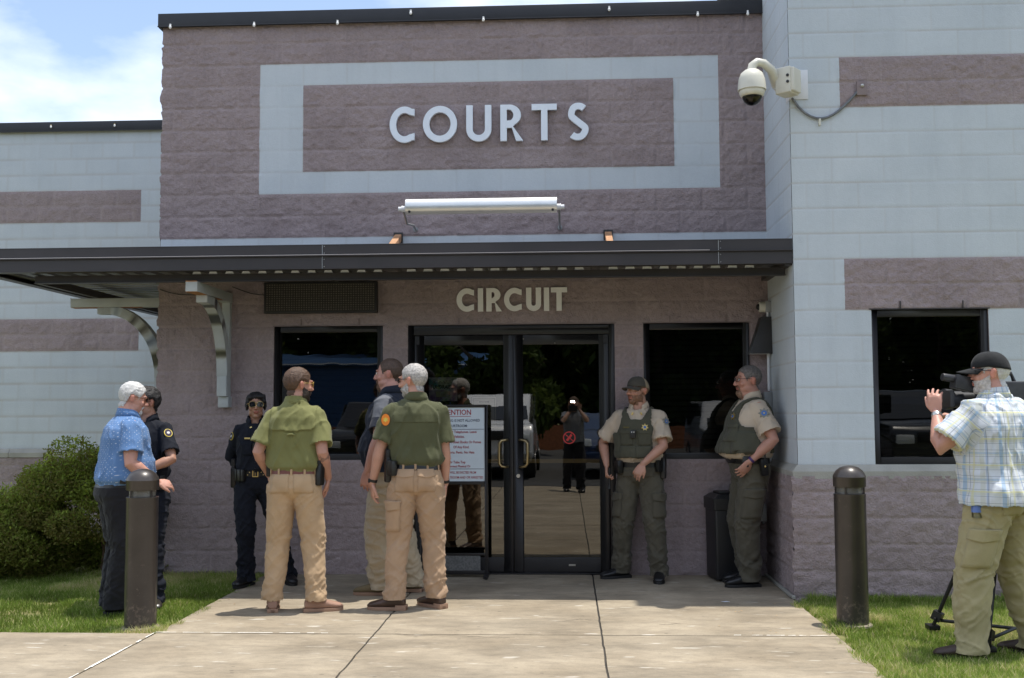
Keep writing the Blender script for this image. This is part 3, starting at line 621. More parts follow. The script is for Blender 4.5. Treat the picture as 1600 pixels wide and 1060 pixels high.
# LED message display
d = empty('message_display', (.10, -.02, 2.348), 0, 'unlit dark message display with rows of lamp dots above left window', 'display')
b = MB(); b.box((0, -.085, 0), (1.03, -.005, .285)); b.build('housing', BLACK, d, bevel=.004)
b = MB(); b.box((.016, -.088, .016), (1.014, -.0853, .269)); b.build('face_panel', mat('display_face', (.02, .017, .014), .6), d)
b = MB(); DOT = mat('unlit_lamp_dots', (.10, .088, .068), .5, var=.35, vs=60)
nx, nz_ = 44, 12
for i in range(nx):
    for j in range(nz_):
        x = .03+i*(.97/(nx-1)); z = .03+j*(.225/(nz_-1)); b.add([(x-.0062, -.0895, z-.0055), (x+.0062, -.0895, z-.0055), (x+.0062, -.0895, z+.0055), (x-.0062, -.0895, z+.0055)], [(0, 1, 2, 3)])
tag(b.build('lamp_dots', DOT, d), kind='stuff')
for x in (.20, .66):
    b = MB(); b.box((x-.012, -.075, .285), (x+.012, -.055, .36)); b.tube([(x, -.08, .345), (x, -.073, .345)], .016, 10); b.build('hanger', STEEL, d)
b = MB(); pts = [(-.1, -.03, 2.55), (.0, -.04, 2.50), (.05, -.04, 2.505), (.10, -.05, 2.51)]
b.tube([(-.21, -.05, 2.60), (-.12, -.05, 2.565), (-.03, -.05, 2.535), (.04, -.05, 2.525), (.101, -.05, 2.52)], .004, 6); b.tube([(-.89, -.03, 2.585), (-.8, -.03, 2.555), (-.7, -.03, 2.535), (-.55, -.03, 2.53), (-.32, -.03, 2.54)], .004, 6)
tag(b.build('hanging_cable', BLACK, None, True), 'thin black cable sagging across mauve wall behind the front canopy bracket', 'cable')

# tube light over the canopy
d = empty('tube_light', (1.49, 0, 3.13), 0, 'long white tube light on bent wall arms between COURTS lettering and canopy', 'light fixture')
b = MB(); L0, L1 = .0, 1.275; prof = []
for q in range(11):
    a = R(-62+12.5*q); prof.append((-.73-.062*math.cos(a)*1.0-.01, .045+.075*math.sin(a)))
V = []; 
for x in (L0, L1):
    for (y, z) in prof: V.append((x, y, z))
    for (y, z) in prof[::-1]: V.append((x, y+.004, z+.001))
n = len(prof)*2
b.add(V, [tuple(range(n)), tuple(range(2*n-1, n-1, -1))]+[(i, (i+1) % n, (i+1) % n+n, i+n) for i in range(n)])
refl = b.build('reflector', ALU, d, True)
b = MB(); b.tube([(L0+.02, -.73, .04), (L1-.02, -.73, .04)], .016, 12); b.build('lamp_tube', PLASTW, d, True)
for x, s in ((L0, -1), (L1, 1)):
    b = MB(); b.tube([(x-s*.005, -.755, .03), (x+s*.028, -.755, .03), (x+s*.0281, -.755, .03), (x+s*.034, -.755, .03)], [.027, .027, .03, .03], 14); b.tube([(x+s*.034, -.755, .03), (x+s*.062, -.755, .03)], .02, 14); b.build('end_cap', PLASTW, d, True)
    b = MB(); xx = x+s*.02; b.tube([(xx, -.74, .01), (xx+(-.0 if s > 0 else .0), -.55, -.06), (xx-s*(.0 if s > 0 else .02), -.3, -.03), (xx, -.01, -.02)], .0095, 8); b.tube([(xx, -.03, -.02), (xx, -.01, -.02)], .022, 12); b.build('arm', GREYM, d, True)
    b = MB(); b.tube([(x-s*.035, -.798, -.0), (x-s*.035, -.790, .0)], .011, 10); b.build('rubber_plug', BLACK, d)

# dome security camera on the wing corner, its cable and wall plate
d = empty('dome_camera', (4.70, DW, 4.06), 0, 'large white dome security camera on curved arm at right wing corner', 'security camera')
def L_(x, y, z): return (x-4.70, y-DW, z-4.06)
b = MB(); b.box(L_(4.64, DW-.012, 3.93), L_(4.785, DW-.002, 4.17)); b.box(L_(4.634, DW-.012, 3.93), L_(4.646, DW+.12, 4.13)); b.build('mount_plate', PLASTW, d, bevel=.003)
b = MB(); b.prism([(-.04, -.115), (-.04, .115), (.005, .105), (.005, -.115)], -.03, -.012); 
M = Matrix.Translation(Vector(L_(4.60, DW-.10, 4.045))) @ Matrix.Rotation(R(-38), 4, 'Z')
b = MB(); b.cbox((0, 0, 0), (.13, .15, .21), 0, M); b.cbox((.075, .0, 0), (.03, .13, .19), 0, M); b.build('junction_box', PLAST, d, bevel=.01, seg=3)
b = MB()
for z in (-.02, .03): b.tube([M @ Vector((.045, -.076, z)), M @ Vector((.045, -.083, z))], .012, 10)
b.build('knockouts', BLACK, d)
dc = Vector(L_(4.305, -1.33, 4.0))
b = MB(); b.tube([M @ Vector((-.05, 0, -.03)), M @ Vector((-.085, 0, .0)), dc+Vector((.16, .05, .13)), dc+Vector((.10, .03, .175)), dc+Vector((.045, .012, .18)), dc+Vector((.008, 0, .15)), dc+Vector((0, 0, .09))], [.056, .048, .036, .034, .033, .034, .04], 16); b.build('arm', PLAST, d, True)
b = MB(); b.lathe(dc, [(.035, .118), (.055, .11), (.085, .085), (.102, .04), (.108, -.015), (.11, -.05), (.104, -.052), (.10, -.045)], 32); b.build('housing', PLAST, d, True)
b = MB(); b.lathe(dc, [(.098, -.045), (.099, -.07), (.09, -.092), (.078, -.1), (.07, -.1)], 32); b.build('trim_ring', PLAST, d, True)
b = MB(); b.lathe(dc, [(.077, -.098), (.075, -.115), (.062, -.14), (.038, -.16), (.012, -.168), (.001, -.169)], 28); b.build('dome', glassmat('smoked_dome', 1.5, (.25, .25, .25), 0), d, True)
b = MB(); b.ball(dc+Vector((0, 0, -.105)), (.055, .055, .045), 16); b.tube([dc+Vector((0, -.03, -.12)), dc+Vector((0, -.055, -.135))], .018, 12); b.build('lens_module', BLACK, d, True)
b = MB(); pts = [(4.655, DW-.03, 3.93)]
for q in range(13):
    t = q/12; x = 4.66+.545*t; z = 3.93-.20*math.sin(math.pi*min(1, t*1.0)**.85)*(1-.0*t)+.09*t; pts.append((x, DW-.018, z))
b.tube(pts, .0105, 8); cb = tag(b.build('flexible_conduit', CORD, None, True), 'dark flexible conduit looping below dome camera to mauve wall plate', 'cable')
b = MB(); b.box((5.165, DW-.030, 3.95), (5.245, DW-.008, 4.06)); pl = tag(b.build('wall_plate', MAUVE, None, bevel=.003), 'mauve painted wall plate where the camera conduit enters split-face band', 'wall plate')
b = MB(); b.ball((5.205, DW-.034, 4.025), .016, 10); b.build('connector', STEEL, pl, True)
b = MB(); b.box((4.86, DW-.032, 3.715), (4.875, DW-.002, 3.765)); b.build('clip', PLAST, cb)

# sconce, small dome camera, conduit and boxes in the inner corner
d = empty('wall_sconce', (4.595, -.14, 2.11), 0, 'dark wedge-shaped wall sconce in corner beside right entrance window', 'wall lamp')
b = MB()
V = [(-.095, -.10, .16), (.04, -.10, .16), (.04, .12, .16), (-.095, .12, .16), (-.155, -.16, -.16), (.04, -.16, -.16), (.04, .13, -.16), (-.155, .13, -.16)]
V = [(-.045, -.03, .16), (.04, -.03, .16), (.04, .13, .16), (-.045, .13, .16), (-.15, -.05, -.165), (.04, -.05, -.165), (.04, .13, -.165), (-.15, .13, -.165)]
b.add(V, [(0, 1, 2, 3), (0, 4, 5, 1), (1, 5, 6, 2), (2, 6, 7, 3), (3, 7, 4, 0)]); b.build('shade', DKGREY, d, bevel=.004)
b = MB(); b.box((-.14, -.04, -.164), (.035, .12, -.158)); b.build('diffuser', PLASTW, d)
d = empty('small_camera', (4.60, -.12, 2.36), 0, 'small cream dome camera on grey box above the wedge-shaped sconce', 'security camera')
b = MB(); b.cbox((.012, 0, 0), (.05, .09, .095)); b.build('back_box', GREYM, d, bevel=.004)
Mx = Matrix.Rotation(R(-90), 4, 'Y')
b = MB(); b.lathe((-.012, 0, 0), [(.047, 0), (.047, .045), (.040, .052), (.03, .052)], 22, 0, Mx); b.build('housing', PLAST, d, True)
b = MB(); b.lathe((-.06, 0, 0), [(.03, 0), (.028, .012), (.018, .024), (.002, .028)], 18, 0, Mx); b.build('lens_dome', BLACK, d, True)
b = MB(); b.tube([(4.612, -.12, 2.315), (4.612, -.12, 2.272)], .013, 10); b.tube([(4.614, -.10, 1.944), (4.614, -.10, 1.62)], .0125, 10); b.tube([(4.614, -.10, 1.405), (4.614, -.10, .55)], .0125, 8)
tag(b.build('wall_conduit', PLASTW, None, True), 'thin pale vertical conduit in the corner below the wedge-shaped sconce', 'pipe')
d = empty('switch_box', (4.60, -.1, 1.51), 0, 'grey switch box on corner wall behind the heavier deputy', 'electrical box')
b = MB(); b.cbox((.0, 0, 0), (.066, .075, .20)); b.build('box', GREYM, d, bevel=.004)
b = MB(); b.cbox((-.075, .05, .02), (.07, .05, .14)); b.build('black_box', BLACK, d, bevel=.004)
d = empty('outlet_cover', (4.53, -.13, .56), 0, 'grey weatherproof outlet cover low on corner wall behind the heavier deputy', 'electrical box')
b = MB(); b.cbox((0, 0, 0), (.06, .09, .15)); b.build('cover', GREYM, d, bevel=.006)
b = MB(); b.ball((0, -.03, -.085), .012, 8); b.build('latch', STEEL, d)

# trash can
d = empty('trash_can', (4.215, -.22, 0), R(9), 'tall black square trash can against wall behind the heavier deputy', 'trash can')
b = MB(); b.add([(-.15, -.15, 0.01), (.15, -.15, 0.01), (.15, .15, 0.01), (-.15, .15, 0.01), (-.155, -.155, .62), (.155, -.155, .62), (.155, .155, .62), (-.155, .155, .62)], [(0, 3, 2, 1), (4, 5, 6, 7), (0, 1, 5, 4), (1, 2, 6, 5), (2, 3, 7, 6), (3, 0, 4, 7)])
b.build('bin', BLACK, d, bevel=.02, seg=3)
b = MB(); b.box((-.165, -.165, .60), (.165, .165, .70)); b.add([(-.165, -.165, .70), (.165, -.165, .70), (.165, .165, .70), (-.165, .165, .70), (-.12, -.12, .735), (.12, -.12, .735), (.12, .12, .735), (-.12, .12, .735)], [(4, 5, 6, 7), (0, 1, 5, 4), (1, 2, 6, 5), (2, 3, 7, 6), (3, 0, 4, 7)]); b.box((-.10, -.10, .735), (.10, .10, .755)); b.build('lid', BLACK, d, bevel=.012, seg=3)

# ---- text helper
def text(s, size, m, parent, loc, align='LEFT', off=0., ext=.0004, sx=1., rot=None, name='text'):
    c = bpy.data.curves.new('t', 'FONT'); c.body = s; c.size = size; c.align_x = align; c.offset = off; c.extrude = ext; c.resolution_u = 2
    tmp = bpy.data.objects.new('tmp', c); COL.objects.link(tmp); dg = bpy.context.evaluated_depsgraph_get(); dg.update()
    me = bpy.data.meshes.new_from_object(tmp.evaluated_get(dg)); bpy.data.objects.remove(tmp); bpy.data.curves.remove(c)
    me.transform(Matrix.Scale(sx, 4, (1, 0, 0))); me.transform(Matrix.Rotation(R(90), 4, 'X')); me.materials.clear(); me.materials.append(m)
    o = bpy.data.objects.new(name, me); COL.objects.link(o); o.parent = parent; o.location = loc
    return o
# ATTENTION sign stand
NAVY = mat('navy_print', (.03, .045, .09), .6); MAROON = mat('red_print', (.33, .035, .05), .6)
PANEL = mat('white_sign_panel', (.60, .68, .74), .35, var=.03)
d = empty('notice_stand', (1.83, -.16, 0), 0, 'black framed standing notice board with red courtroom rules before the left door', 'sign')
b = MB()
for s in (-1, 1): b.box((s*.29-.014, -.015, .03), (s*.29+.014, .015, 1.51))
b.box((-.276, -.015, 1.487), (.276, .015, 1.51)); b.box((-.276, -.015, .81), (.276, .015, .838)); b.box((-.276, -.015, .03), (.276, .015, .058)); b.box((-.276, -.013, .19), (.276, .013, .21)); b.build('frame', BLACKF, d, bevel=.003)
for s in (-1, 1):
    b = MB(); b.box((s*.29-.02, -.16, .012), (s*.29+.02, .12, .03)); b.cyl((s*.29, -.13), .014, 0, .012, 12); b.cyl((s*.29, .09), .014, 0, .012, 12); b.build('foot', BLACKF, d)
b = MB(); b.box((-.276, -.006, .838), (.276, .006, 1.487)); pn = b.build('sign_panel', PANEL, d)
b = MB(); b.box((-.24, -.012, .06), (.235, .012, .188)); b.build('ballast_slab', mat('granite_slab', (.13, .13, .125), .8, var=.3, vs=60), d)
Y_ = -.0072
text('ATTENTION', .066, MAROON, pn, (0, Y_, 1.423), 'CENTER', .0011, sx=.86)
b = MB(); b.box((-.155, Y_-.001, 1.407), (.155, Y_, 1.411)); b.build('underline', MAROON, pn)
text('SMOKING IS NOT ALLOWED', .033, NAVY, pn, (.235, Y_, 1.362), 'RIGHT', .0004, sx=.84); text('IN THE COURTROOM:', .033, NAVY, pn, (.125, Y_, 1.314), 'RIGHT', .0004, sx=.84)
b = MB(); b.box((-.27, Y_-.0005, 1.293), (.27, Y_, 1.297)); b.box((-.27, Y_-.0005, .944), (.27, Y_, .948)); b.build('rule_lines', NAVY, pn)
for s_, x, z in [('No Cell Telephones. Leave', .205, 1.262), ('In Your Vehicles.', .098, 1.22), ('No Pocket Books Or Purses', .245, 1.172), ('Of Any Kind.', .14, 1.128), ('No Shorts, Pants. No Hats', .185, 1.082), ('Or Caps.', -.02, 1.038), ('No Tank Or Tube Top', .105, .992+.003)]:
    text(s_, .031, MAROON, pn, (x, Y_, z), 'RIGHT', .0006, sx=.86)
text('No Contact Physical Or', .028, MAROON, pn, (.15, Y_, .968-.008), 'RIGHT', .0006, sx=.86)
text('VIOLATORS WILL BE EVICTED FROM', .029, MAROON, pn, (.2, Y_, .905), 'RIGHT', .0004, sx=.74); text('COURTROOM AND OR ARRESTED', .029, MAROON, pn, (.262, Y_, .862), 'RIGHT', .0004, sx=.80)
# posters behind the left door glass
PAPER = mat('notice_paper', (.62, .60, .52), .7)
d = empty('fundraiser_poster', (1.71, .062, 1.655), 0, 'purple and teal watercolour fundraiser poster inside left door glass', 'poster')
m = mat('watercolour_paper', (.55, .42, .60), .7); n = m.node_tree.nodes; Lk = m.node_tree.links
z = n.new('ShaderNodeTexNoise'); z.inputs['Scale'].default_value = 9; z.inputs['Detail'].default_value = 3; t = n.new('ShaderNodeTexCoord'); Lk.new(t.outputs['Object'], z.inputs['Vector'])
r = n.new('ShaderNodeValToRGB'); e = r.color_ramp.elements; e[0].position = .38; e[0].color = (.12, .45, .50, 1); e[1].position = .62; e[1].color = (.42, .22, .55, 1); x = e.new(.5); x.color = (.80, .78, .85, 1); Lk.new(z.outputs[0], r.inputs[0]); Lk.new(r.outputs[0], n['Principled BSDF'].inputs['Base Color'])
b = MB(); b.box((-.13, 0, -.108), (.13, .002, .108)); b.build('sheet', m, d)
text('FUNDRAISER', .047, NAVY, d, (0, -.001, .006), 'CENTER', .0015, sx=.82)
b = MB(); b.tube([(-.09+.009*q, -.001, .063+.013*math.sin(q*1.9)) for q in range(20)], .0022, 5); b.build('script_line', NAVY, d)
b = MB(); b.box((-.065, -.001, -.07), (.065, -.0002, -.02)); b.build('text_box', PAPER, d)
d = empty('printed_notice', (2.085, .062, 1.445), 0, 'cream printed notice sheet inside left door glass above the pull handle', 'notice')
b = MB(); b.box((-.108, 0, -.138), (.108, .002, .138)); b.build('sheet', PAPER, d)
b = MB(); b.box((-.045, -.001, .088), (.045, 0, .098))
for q in range(9):
    if q != 4: b.box((-.07, -.001, .062-.018*q), (.07-.03*(q % 3), 0, .066-.018*q))
b.build('print_lines', DKGREY, d)
b = MB()
for s in (-1, 1): b.box((s*.095-.0015, -.001, -.125), (s*.095+.0015, 0, .125))
b.box((-.0935, -.001, .122), (.0935, 0, .125)); b.box((-.0935, -.001, -.125), (.0935, 0, -.122)); b.build('printed_border', DKGREY, d)
d = empty('no_phone_sticker', (2.853, .046, 1.212), 0, 'round red no-phone sticker on right door glass', 'sticker')
b = MB()
for q in range(32):
    a, c = R(11.25*q), R(11.25*(q+1)); b.add([(.056*math.cos(a), 0, .056*math.sin(a)), (.056*math.cos(c), 0, .056*math.sin(c)), (.047*math.cos(c), 0, .047*math.sin(c)), (.047*math.cos(a), 0, .047*math.sin(a))], [(0, 1, 2, 3)])
Mr = Matrix.Rotation(R(40), 4, 'Y'); b.box((-.046, -.0004, -.0035), (.046, 0, .0035), 0, Mr)
Mr = Matrix.Rotation(R(-52), 4, 'Y'); b.box((-.034, -.0012, -.010), (.034, -.0008, .010), 0, Mr); b.box((.034, -.0012, .004), (.045, -.0008, .009), 0, Mr)
b.build('print', RED, d)
# ---- bollards
BOL = mat('bollard_bronze', (.045, .038, .034), .34, .15, var=.2, vs=5, bump=.08, bs=9, coat=.2)
_n = BOL.node_tree.nodes; _L = BOL.node_tree.links; _b = _n['Principled BSDF']; _s = _b.inputs['Base Color'].links[0].from_socket; _t = _n.new('ShaderNodeTexCoord')
_z = _n.new('ShaderNodeTexNoise'); _z.inputs['Scale'].default_value = 26; _z.inputs['Detail'].default_value = 8; _z.inputs['Roughness'].default_value = .75; _L.new(_t.outputs['Object'], _z.inputs['Vector'])
_x = _n.new('ShaderNodeSeparateXYZ'); _L.new(_t.outputs['Object'], _x.inputs[0]); _r = _n.new('ShaderNodeMapRange'); _r.inputs[1].default_value = .0; _r.inputs[2].default_value = .35; _r.inputs[3].default_value = .16; _r.inputs[4].default_value = 0; _L.new(_x.outputs[2], _r.inputs[0])
_a = _n.new('ShaderNodeMath'); _a.operation = 'ADD'; _L.new(_z.outputs[0], _a.inputs[0]); _L.new(_r.outputs[0], _a.inputs[1]); _q = _n.new('ShaderNodeMapRange'); _q.inputs[1].default_value = .62; _q.inputs[2].default_value = .72; _q.inputs[4].default_value = .45; _L.new(_a.outputs[0], _q.inputs[0])
_m = _n.new('ShaderNodeMix'); _m.data_type = 'RGBA'; _L.new(_q.outputs[0], _m.inputs[0]); _L.new(_s, _m.inputs[6]); _m.inputs[7].default_value = (.22, .18, .14, 1); _L.new(_m.outputs[2], _b.inputs['Base Color'])
def bollard(x, y, label):
    d = empty('bollard', (x, y, -.01), 0, label, 'bollard', 'bollard lights beside the walkway')
    b = MB(); b.lathe((0, 0, 0), [(.106, 0), (.106, .875), (.108, .88), (.108, .888), (.09, .891)], 40); b.build('post', BOL, d, True, auto=50)
    b = MB(); b.lathe((0, 0, 0), [(.09, .935), (.106, .935), (.109, .938), (.109, 1.0), (.111, 1.002), (.109, 1.006), (.104, 1.02), (.088, 1.045), (.062, 1.066), (.03, 1.077), (.001, 1.08)], 40); b.build('cap', BOL, d, True, auto=50)
    b = MB(); b.lathe((0, 0, 0), [(.088, .885), (.088, .94)], 28); b.build('lens_ring', mat('ribbed_lens', (.13, .125, .11), .2, bump=.6, bs=60), d, True)
    for q in range(4):
        a = R(60+90*q); b = MB(); b.cyl((.097*math.cos(a), .097*math.sin(a)), .006, .885, .94, 8); b.build('strut', BOL, d)
    b = MB(); b.lathe((0, 0, 0), [(.13, .0), (.128, .012), (.11, .018)], 30); b.build('base_ring', mat('mortar_ring', (.2, .17, .13), .9, var=.3, bump=.5), d)
bollard(-.075, -2.42, 'dark bronze bollard light before the man in the blue dotted shirt')
bollard(4.76, -2.2, 'dark bronze bollard light on grass before the right wing')

# ---- juniper at the left
def foliage(name, P, s, m, parent, seed, cols=None, up=.35):
    rs = np.random.RandomState(seed); n = len(P)
    d = rs.randn(n, 3); d[:, 2] += up; d /= np.linalg.norm(d, axis=1)[:, None]; a = np.cross(d, rs.randn(n, 3)); a /= np.linalg.norm(a, axis=1)[:, None]
    L = (s*(.6+.8*rs.rand(n)))[:, None]; w = L*.22
    V = np.stack([P-a*w*.3, P+d*L*.5-a*w, P+d*L, P+d*L*.5+a*w], 1).reshape(-1, 3); i = np.arange(n)*4
    me = npmesh(name, V, np.stack([i, i+1, i+2, i+3], 1)); at = me.attributes.new('tint', 'FLOAT', 'POINT'); at.data.foreach_set('value', np.repeat(cols if cols is not None else rs.rand(n), 4).astype(np.float32))
    return link(name, me, m, parent)
def leafmat(name, c0, c1, c2):
    m = mat(name, c1, .6); n = m.node_tree.nodes; L = m.node_tree.links; b = n['Principled BSDF']; a = n.new('ShaderNodeAttribute'); a.attribute_name = 'tint'
    r = n.new('ShaderNodeValToRGB'); e = r.color_ramp.elements; e[0].color = (*c0, 1); e[1].color = (*c2, 1); x = e.new(.55); x.color = (*c1, 1); L.new(a.outputs['Fac'], r.inputs[0]); L.new(r.outputs[0], b.inputs['Base Color'])
    b.inputs['Specular IOR Level'].default_value = .2
    tr = n.new('ShaderNodeBsdfTranslucent'); L.new(r.outputs[0], tr.inputs[0]); mx = n.new('ShaderNodeMixShader'); mx.inputs[0].default_value = .38; L.new(b.outputs[0], mx.inputs[1]); L.new(tr.outputs[0], mx.inputs[2]); L.new(mx.outputs[0], n['Material Output'].inputs[0]); return m
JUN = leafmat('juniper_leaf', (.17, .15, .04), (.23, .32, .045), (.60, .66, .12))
rs = np.random.RandomState(2)
d = empty('juniper_shrub', (-1.85, .05, -.03), 0, 'wide irregular green juniper shrub with yellow tips at the left edge', 'shrub')
lobes = []
for k in range(120):
    t = rs.rand(); x = -1.55+2.5*t; ht = .62+.56*sst(np.array([x]), -.75, .35)[0]
    z = ht*(.06+.90*rs.rand()**.95); yr = .52*math.sqrt(max(.05, 1-(z/ht)**2*.8)); y = rs.uniform(-yr, yr*.7); lobes.append((x+rs.uniform(-.05, .05), y, z, .13+.12*rs.rand()))
Ps = []; Ts = []
for (x, y, z, r_) in lobes:
    n = 1350; v = rs.randn(n, 3); v /= np.linalg.norm(v, axis=1)[:, None]; rad = r_*(.72+.36*rs.rand(n)); p = np.array([x, y, z])+v*rad[:, None]*np.array([1.15, 1, .85]); lum = rs.uniform(.02, .62)
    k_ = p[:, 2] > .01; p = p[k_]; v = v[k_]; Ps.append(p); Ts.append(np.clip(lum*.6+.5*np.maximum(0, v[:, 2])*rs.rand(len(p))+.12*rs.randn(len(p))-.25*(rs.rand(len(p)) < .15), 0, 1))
for k in range(60):       # upright tips breaking the outline
    x = rs.uniform(-1.4, .95); ht = .62+.56*sst(np.array([x]), -.75, .35)[0]; y = rs.uniform(-.35, .3); n = 55; t = rs.rand(n); p = np.stack([x+.03*rs.randn(n)*(1-t)+.05*t, y+.03*rs.randn(n), ht-.12+.26*t*rs.rand()], 1); Ps.append(p); Ts.append(np.clip(.55+.3*t+.1*rs.randn(n), 0, 1))
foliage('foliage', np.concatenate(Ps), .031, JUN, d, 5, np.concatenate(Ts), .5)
b = MB()
for k in range(9):
    x = rs.uniform(-1.1, .8); b.tube([(x, 0, 0), (x+rs.uniform(-.1, .1), rs.uniform(-.1, .1), .3), (x+rs.uniform(-.2, .2), rs.uniform(-.2, .2), .7)], [.012, .010, .006], 7)
b.build('branches', mat('juniper_bark', (.12, .075, .045), .9), d, True)

# ============================================================ across the parking lot (seen mirrored in the glass)
TREEM = [leafmat('oak_leaf', (.02, .035, .01), (.05, .085, .018), (.10, .15, .03)), leafmat('sweetgum_leaf', (.03, .045, .01), (.07, .11, .02), (.16, .2, .04))]
BARK = mat('tree_bark', (.09, .07, .055), .9, var=.2)
def tree(x, y, h, w, seed, label, mi=0):
    rs = np.random.RandomState(seed); d = empty('broadleaf_tree', (x, y, 0), 0, label, 'tree', 'trees beyond the parking lot')
    b = MB(); b.tube([(0, 0, -.1), (.1, 0, h*.3), (0, .1, h*.6), (.1, 0, h*.85)], [.28, .22, .14, .05], 8)
    for k in range(5):
        a = rs.rand()*6.28; z = h*(.3+.08*k); b.tube([(0, 0, z), (math.cos(a)*w*.25, math.sin(a)*w*.25, z+h*.1), (math.cos(a)*w*.42, math.sin(a)*w*.42, z+h*.22)], [.1, .06, .02], 6)
    b.build('trunk', BARK, d, True); Ps = []; Ts = []
    for k in range(34):
        z = h*(.10+.86*rs.rand()); ww = w*.5*math.sqrt(max(.06, 1-((z/h-.55)/.5)**2)); a = rs.rand()*6.28; q = ww*math.sqrt(rs.rand()); r_ = h*(.07+.06*rs.rand()); n = 1000; v = rs.randn(n, 3); v /= np.linalg.norm(v, axis=1)[:, None]
        Ps.append(np.array([q*math.cos(a), q*math.sin(a), z])+v*(r_*(.75+.35*rs.rand(n)))[:, None]); Ts.append(np.clip(rs.uniform(.2, .7)+.2*rs.randn(n), 0, 1))
    foliage('crown', np.concatenate(Ps), h*.040, TREEM[mi], d, seed, np.concatenate(Ts), .1)
xs_ = [-22, -16.5, -11, -6, -1.5, 3, 7.5, 12, 16.5, 21.5, 27]
where = ['far left end of row', 'second from the left end', 'behind the blue building, left part', 'behind the blue building, middle', 'just right of the blue building', 'directly opposite the double doors', 'opposite the right entrance window', 'opposite the tall right wing', 'right of centre with a broad crown', 'third from the right end', 'far right end of row']
for k, x in enumerate(xs_): tree(x, -48-3*(k % 3), 11.5+[0, 1.2, -1, .6, 2.4, 1.6, 2.6, .2, 2, -.6, 1][k], 9.5, 40+k, 'green broadleaf tree mirrored in the entrance glass, '+where[k], k % 2)
rsw = np.random.RandomState(9); n = 26000; xw = rsw.uniform(-45, 48, n); top = 8.2+1.6*fbm(np.stack([xw*.12, xw*0, xw*0], 1), 3, 5); Pw = np.stack([xw, -64-5*rsw.rand(n), top*rsw.rand(n)**.75], 1)
tag(foliage('distant_woods', Pw, .95, TREEM[0], None, 9, np.clip(.35+.22*rsw.randn(n), 0, 1), .1), 'dark band of distant woods behind the row of trees', 'woods', kind='stuff')
tree(.3, -27.5, 6.2, 4.6, 70, 'small bright green tree close behind the parked cars', 1)
BLUE = mat('blue_metal_siding', (.035, .10, .24), .5, var=.1); 
d = empty('metal_building', (-8.5, -40, 0), 0, 'long blue metal-sided building with pale roof edge across the parking lot', 'building')
b = MB(); b.box((-12, -6, 0), (7.6, 0, 3.6))
for k in range(64): b.box((-12+k*.31, 0, .1), (-12+k*.31+.06, .04, 3.55))
b.build('wall', BLUE, d); b = MB(); b.add([(-12.2, .3, 3.6), (7.9, .3, 3.6), (7.9, -6.2, 4.4), (-12.2, -6.2, 4.4), (-12.2, .3, 3.72), (7.9, .3, 3.72), (7.9, -6.2, 4.52), (-12.2, -6.2, 4.52)], [(0, 3, 2, 1), (4, 5, 6, 7), (0, 1, 5, 4), (1, 2, 6, 5), (2, 3, 7, 6), (3, 0, 4, 7)]); rf = b.build('roof', BLUE, d); b = MB(); b.box((-12.2, .3, 3.66), (7.9, .34, 3.72)); b.build('gutter', PLASTW, rf)
b = MB(); b.box((3.2, .04, 2.0), (4.4, .07, 2.8)); b.build('window', BLACK, d); b = MB(); b.box((-4, .04, 0), (-1, .08, 3.2)); b.build('door', GREYM, d)
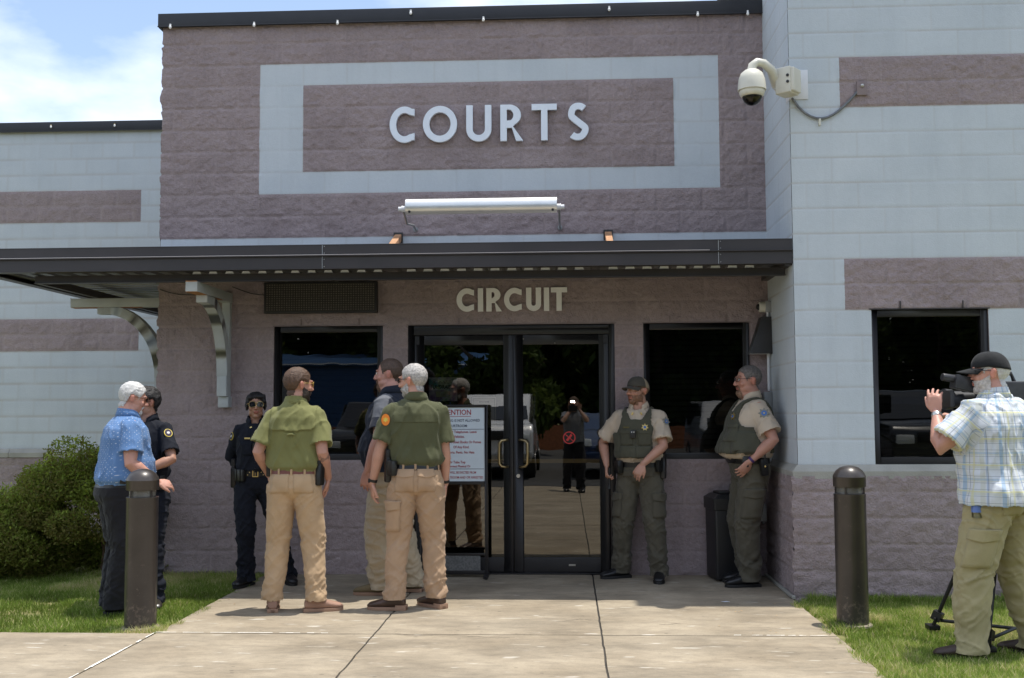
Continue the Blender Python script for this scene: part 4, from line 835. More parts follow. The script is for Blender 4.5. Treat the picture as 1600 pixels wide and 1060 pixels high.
# parked cars: front towards the building
CARGL = mat('car_window', (.02, .023, .025), .05, ior=1.9); TYRE = mat('tyre_rubber', (.02, .02, .02), .8); RIM = mat('alloy_rim', (.5, .5, .5), .3, .8); HL = mat('headlight_lens', (.75, .78, .8), .1)
def car(x, y, kind, col, label, w=1.9):
    # local y = 0 at the nose, -y is behind it
    paint = mat(col[0], col[1], .25, .2, coat=.6); d = empty({'truck': 'pickup_truck', 'suv': 'parked_suv', 'sedan': 'parked_car'}[kind], (x, y, 0), 0, label, {'truck': 'truck', 'suv': 'car', 'sedan': 'car'}[kind], 'vehicles parked in the lot')
    if kind == 'truck': side = [(0, .45), (0, 1.05), (-.12, 1.18), (-1.5, 1.25), (-2.3, 1.85), (-3.6, 1.88), (-3.9, 1.28), (-5.7, 1.28), (-5.75, .5)]; cab = [(-1.55, 1.27), (-2.28, 1.80), (-3.55, 1.83), (-3.82, 1.29)]
    elif kind == 'suv': side = [(0, .4), (.02, .9), (-.2, 1.05), (-1.3, 1.12), (-2.0, 1.68), (-4.3, 1.7), (-4.75, 1.1), (-4.8, .45)]; cab = [(-1.35, 1.13), (-2.0, 1.63), (-4.2, 1.65), (-4.6, 1.13)]
    else: side = [(0, .35), (.02, .7), (-.2, .85), (-1.3, .98), (-2.1, 1.42), (-3.4, 1.42), (-4.1, 1.02), (-4.7, .98), (-4.75, .4)]; cab = [(-1.4, 1.0), (-2.1, 1.38), (-3.35, 1.38), (-3.95, 1.04)]
    V = []; F = []; n = len(side)
    for s in (-1, 1):
        for (yy, zz) in side: V.append((s*w/2*(1 if zz < 1.2 else .86), yy, zz))
    b = MB(); b.add(V, [tuple(range(n)), tuple(range(2*n-1, n-1, -1))]+[(i, (i+1) % n, (i+1) % n+n, i+n) for i in range(n)]); b.build('body', paint, d, bevel=.07, seg=4)
    b = MB(); (a0, z0), (a1, z1) = cab[0], cab[1]; b.add([(-w*.41, a0+.03, z0+.02), (w*.41, a0+.03, z0+.02), (w*.38, a1+.02, z1), (-w*.38, a1+.02, z1)], [(0, 1, 2, 3)]); b.build('windscreen', CARGL, d)
    for s in (-1, 1):
        b = MB(); b.prism([(q, z_) for q, z_ in cab], 0, .01, 0, Matrix(((0, 1, 0, s*(w/2-.05)), (1, 0, 0, 0), (0, 0, 1, 0), (0, 0, 0, 1)))); b.build('side_window', CARGL, d)
        zl = .78 if kind != 'truck' else .92
        b = MB(); b.cbox((s*w*.38, .03, zl), (.32, .08, .16)); b.build('headlight', HL, d, bevel=.02)
        for yy in (-.95, -3.75 if kind != 'truck' else -4.5):
            wr = .36 if kind != 'sedan' else .32; b = MB(); b.tube([(s*(w/2-.22), yy, wr), (s*(w/2+.01), yy, wr)], wr, 24); wh = b.build('wheel', TYRE, d, True); b = MB(); b.tube([(s*(w/2+.005), yy, wr), (s*(w/2+.02), yy, wr)], wr*.6, 20); b.build('rim', RIM, wh, True)
    zg = {'truck': .95, 'suv': .8, 'sedan': .62}[kind]
    b = MB(); b.cbox((0, .03, zg), (w*.5, .05, .22)); b.build('grille', BLACK, d, bevel=.01); b = MB(); b.cbox((0, .06, .5), (w*.98, .12, .18)); b.build('bumper', STEEL if kind == 'truck' else paint, d, bevel=.03)
car(-1.35, -12.8, 'suv', ('charcoal_car_paint', (.03, .03, .035)), 'charcoal vehicle parked opposite the left entrance window')
car(1.15, -13.2, 'truck', ('white_truck_paint', (.75, .76, .78)), 'white pickup truck parked opposite the double doors')
car(3.9, -13.4, 'sedan', ('navy_car_paint', (.02, .04, .10)), 'dark blue car parked behind the photographer')
car(6.7, -13.0, 'suv', ('silver_car_paint', (.45, .46, .48)), 'silver vehicle parked opposite the right entrance window')
car(9.7, -12.6, 'truck', ('black_truck_paint', (.03, .035, .045)), 'dark pickup truck parked opposite the tall right wing')
car(-4.3, -13.1, 'sedan', ('grey_car_paint', (.12, .12, .13)), 'grey car parked at the left end of the row')
b = MB(); b.box((-30, -33, 0), (30, -32.8, .9)); tag(b.build('brick_wall', mat('orange_brick', (.33, .12, .05), .85, var=.25, vs=9)), 'low orange brick wall running behind the parked cars', 'wall')

# ---- video camera on a tripod, water bottle
TR = mat('tripod_black', (.012, .012, .013), .4, .2)
ap = Vector((5.60, -2.72, 0)); d = empty('tripod', tuple(ap), 0, 'black video tripod standing on grass behind the cameraman', 'tripod')
hub = Vector((0, 0, 1.12))
for foot in [Vector((5.225, -2.40, 0))-ap, Vector((5.335, -3.05, 0))-ap, Vector((6.05, -2.55, 0))-ap]:
    foot.z = .02; dr = (foot-hub).normalized(); sd = dr.cross(Vector((0, 0, 1))).normalized(); b = MB(); mid = hub.lerp(foot, .55)
    for s in (-1, 1): b.tube([hub+sd*s*.03+dr*.03, mid+sd*s*.024], .011, 10)
    b.tube([hub.lerp(foot, .3), hub.lerp(foot, .62)], .012, 10); M = Matrix.Translation(mid) @ dr.to_track_quat('Z', 'X').to_matrix().to_4x4(); b.cbox((0, 0, 0), (.085, .05, .07), 0, M)
    lg = b.build('leg', TR, d, bevel=.003); b = MB(); b.tube([mid, foot], [.014, .012], 10); m2 = hub.lerp(foot, .93); M = Matrix.Translation(m2) @ dr.to_track_quat('Z', 'X').to_matrix().to_4x4(); b.cbox((0, 0, 0), (.06, .05, .06), 0, M); b.build('lower_tube', TR, lg)
    b = MB(); b.cbox((foot.x, foot.y, .022), (.07, .10, .03)); b.tube([(foot.x, foot.y-.04, .03), (foot.x, foot.y-.05, .09)], .008, 8); b.build('foot_pad', TR, lg, bevel=.006)
b = MB()
for foot in [(5.225-ap.x, -2.40-ap.y), (5.335-ap.x, -3.05-ap.y), (6.05-ap.x, -2.55-ap.y)]: b.tube([(0, -.07, .09), (foot[0]*.88, foot[1]*.88, .07)], .011, 8)
b.build('spreader', TR, d); b = MB(); b.cyl((0, 0), .065, 1.09, 1.17, 20); b.cyl((0, 0), .045, 1.17, 1.28, 20); b.cbox((0, 0, 1.32), (.13, .16, .08)); b.build('head', TR, d, bevel=.006)
b = MB(); b.tube([(.05, 0, 1.3), (.35, -.12, 1.12)], .011, 10); b.build('pan_handle', TR, d)
d = empty('video_camera', (5.42, -2.86, 1.36), R(10), 'black shoulder-style video camera held on tripod by the man in the plaid shirt', 'video camera')
CB = mat('camera_body_black', (.028, .028, .031), .4, var=.3, vs=25)
b = MB(); b.box((-.05, -.06, .03), (.30, .06, .26)); b.box((.30, -.055, .05), (.40, .055, .24)); b.build('body', CB, d, bevel=.012, seg=3)
b = MB(); b.tube([(-.05, 0, .15), (-.14, 0, .15), (-.142, 0, .15), (-.2, 0, .15), (-.202, 0, .15), (-.25, 0, .15)], [.045, .045, .052, .052, .062, .066], 22); b.build('lens', CB, d, True)
b = MB(); b.box((-.255, -.085, .10), (-.225, .085, .205)); b.build('lens_hood', DKGREY, d, bevel=.006)
Mv = Matrix.Translation((-.11, -.085, .235)) @ Matrix.Rotation(R(12), 4, 'Y')
b = MB(); b.cbox((-.05, 0, 0), (.15, .075, .085), 0, Mv); b.tube([Mv @ Vector((.02, 0, 0)), Mv @ Vector((.06, 0, .01)), Mv @ Vector((.10, 0, .015))], [.038, .046, .05], 18); b.tube([Mv @ Vector((-.12, 0, .015)), Mv @ Vector((-.20, 0, .010))], .024, 12); b.build('viewfinder', CB, d, bevel=.005)
b = MB(); b.tube([(-.02, 0, .26), (.0, 0, .31), (.2, 0, .31), (.22, 0, .26)], .013, 10); b.build('top_handle', CB, d, True)
b = MB(); b.box((-.03, -.066, .06), (.12, -.06, .2)); b.ball((.17, -.062, .1), .006, 8); b.build('side_controls', DKGREY, d)
b = MB(); b.box((.40, -.05, .06), (.47, .05, .23)); b.build('battery', BLACK, d, bevel=.008)
b = MB(); b.ball((.455, -.052, .12), .006, 8); bl = mat('blue_led', (.05, .1, .9), .3); bl.node_tree.nodes['Principled BSDF'].inputs['Emission Color'].default_value = (.1, .2, 1, 1); bl.node_tree.nodes['Principled BSDF'].inputs['Emission Strength'].default_value = 2; b.build('indicator_lamp', bl, d)
# ============================================================ people
def loft(rings):
    V = []; F = []; n = len(rings[0])
    for r in rings: V += [tuple(p) for p in r]
    for i in range(len(rings)-1):
        for k in range(n): F.append((i*n+k, i*n+(k+1) % n, (i+1)*n+(k+1) % n, (i+1)*n+k))
    F += [tuple(range(n))[::-1], tuple((len(rings)-1)*n+k for k in range(n))]
    return V, F
def tubeR(pts, rs, n=16, flat=None, M=None):
    # rs: radius or (a,b) per point; flat: side direction for a
    pts = [Vector(p) for p in pts]; rings = []; up = Vector(flat) if flat else None
    for i, p in enumerate(pts):
        d = (pts[min(i+1, len(pts)-1)]-pts[max(i-1, 0)]).normalized()
        if up is None: up = d.orthogonal().normalized()
        u = (up-d*up.dot(d)).normalized(); up = u; s = d.cross(u); r = rs[i]
        a, b = r if isinstance(r, tuple) else (r, r)
        rings.append([p+u*a*math.cos(2*math.pi*k/n)+s*b*math.sin(2*math.pi*k/n) for k in range(n)])
    return loft(rings)
def capsule(pts, rs, n=14, flat=None):
    # rounded ends
    pts = [Vector(p) for p in pts]; d0 = (pts[1]-pts[0]).normalized(); d1 = (pts[-1]-pts[-2]).normalized()
    g = lambda r, q: tuple(x*q for x in r) if isinstance(r, tuple) else r*q
    m = lambda r: max(r) if isinstance(r, tuple) else r
    P = [pts[0]-d0*m(rs[0])*.9, pts[0]-d0*m(rs[0])*.55]+pts+[pts[-1]+d1*m(rs[-1])*.55, pts[-1]+d1*m(rs[-1])*.9]
    return tubeR(P, [g(rs[0], .25), g(rs[0], .8)]+list(rs)+[g(rs[-1], .8), g(rs[-1], .25)], n, flat)
def fixtube(pts, rs, d, n=20):      # tube whose rings all face one axis (so an end can be turned inward)
    d = Vector(d).normalized(); u = d.orthogonal().normalized(); v = d.cross(u)
    return loft([[Vector(p)+u*r*math.cos(2*math.pi*k/n)+v*r*math.sin(2*math.pi*k/n) for k in range(n)] for p, r in zip(pts, rs)])
def ellip(c, r, M=None, n=20):
    b = MB(); b.ball((0, 0, 0), r, n); V = [Vector(v) for v in b.v]
    if M: V = [M @ v for v in V]
    return [tuple(Vector(c)+v) for v in V], b.f
def fuse(name, pieces, vox, mats, parent, disp=None, smooth=4, T=None, cuts=(), attr=None):
    V = []; F = []
    for v, f in pieces:
        b = len(V); V += [tuple(q) for q in v]; F += [tuple(b+i for i in g) for g in f]
    me = bpy.data.meshes.new(name); me.from_pydata(V, [], F)
    bm = bmesh.new(); bm.from_mesh(me); bmesh.ops.remove_doubles(bm, verts=bm.verts, dist=1e-6); bmesh.ops.recalc_face_normals(bm, faces=bm.faces); bm.to_mesh(me); bm.free()
    tmp = bpy.data.objects.new('tmp', me); COL.objects.link(tmp)
    m = tmp.modifiers.new('r', 'REMESH'); m.mode = 'VOXEL'; m.voxel_size = vox; m.use_smooth_shade = True
    s = tmp.modifiers.new('s', 'SMOOTH'); s.iterations = smooth; s.factor = .5
    dg = bpy.context.evaluated_depsgraph_get(); dg.update(); ev = tmp.evaluated_get(dg); out = bpy.data.meshes.new_from_object(ev)
    bpy.data.objects.remove(tmp); bpy.data.meshes.remove(me)
    if disp:
        n = len(out.vertices); co = np.empty(n*3, np.float32); no = np.empty(n*3, np.float32); out.vertices.foreach_get('co', co); out.vertices.foreach_get('normal', no)
        co = co.reshape(-1, 3); no = no.reshape(-1, 3); d = disp(co.astype(float)); co = co+no*d[:, None]; out.vertices.foreach_set('co', co.ravel().astype(np.float32))
    if cuts:
        bm = bmesh.new(); bm.from_mesh(out); kill = []
        for f in bm.faces:
            c = f.calc_center_median()
            for ct in cuts:
                q = c-Vector(ct[0]); nn = Vector(ct[1]); t_ = q.dot(nn)
                if t_ > 0 and q.length < ct[2] and (len(ct) < 4 or ((q-nn*t_).length < ct[3] and ct[4](c))): kill.append(f); break
        bmesh.ops.delete(bm, geom=kill, context='FACES'); bm.to_mesh(out); bm.free()
    out.materials.clear()
    return link(name, out, mats, parent, True)
def coords(o):
    n = len(o.data.vertices); co = np.empty(n*3, np.float32); o.data.vertices.foreach_get('co', co); return co.reshape(-1, 3).astype(float)
def norms(o):
    n = len(o.data.vertices); co = np.empty(n*3, np.float32); o.data.vertices.foreach_get('normal', co); return co.reshape(-1, 3).astype(float)
def shell(name, src, mask, thick, m, parent, nf=None, smoothb=True, solid=0):
    co = coords(src); no = norms(src); w = mask(co)             # w>0 inside
    me = src.data; nF = len(me.polygons); ls = np.empty(len(me.loops), np.int32); me.loops.foreach_get('vertex_index', ls)
    st = np.empty(nF, np.int32); me.polygons.foreach_get('loop_start', st); tt = np.empty(nF, np.int32); me.polygons.foreach_get('loop_total', tt)
    q = st[tt == 4]; F = np.stack([ls[q], ls[q+1], ls[q+2], ls[q+3]], 1)
    F = F[(w[F] > 0).all(1)]
    if len(F) == 0: return None
    ids, inv = np.unique(F.ravel(), return_inverse=True); c = co[ids]; nn = no[ids]; t = thick(c, w[ids])
    if nf is not None: t = t+nf(c, w[ids])
    me2 = npmesh(name, c+nn*t[:, None], inv.reshape(-1, 4)); o = link(name, me2, m, parent, True)
    if solid:
        s = o.modifiers.new('s', 'SOLIDIFY'); s.thickness = solid; s.offset = -1
    return o
def ik(a, t, l1, l2, hint):
    a = Vector(a); t = Vector(t); d = t-a; L = min(d.length, (l1+l2)*.995); d.normalize(); x = (l1*l1-l2*l2+L*L)/(2*L); h = math.sqrt(max(0, l1*l1-x*x))
    hv = Vector(hint); hv = (hv-d*hv.dot(d)).normalized(); return a+d*x+hv*h, a+d*L

def clothmat(name, col, var=.08, rough=.85, pat=None, sheen=.2, fold=.35, col2=None):
    m = mat(name, col, rough, var=var, vs=7, bump=fold, bs=16, bd=.012, b2=.25, b2s=900); b = m.node_tree.nodes['Principled BSDF']; b.inputs['Sheen Weight'].default_value = sheen*.5; b.inputs['Specular IOR Level'].default_value = .25
    n = m.node_tree.nodes; L = m.node_tree.links
    if pat:
        a = n.new('ShaderNodeAttribute'); a.attribute_name = 'cuv'; src = b.inputs['Base Color'].links[0].from_socket
        if pat == 'dots':
            mp = n.new('ShaderNodeMapping'); mp.inputs['Scale'].default_value = (44, 44, 0); mp.inputs['Rotation'].default_value = (0, 0, R(45)); L.new(a.outputs['Vector'], mp.inputs[0])
            v = n.new('ShaderNodeTexVoronoi'); v.inputs['Randomness'].default_value = .15; v.inputs['Scale'].default_value = 1; L.new(mp.outputs[0], v.inputs['Vector'])
            r = n.new('ShaderNodeMapRange'); r.inputs[1].default_value = .11; r.inputs[2].default_value = .17; r.inputs[3].default_value = .8; r.inputs[4].default_value = 0; L.new(v.outputs['Distance'], r.inputs[0])
            x = n.new('ShaderNodeMix'); x.data_type = 'RGBA'; L.new(r.outputs[0], x.inputs[0]); L.new(src, x.inputs[6]); x.inputs[7].default_value = (.55, .60, .68, 1); L.new(x.outputs[2], b.inputs['Base Color'])
        if pat == 'plaid':
            sx = n.new('ShaderNodeSeparateXYZ'); L.new(a.outputs['Vector'], sx.inputs[0]); cur = src
            for ch, per, off, wd, c, f in [(0, .075, .0, .24, (.50, .51, .42), .5), (1, .075, .3, .26, (.50, .51, .42), .5), (0, .15, .5, .09, (.25, .40, .60), .65), (1, .15, .1, .07, (.28, .42, .60), .5), (0, .075, .62, .04, (.12, .15, .20), .6), (1, .0375, .8, .07, (.10, .13, .16), .6), (0, .15, .85, .04, (.2, .3, .5), .5), (1, .15, .55, .06, (.62, .60, .32), .7), (0, .15, .2, .06, (.62, .60, .32), .6)]:
                d = n.new('ShaderNodeMath'); d.operation = 'DIVIDE'; d.inputs[1].default_value = per; L.new(sx.outputs[ch], d.inputs[0]); ad = n.new('ShaderNodeMath'); ad.operation = 'ADD'; ad.inputs[1].default_value = off+40; L.new(d.outputs[0], ad.inputs[0])
                fr = n.new('ShaderNodeMath'); fr.operation = 'FRACT'; L.new(ad.outputs[0], fr.inputs[0]); lt = n.new('ShaderNodeMath'); lt.operation = 'LESS_THAN'; lt.inputs[1].default_value = wd; L.new(fr.outputs[0], lt.inputs[0]); mu = n.new('ShaderNodeMath'); mu.operation = 'MULTIPLY'; mu.inputs[1].default_value = f; L.new(lt.outputs[0], mu.inputs[0])
                x = n.new('ShaderNodeMix'); x.data_type = 'RGBA'; L.new(mu.outputs[0], x.inputs[0]); L.new(cur, x.inputs[6]); x.inputs[7].default_value = (*c, 1); cur = x.outputs[2]
            L.new(cur, b.inputs['Base Color'])
    if col2:   # second cloth colour on panels marked by an attribute
        a = n.new('ShaderNodeAttribute'); a.attribute_name = 'panel'; src = b.inputs['Base Color'].links[0].from_socket; x = n.new('ShaderNodeMix'); x.data_type = 'RGBA'; L.new(a.outputs['Fac'], x.inputs[0]); L.new(src, x.inputs[6]); x.inputs[7].default_value = (*col2, 1); L.new(x.outputs[2], b.inputs['Base Color'])
    return m
def skinmat(name, col):
    m = mat(name, col, .5, var=.08, vs=12, bump=.15, bs=120, bd=.003); n = m.node_tree.nodes; L = m.node_tree.links; b = n['Principled BSDF']
    b.inputs['Subsurface Weight'].default_value = .12; b.inputs['Subsurface Radius'].default_value = (.012, .005, .003); b.inputs['Subsurface Scale'].default_value = 1
    a = n.new('ShaderNodeAttribute'); a.attribute_name = 'Tone'; src = b.inputs['Base Color'].links[0].from_socket; x = n.new('ShaderNodeMix'); x.data_type = 'RGBA'; x.blend_type = 'MULTIPLY'; x.inputs[0].default_value = 1; L.new(src, x.inputs[6]); L.new(a.outputs['Color'], x.inputs[7]); L.new(x.outputs[2], b.inputs['Base Color']); return m
def hairmat(name, col, var=.35): return mat(name, col, .6, var=var, vs=70, bump=.9, bs=160, bd=.006)
LEATHER = mat('black_duty_leather', (.010, .010, .010), .35, var=.2, bump=.2, bs=60)
LENS = mat('dark_lens', (.008, .008, .01), .12, ior=1.5); WIRE = mat('gold_wire', (.6, .45, .2), .3, .9); GOLD = mat('gold_badge', (.75, .55, .20), .3, .85); SILV = mat('silver_badge', (.6, .6, .58), .3, .8)
EYEW = mat('eye_white', (.62, .58, .54), .25); IRIS = mat('iris', (.05, .035, .025), .2)

TORSO = [(.84, .150, .085, .110), (.90, .172, .098, .130), (.96, .170, .100, .126), (1.03, .158, .105, .104), (1.12, .160, .110, .098), (1.24, .170, .116, .106), (1.34, .180, .118, .114), (1.41, .172, .104, .112), (1.46, .132, .082, .096), (1.50, .080, .064, .074), (1.54, .062, .058, .062)]
class Person:
    def __init__(s, label, loc, heading, H, skin, bulk=1., belly=0., lean=(0, 0), head=(0, 0), feet=None, arms=None, hipw=1., shw=1., headk=1.05, spread=0, hipoff=(0, 0), knees=None):
        s.k = H/1.80; s.root = empty('person', loc, R(heading), label, 'person'); s.bulk = bulk; s.belly = belly; s.lean = Vector((lean[0], lean[1], 0)); s.hipw = hipw; s.shw = shw
        s.skin = skinmat('skin', skin); s.headyaw, s.headpitch = head; s.headk = headk; s.hipoff = Vector((hipoff[0], hipoff[1], 0))
        # feet: [(x, y, yaw)] for left(+x), right(-x);  arms: [(wrist, elbow_hint, hand_dir, palm_n, curl)]
        s.feet = feet or [(.11, 0, 12), (-.11, 0, -12)]; s.arms = arms; s.knees = knees or [(.15, -1, 0), (-.15, -1, 0)]
        s.joints()
    def sp(s, z):           # spine offset at height z (unit body)
        t = max(0, (z-.95)/.55); return s.hipoff+s.lean*(t**1.15)
    def tor(s, z, add=0.):
        T = TORSO
        zs = [t[0] for t in T]; i = np.interp; rx = i(z, zs, [t[1] for t in T]); f = i(z, zs, [t[2] for t in T]); b = i(z, zs, [t[3] for t in T])
        bl = 1 if z > 1.42 else s.bulk; bl = 1+(s.bulk-1)*float(1-sst(np.array([z]), 1.38, 1.54)[0]*.8)
        if z < 1.0: rx *= s.hipw
        if z > 1.3: rx *= 1+(s.shw-1)*float(sst(np.array([z]), 1.28, 1.4)[0]-sst(np.array([z]), 1.46, 1.5)[0])
        g = math.exp(-((z-1.10)/.12)**2)
        return rx*bl+s.belly*.45*g+add, f*bl+s.belly*g+add, b*bl+s.belly*.1*g+add
    def tring(s, z, add=0., n=28, e=2.35, addf=0):
        rx, f, b = s.tor(z, add); f += addf; c = s.sp(z); out = []
        for k in range(n):
            a = 2*math.pi*k/n; cx, sy = math.cos(a), math.sin(a); m = (abs(cx)**e+abs(sy)**e)**(-1/e); x = rx*cx*m; y = (b if sy > 0 else f)*sy*m
            out.append(Vector((c.x+x, c.y+y, z))*s.k)
        return out
    def outside(s, c):
        z = c.z/s.k; rx, f, b = s.tor(z, .034); q = s.sp(z); x = abs(c.x/s.k-q.x)/rx; y = c.y/s.k-q.y; y = abs(y)/(b if y > 0 else f); return x**2.35+y**2.35 > 1
    def tpt(s, z, ang, add=0.):     # ang 0 = front, 90 = left side
        rx, f, b = s.tor(z, add); c = s.sp(z); a = R(ang-90); cx, sy = math.cos(a), math.sin(a); e = 2.35; m = (abs(cx)**e+abs(sy)**e)**(-1/e)
        p = Vector((c.x+rx*cx*m, c.y+(b if sy > 0 else f)*sy*m, z))*s.k; return p, Vector((cx, sy, 0)).normalized()
    def joints(s):
        k = s.k; s.hip = [Vector((x*.088*s.hipw*s.bulk**.5+s.hipoff.x, s.hipoff.y+.01, .90)) for x in (1, -1)]; s.ank = []; s.knee = []
        for i, (x, y, yaw) in enumerate(s.feet):
            t = Vector((x, y, .10)); kn, an = ik(s.hip[i], t, .408, .400, s.knees[i]); s.knee.append(kn); s.ank.append(t)
        n = s.sp(1.46); s.sh = [Vector((n.x+x*.168*s.shw*(1+(s.bulk-1)*.45), n.y+.008, 1.425)) for x in (1, -1)]
        s.el = []; s.wr = []
        for i, a in enumerate(s.arms or []):
            e, w = ik(s.sh[i], Vector(a[0]), .285, .255, a[1]); s.el.append(e); s.wr.append(w)
        nk = s.sp(1.54); s.hc = Vector((nk.x, nk.y-.014, 1.655))*k
        piv = Vector((nk.x, nk.y+.01, 1.57))*k
        s.HM = Matrix.Translation(piv) @ Matrix.Rotation(R(s.headyaw), 4, 'Z') @ Matrix.Rotation(R(s.headpitch), 4, 'X') @ Matrix.Translation(-piv) @ Matrix.Translation(s.hc) @ Matrix.Scale(k*s.headk, 4)
    def body(s, wide=1., nose=1., jaw=1., lipc=(.86, .62, .60), brow=(.35, .28, .22), open_hand=False, tan=None, fem=False, tint=None, chinfat=0):
        k = s.k; P = []
        K = lambda p: Vector(p)*k
        zz = [.86, .95, 1.03, 1.12, 1.24, 1.34, 1.41, 1.46, 1.50, 1.54]
        P.append(loft([s.tring(z, -.022) for z in zz]))
        nb = s.sp(1.50); hm = s.HM
        P.append(tubeR([K((nb.x, nb.y+.01, 1.46)), K((nb.x, nb.y+.006, 1.53)), hm @ Vector((0, .012, -.075)), hm @ Vector((0, .01, -.02))], [(.080*k*wide, .072*k), (.067*k*wide, .066*k), (.062*k*wide, .065*k), (.052*k, .05*k)] if not fem else [(.066*k, .062*k), (.052*k, .055*k), (.05*k, .056*k), (.046*k, .05*k)], 20, (1, 0, 0)))
        wn = 1+(s.bulk-1)*.6; P[-1] = (P[-1][0] if fem else tubeR([K((nb.x, nb.y+.01, 1.46)), K((nb.x, nb.y+.006, 1.53)), hm @ Vector((0, .014, -.075)), hm @ Vector((0, .012, -.02))], [(.080*k*wide*wn, .074*k*wn), (.067*k*wide*wn, .068*k*wn), (.063*k*wide*wn, .067*k*wn), (.052*k, .05*k)], 20, (1, 0, 0))[0], P[-1][1])
        # head (local units of metres for a 1.80 body, face towards -y)
        H = []
        def he(c, r, M=None): v, f = ellip(c, r, M, 22); H.append(([hm @ Vector(q) for q in v], f))
        he((0, .016, .032), (.0755*wide, .094, .086)); he((0, -.02, -.01), (.066*wide, .070, .098)); he((0, -.026, -.062), (.054*wide*jaw, .056, .048)); he((0, -.058, -.092*1.0), (.030*jaw, .026, .020))
        for x in (1, -1):
            he((x*.040*wide, -.060, -.024), (.023, .020, .022)); he((x*.050*wide, -.01, -.062), (.016*jaw, .042, .030))
            he((x*.078*wide, .016, -.004), (.008, .017, .030), Matrix.Rotation(R(-14*0), 3, 'X')); he((x*.083*wide, .022, .008), (.006, .014, .018))
            he((x*.026, -.079, .030), (.026, .012, .009))           # brow ridge
            he((x*.031, -.079, .0105), (.0125, .010, .0065))          # lids
            he((x*.0105*nose, -.098, -.030), (.0085, .010, .008))
        v, f = tubeR([(0, -.080, .022), (0, -.091, .005), (0, -.102, -.014), (0, -.109*1.0, -.027), (0, -.098, -.036)], [(.007, .006), (.0085, .009), (.011, .012), (.0135*nose, .012), (.008, .008)], 12, (1, 0, 0)); H.append(([hm @ Vector(q) for q in v], f))
        he((0, -.086, -.055), (.024, .010, .0065)); he((0, -.085, -.0665), (.021, .010, .007))
        if chinfat: he((0, -.02, -.105), (.05, .05, .022+chinfat)); 
        P += H
        # arms and hands
        s.handinfo = []
        for i, a in enumerate(s.arms):
            sh, el, wr = K(s.sh[i]), K(s.el[i]), K(s.wr[i]); b = 1+(s.bulk-1)*.7
            fb = .82 if fem else 1
            u = el-sh; f_ = wr-el
            P.append(capsule([sh, sh+u*.35, sh+u*.8, el, el+f_*.22, el+f_*.6, wr], [.056*b*k*fb, .051*b*k*fb, .043*b*k*fb, .041*b*k*fb, .044*b*k*fb, .035*b*k*fb, (.028*k*fb, .022*k*fb)], 16))
            s.hand(P, i, wr, a, k*fb**.3)
        for i in (0, 1): P.append(capsule([K(s.hip[i]), K(s.knee[i]), K(s.ank[i])], [.075*k, .05*k, .038*k], 12))
        o = fuse('body', P, .0052, s.skin, s.root, smooth=2); s.bodyo = o
        co = coords(o); inv = np.array(s.HM.inverted()); h = co @ inv[:3, :3].T+inv[:3, 3]; s.hl = h
        C = np.ones((len(co), 4), np.float32); x, y, z = h[:, 0], h[:, 1], h[:, 2]; ax = abs(x)
        def blend(w, c):
            for q in range(3): C[:, q] *= (1-w)+w*c[q]
        blend(np.exp(-((z+.030)**2/.012**2+(ax)**2/.018**2))*(y < -.08)*.55, (1.05, .78, .74)); blend(np.exp(-((z+.022)**2/.02**2+(ax-.04)**2/.02**2))*(y < -.04)*.5, (1.04, .80, .77)); blend(((ax > .074*wide) & (abs(z) < .04) & (y > -.01) & (y < .05))*.6, (1.04, .72, .68))
        blend(((z < -.050) & (z > -.0725) & (ax < .023) & (y < -.082))*1., lipc)
        blend(((abs(z+.0605) < .0022) & (ax < .024) & (y < -.08))*1., (.5, .35, .33))
        blend(((z > .030+.1*(ax-.02)**1 *.0) & (z < .041) & (ax > .010) & (ax < .046) & (y < -.066))*.85, brow)
        blend(((abs(z-.0105) < .008) & (abs(ax-.031) < .0145) & (y < -.07))*.5, (.80, .66, .62))
        blend(np.exp(-((z+.039)**2/.004**2+(ax-.006)**2/.004**2))*(y < -.09)*.7, (.45, .3, .28))
        if tint: tint(h, co, blend)
        at = o.data.color_attributes.new('Tone', 'FLOAT_COLOR', 'POINT'); at.data.foreach_set('color', C.ravel())
        return o
    def hand(s, P, i, wr, a, k):
        d = Vector(a[2]).normalized(); pn = Vector(a[3]); pn = (pn-d*pn.dot(d)).normalized()      # pn: direction the palm faces
        curl = a[4]; side = 1 if i == 0 else -1
        th = a[5] if len(a) > 5 else 1
        sd = d.cross(pn)*side*th      # towards the thumb
        W = wr; pc = W+d*.045*k
        P.append(capsule([W+d*.0*k, W+d*.035*k, W+d*.078*k], [(.026*k, .016*k), (.038*k, .0145*k), (.038*k, .0125*k)], 14, tuple(sd)))
        L = [(.068, .030, .0092), (.076, .0105, .0095), (.070, -.0095, .0090), (.054, -.0285, .0080)]; tips = []
        for j, (ln, off, r) in enumerate(L):
            base = W+d*.080*k+sd*off*k*1.12; q = base; dd = d.copy(); pts = [q-d*.02*k]; ang = curl*(.8+.12*j)
            ax = dd.cross(pn).normalized(); dd = dd+sd*(off*3.5); dd.normalize()
            for t, seg in enumerate((.45, .32, .23)):
                dd = Matrix.Rotation(R(ang*(.7 if t == 0 else 1.)), 3, ax) @ dd; q = q+dd*ln*seg*k*1.12; pts.append(q)
            P.append(capsule(pts, [r*k*1.06, r*k, r*k*.93, r*k*.82], 10)); tips.append(q)
        tb = W+d*.022*k+sd*.024*k; td = (d*.75+sd*.65+pn*.28).normalized(); t1 = tb+td*.038*k; td2 = (d*.92+sd*.22+pn*.32).normalized(); t2 = t1+td2*.032*k; t3 = t2+(td2+pn*.2).normalized()*.024*k
        P.append(capsule([tb, t1, t2, t3], [.0145*k, .0118*k, .0105*k, .0085*k], 10)); s.handinfo.append((W, d, pn, sd))
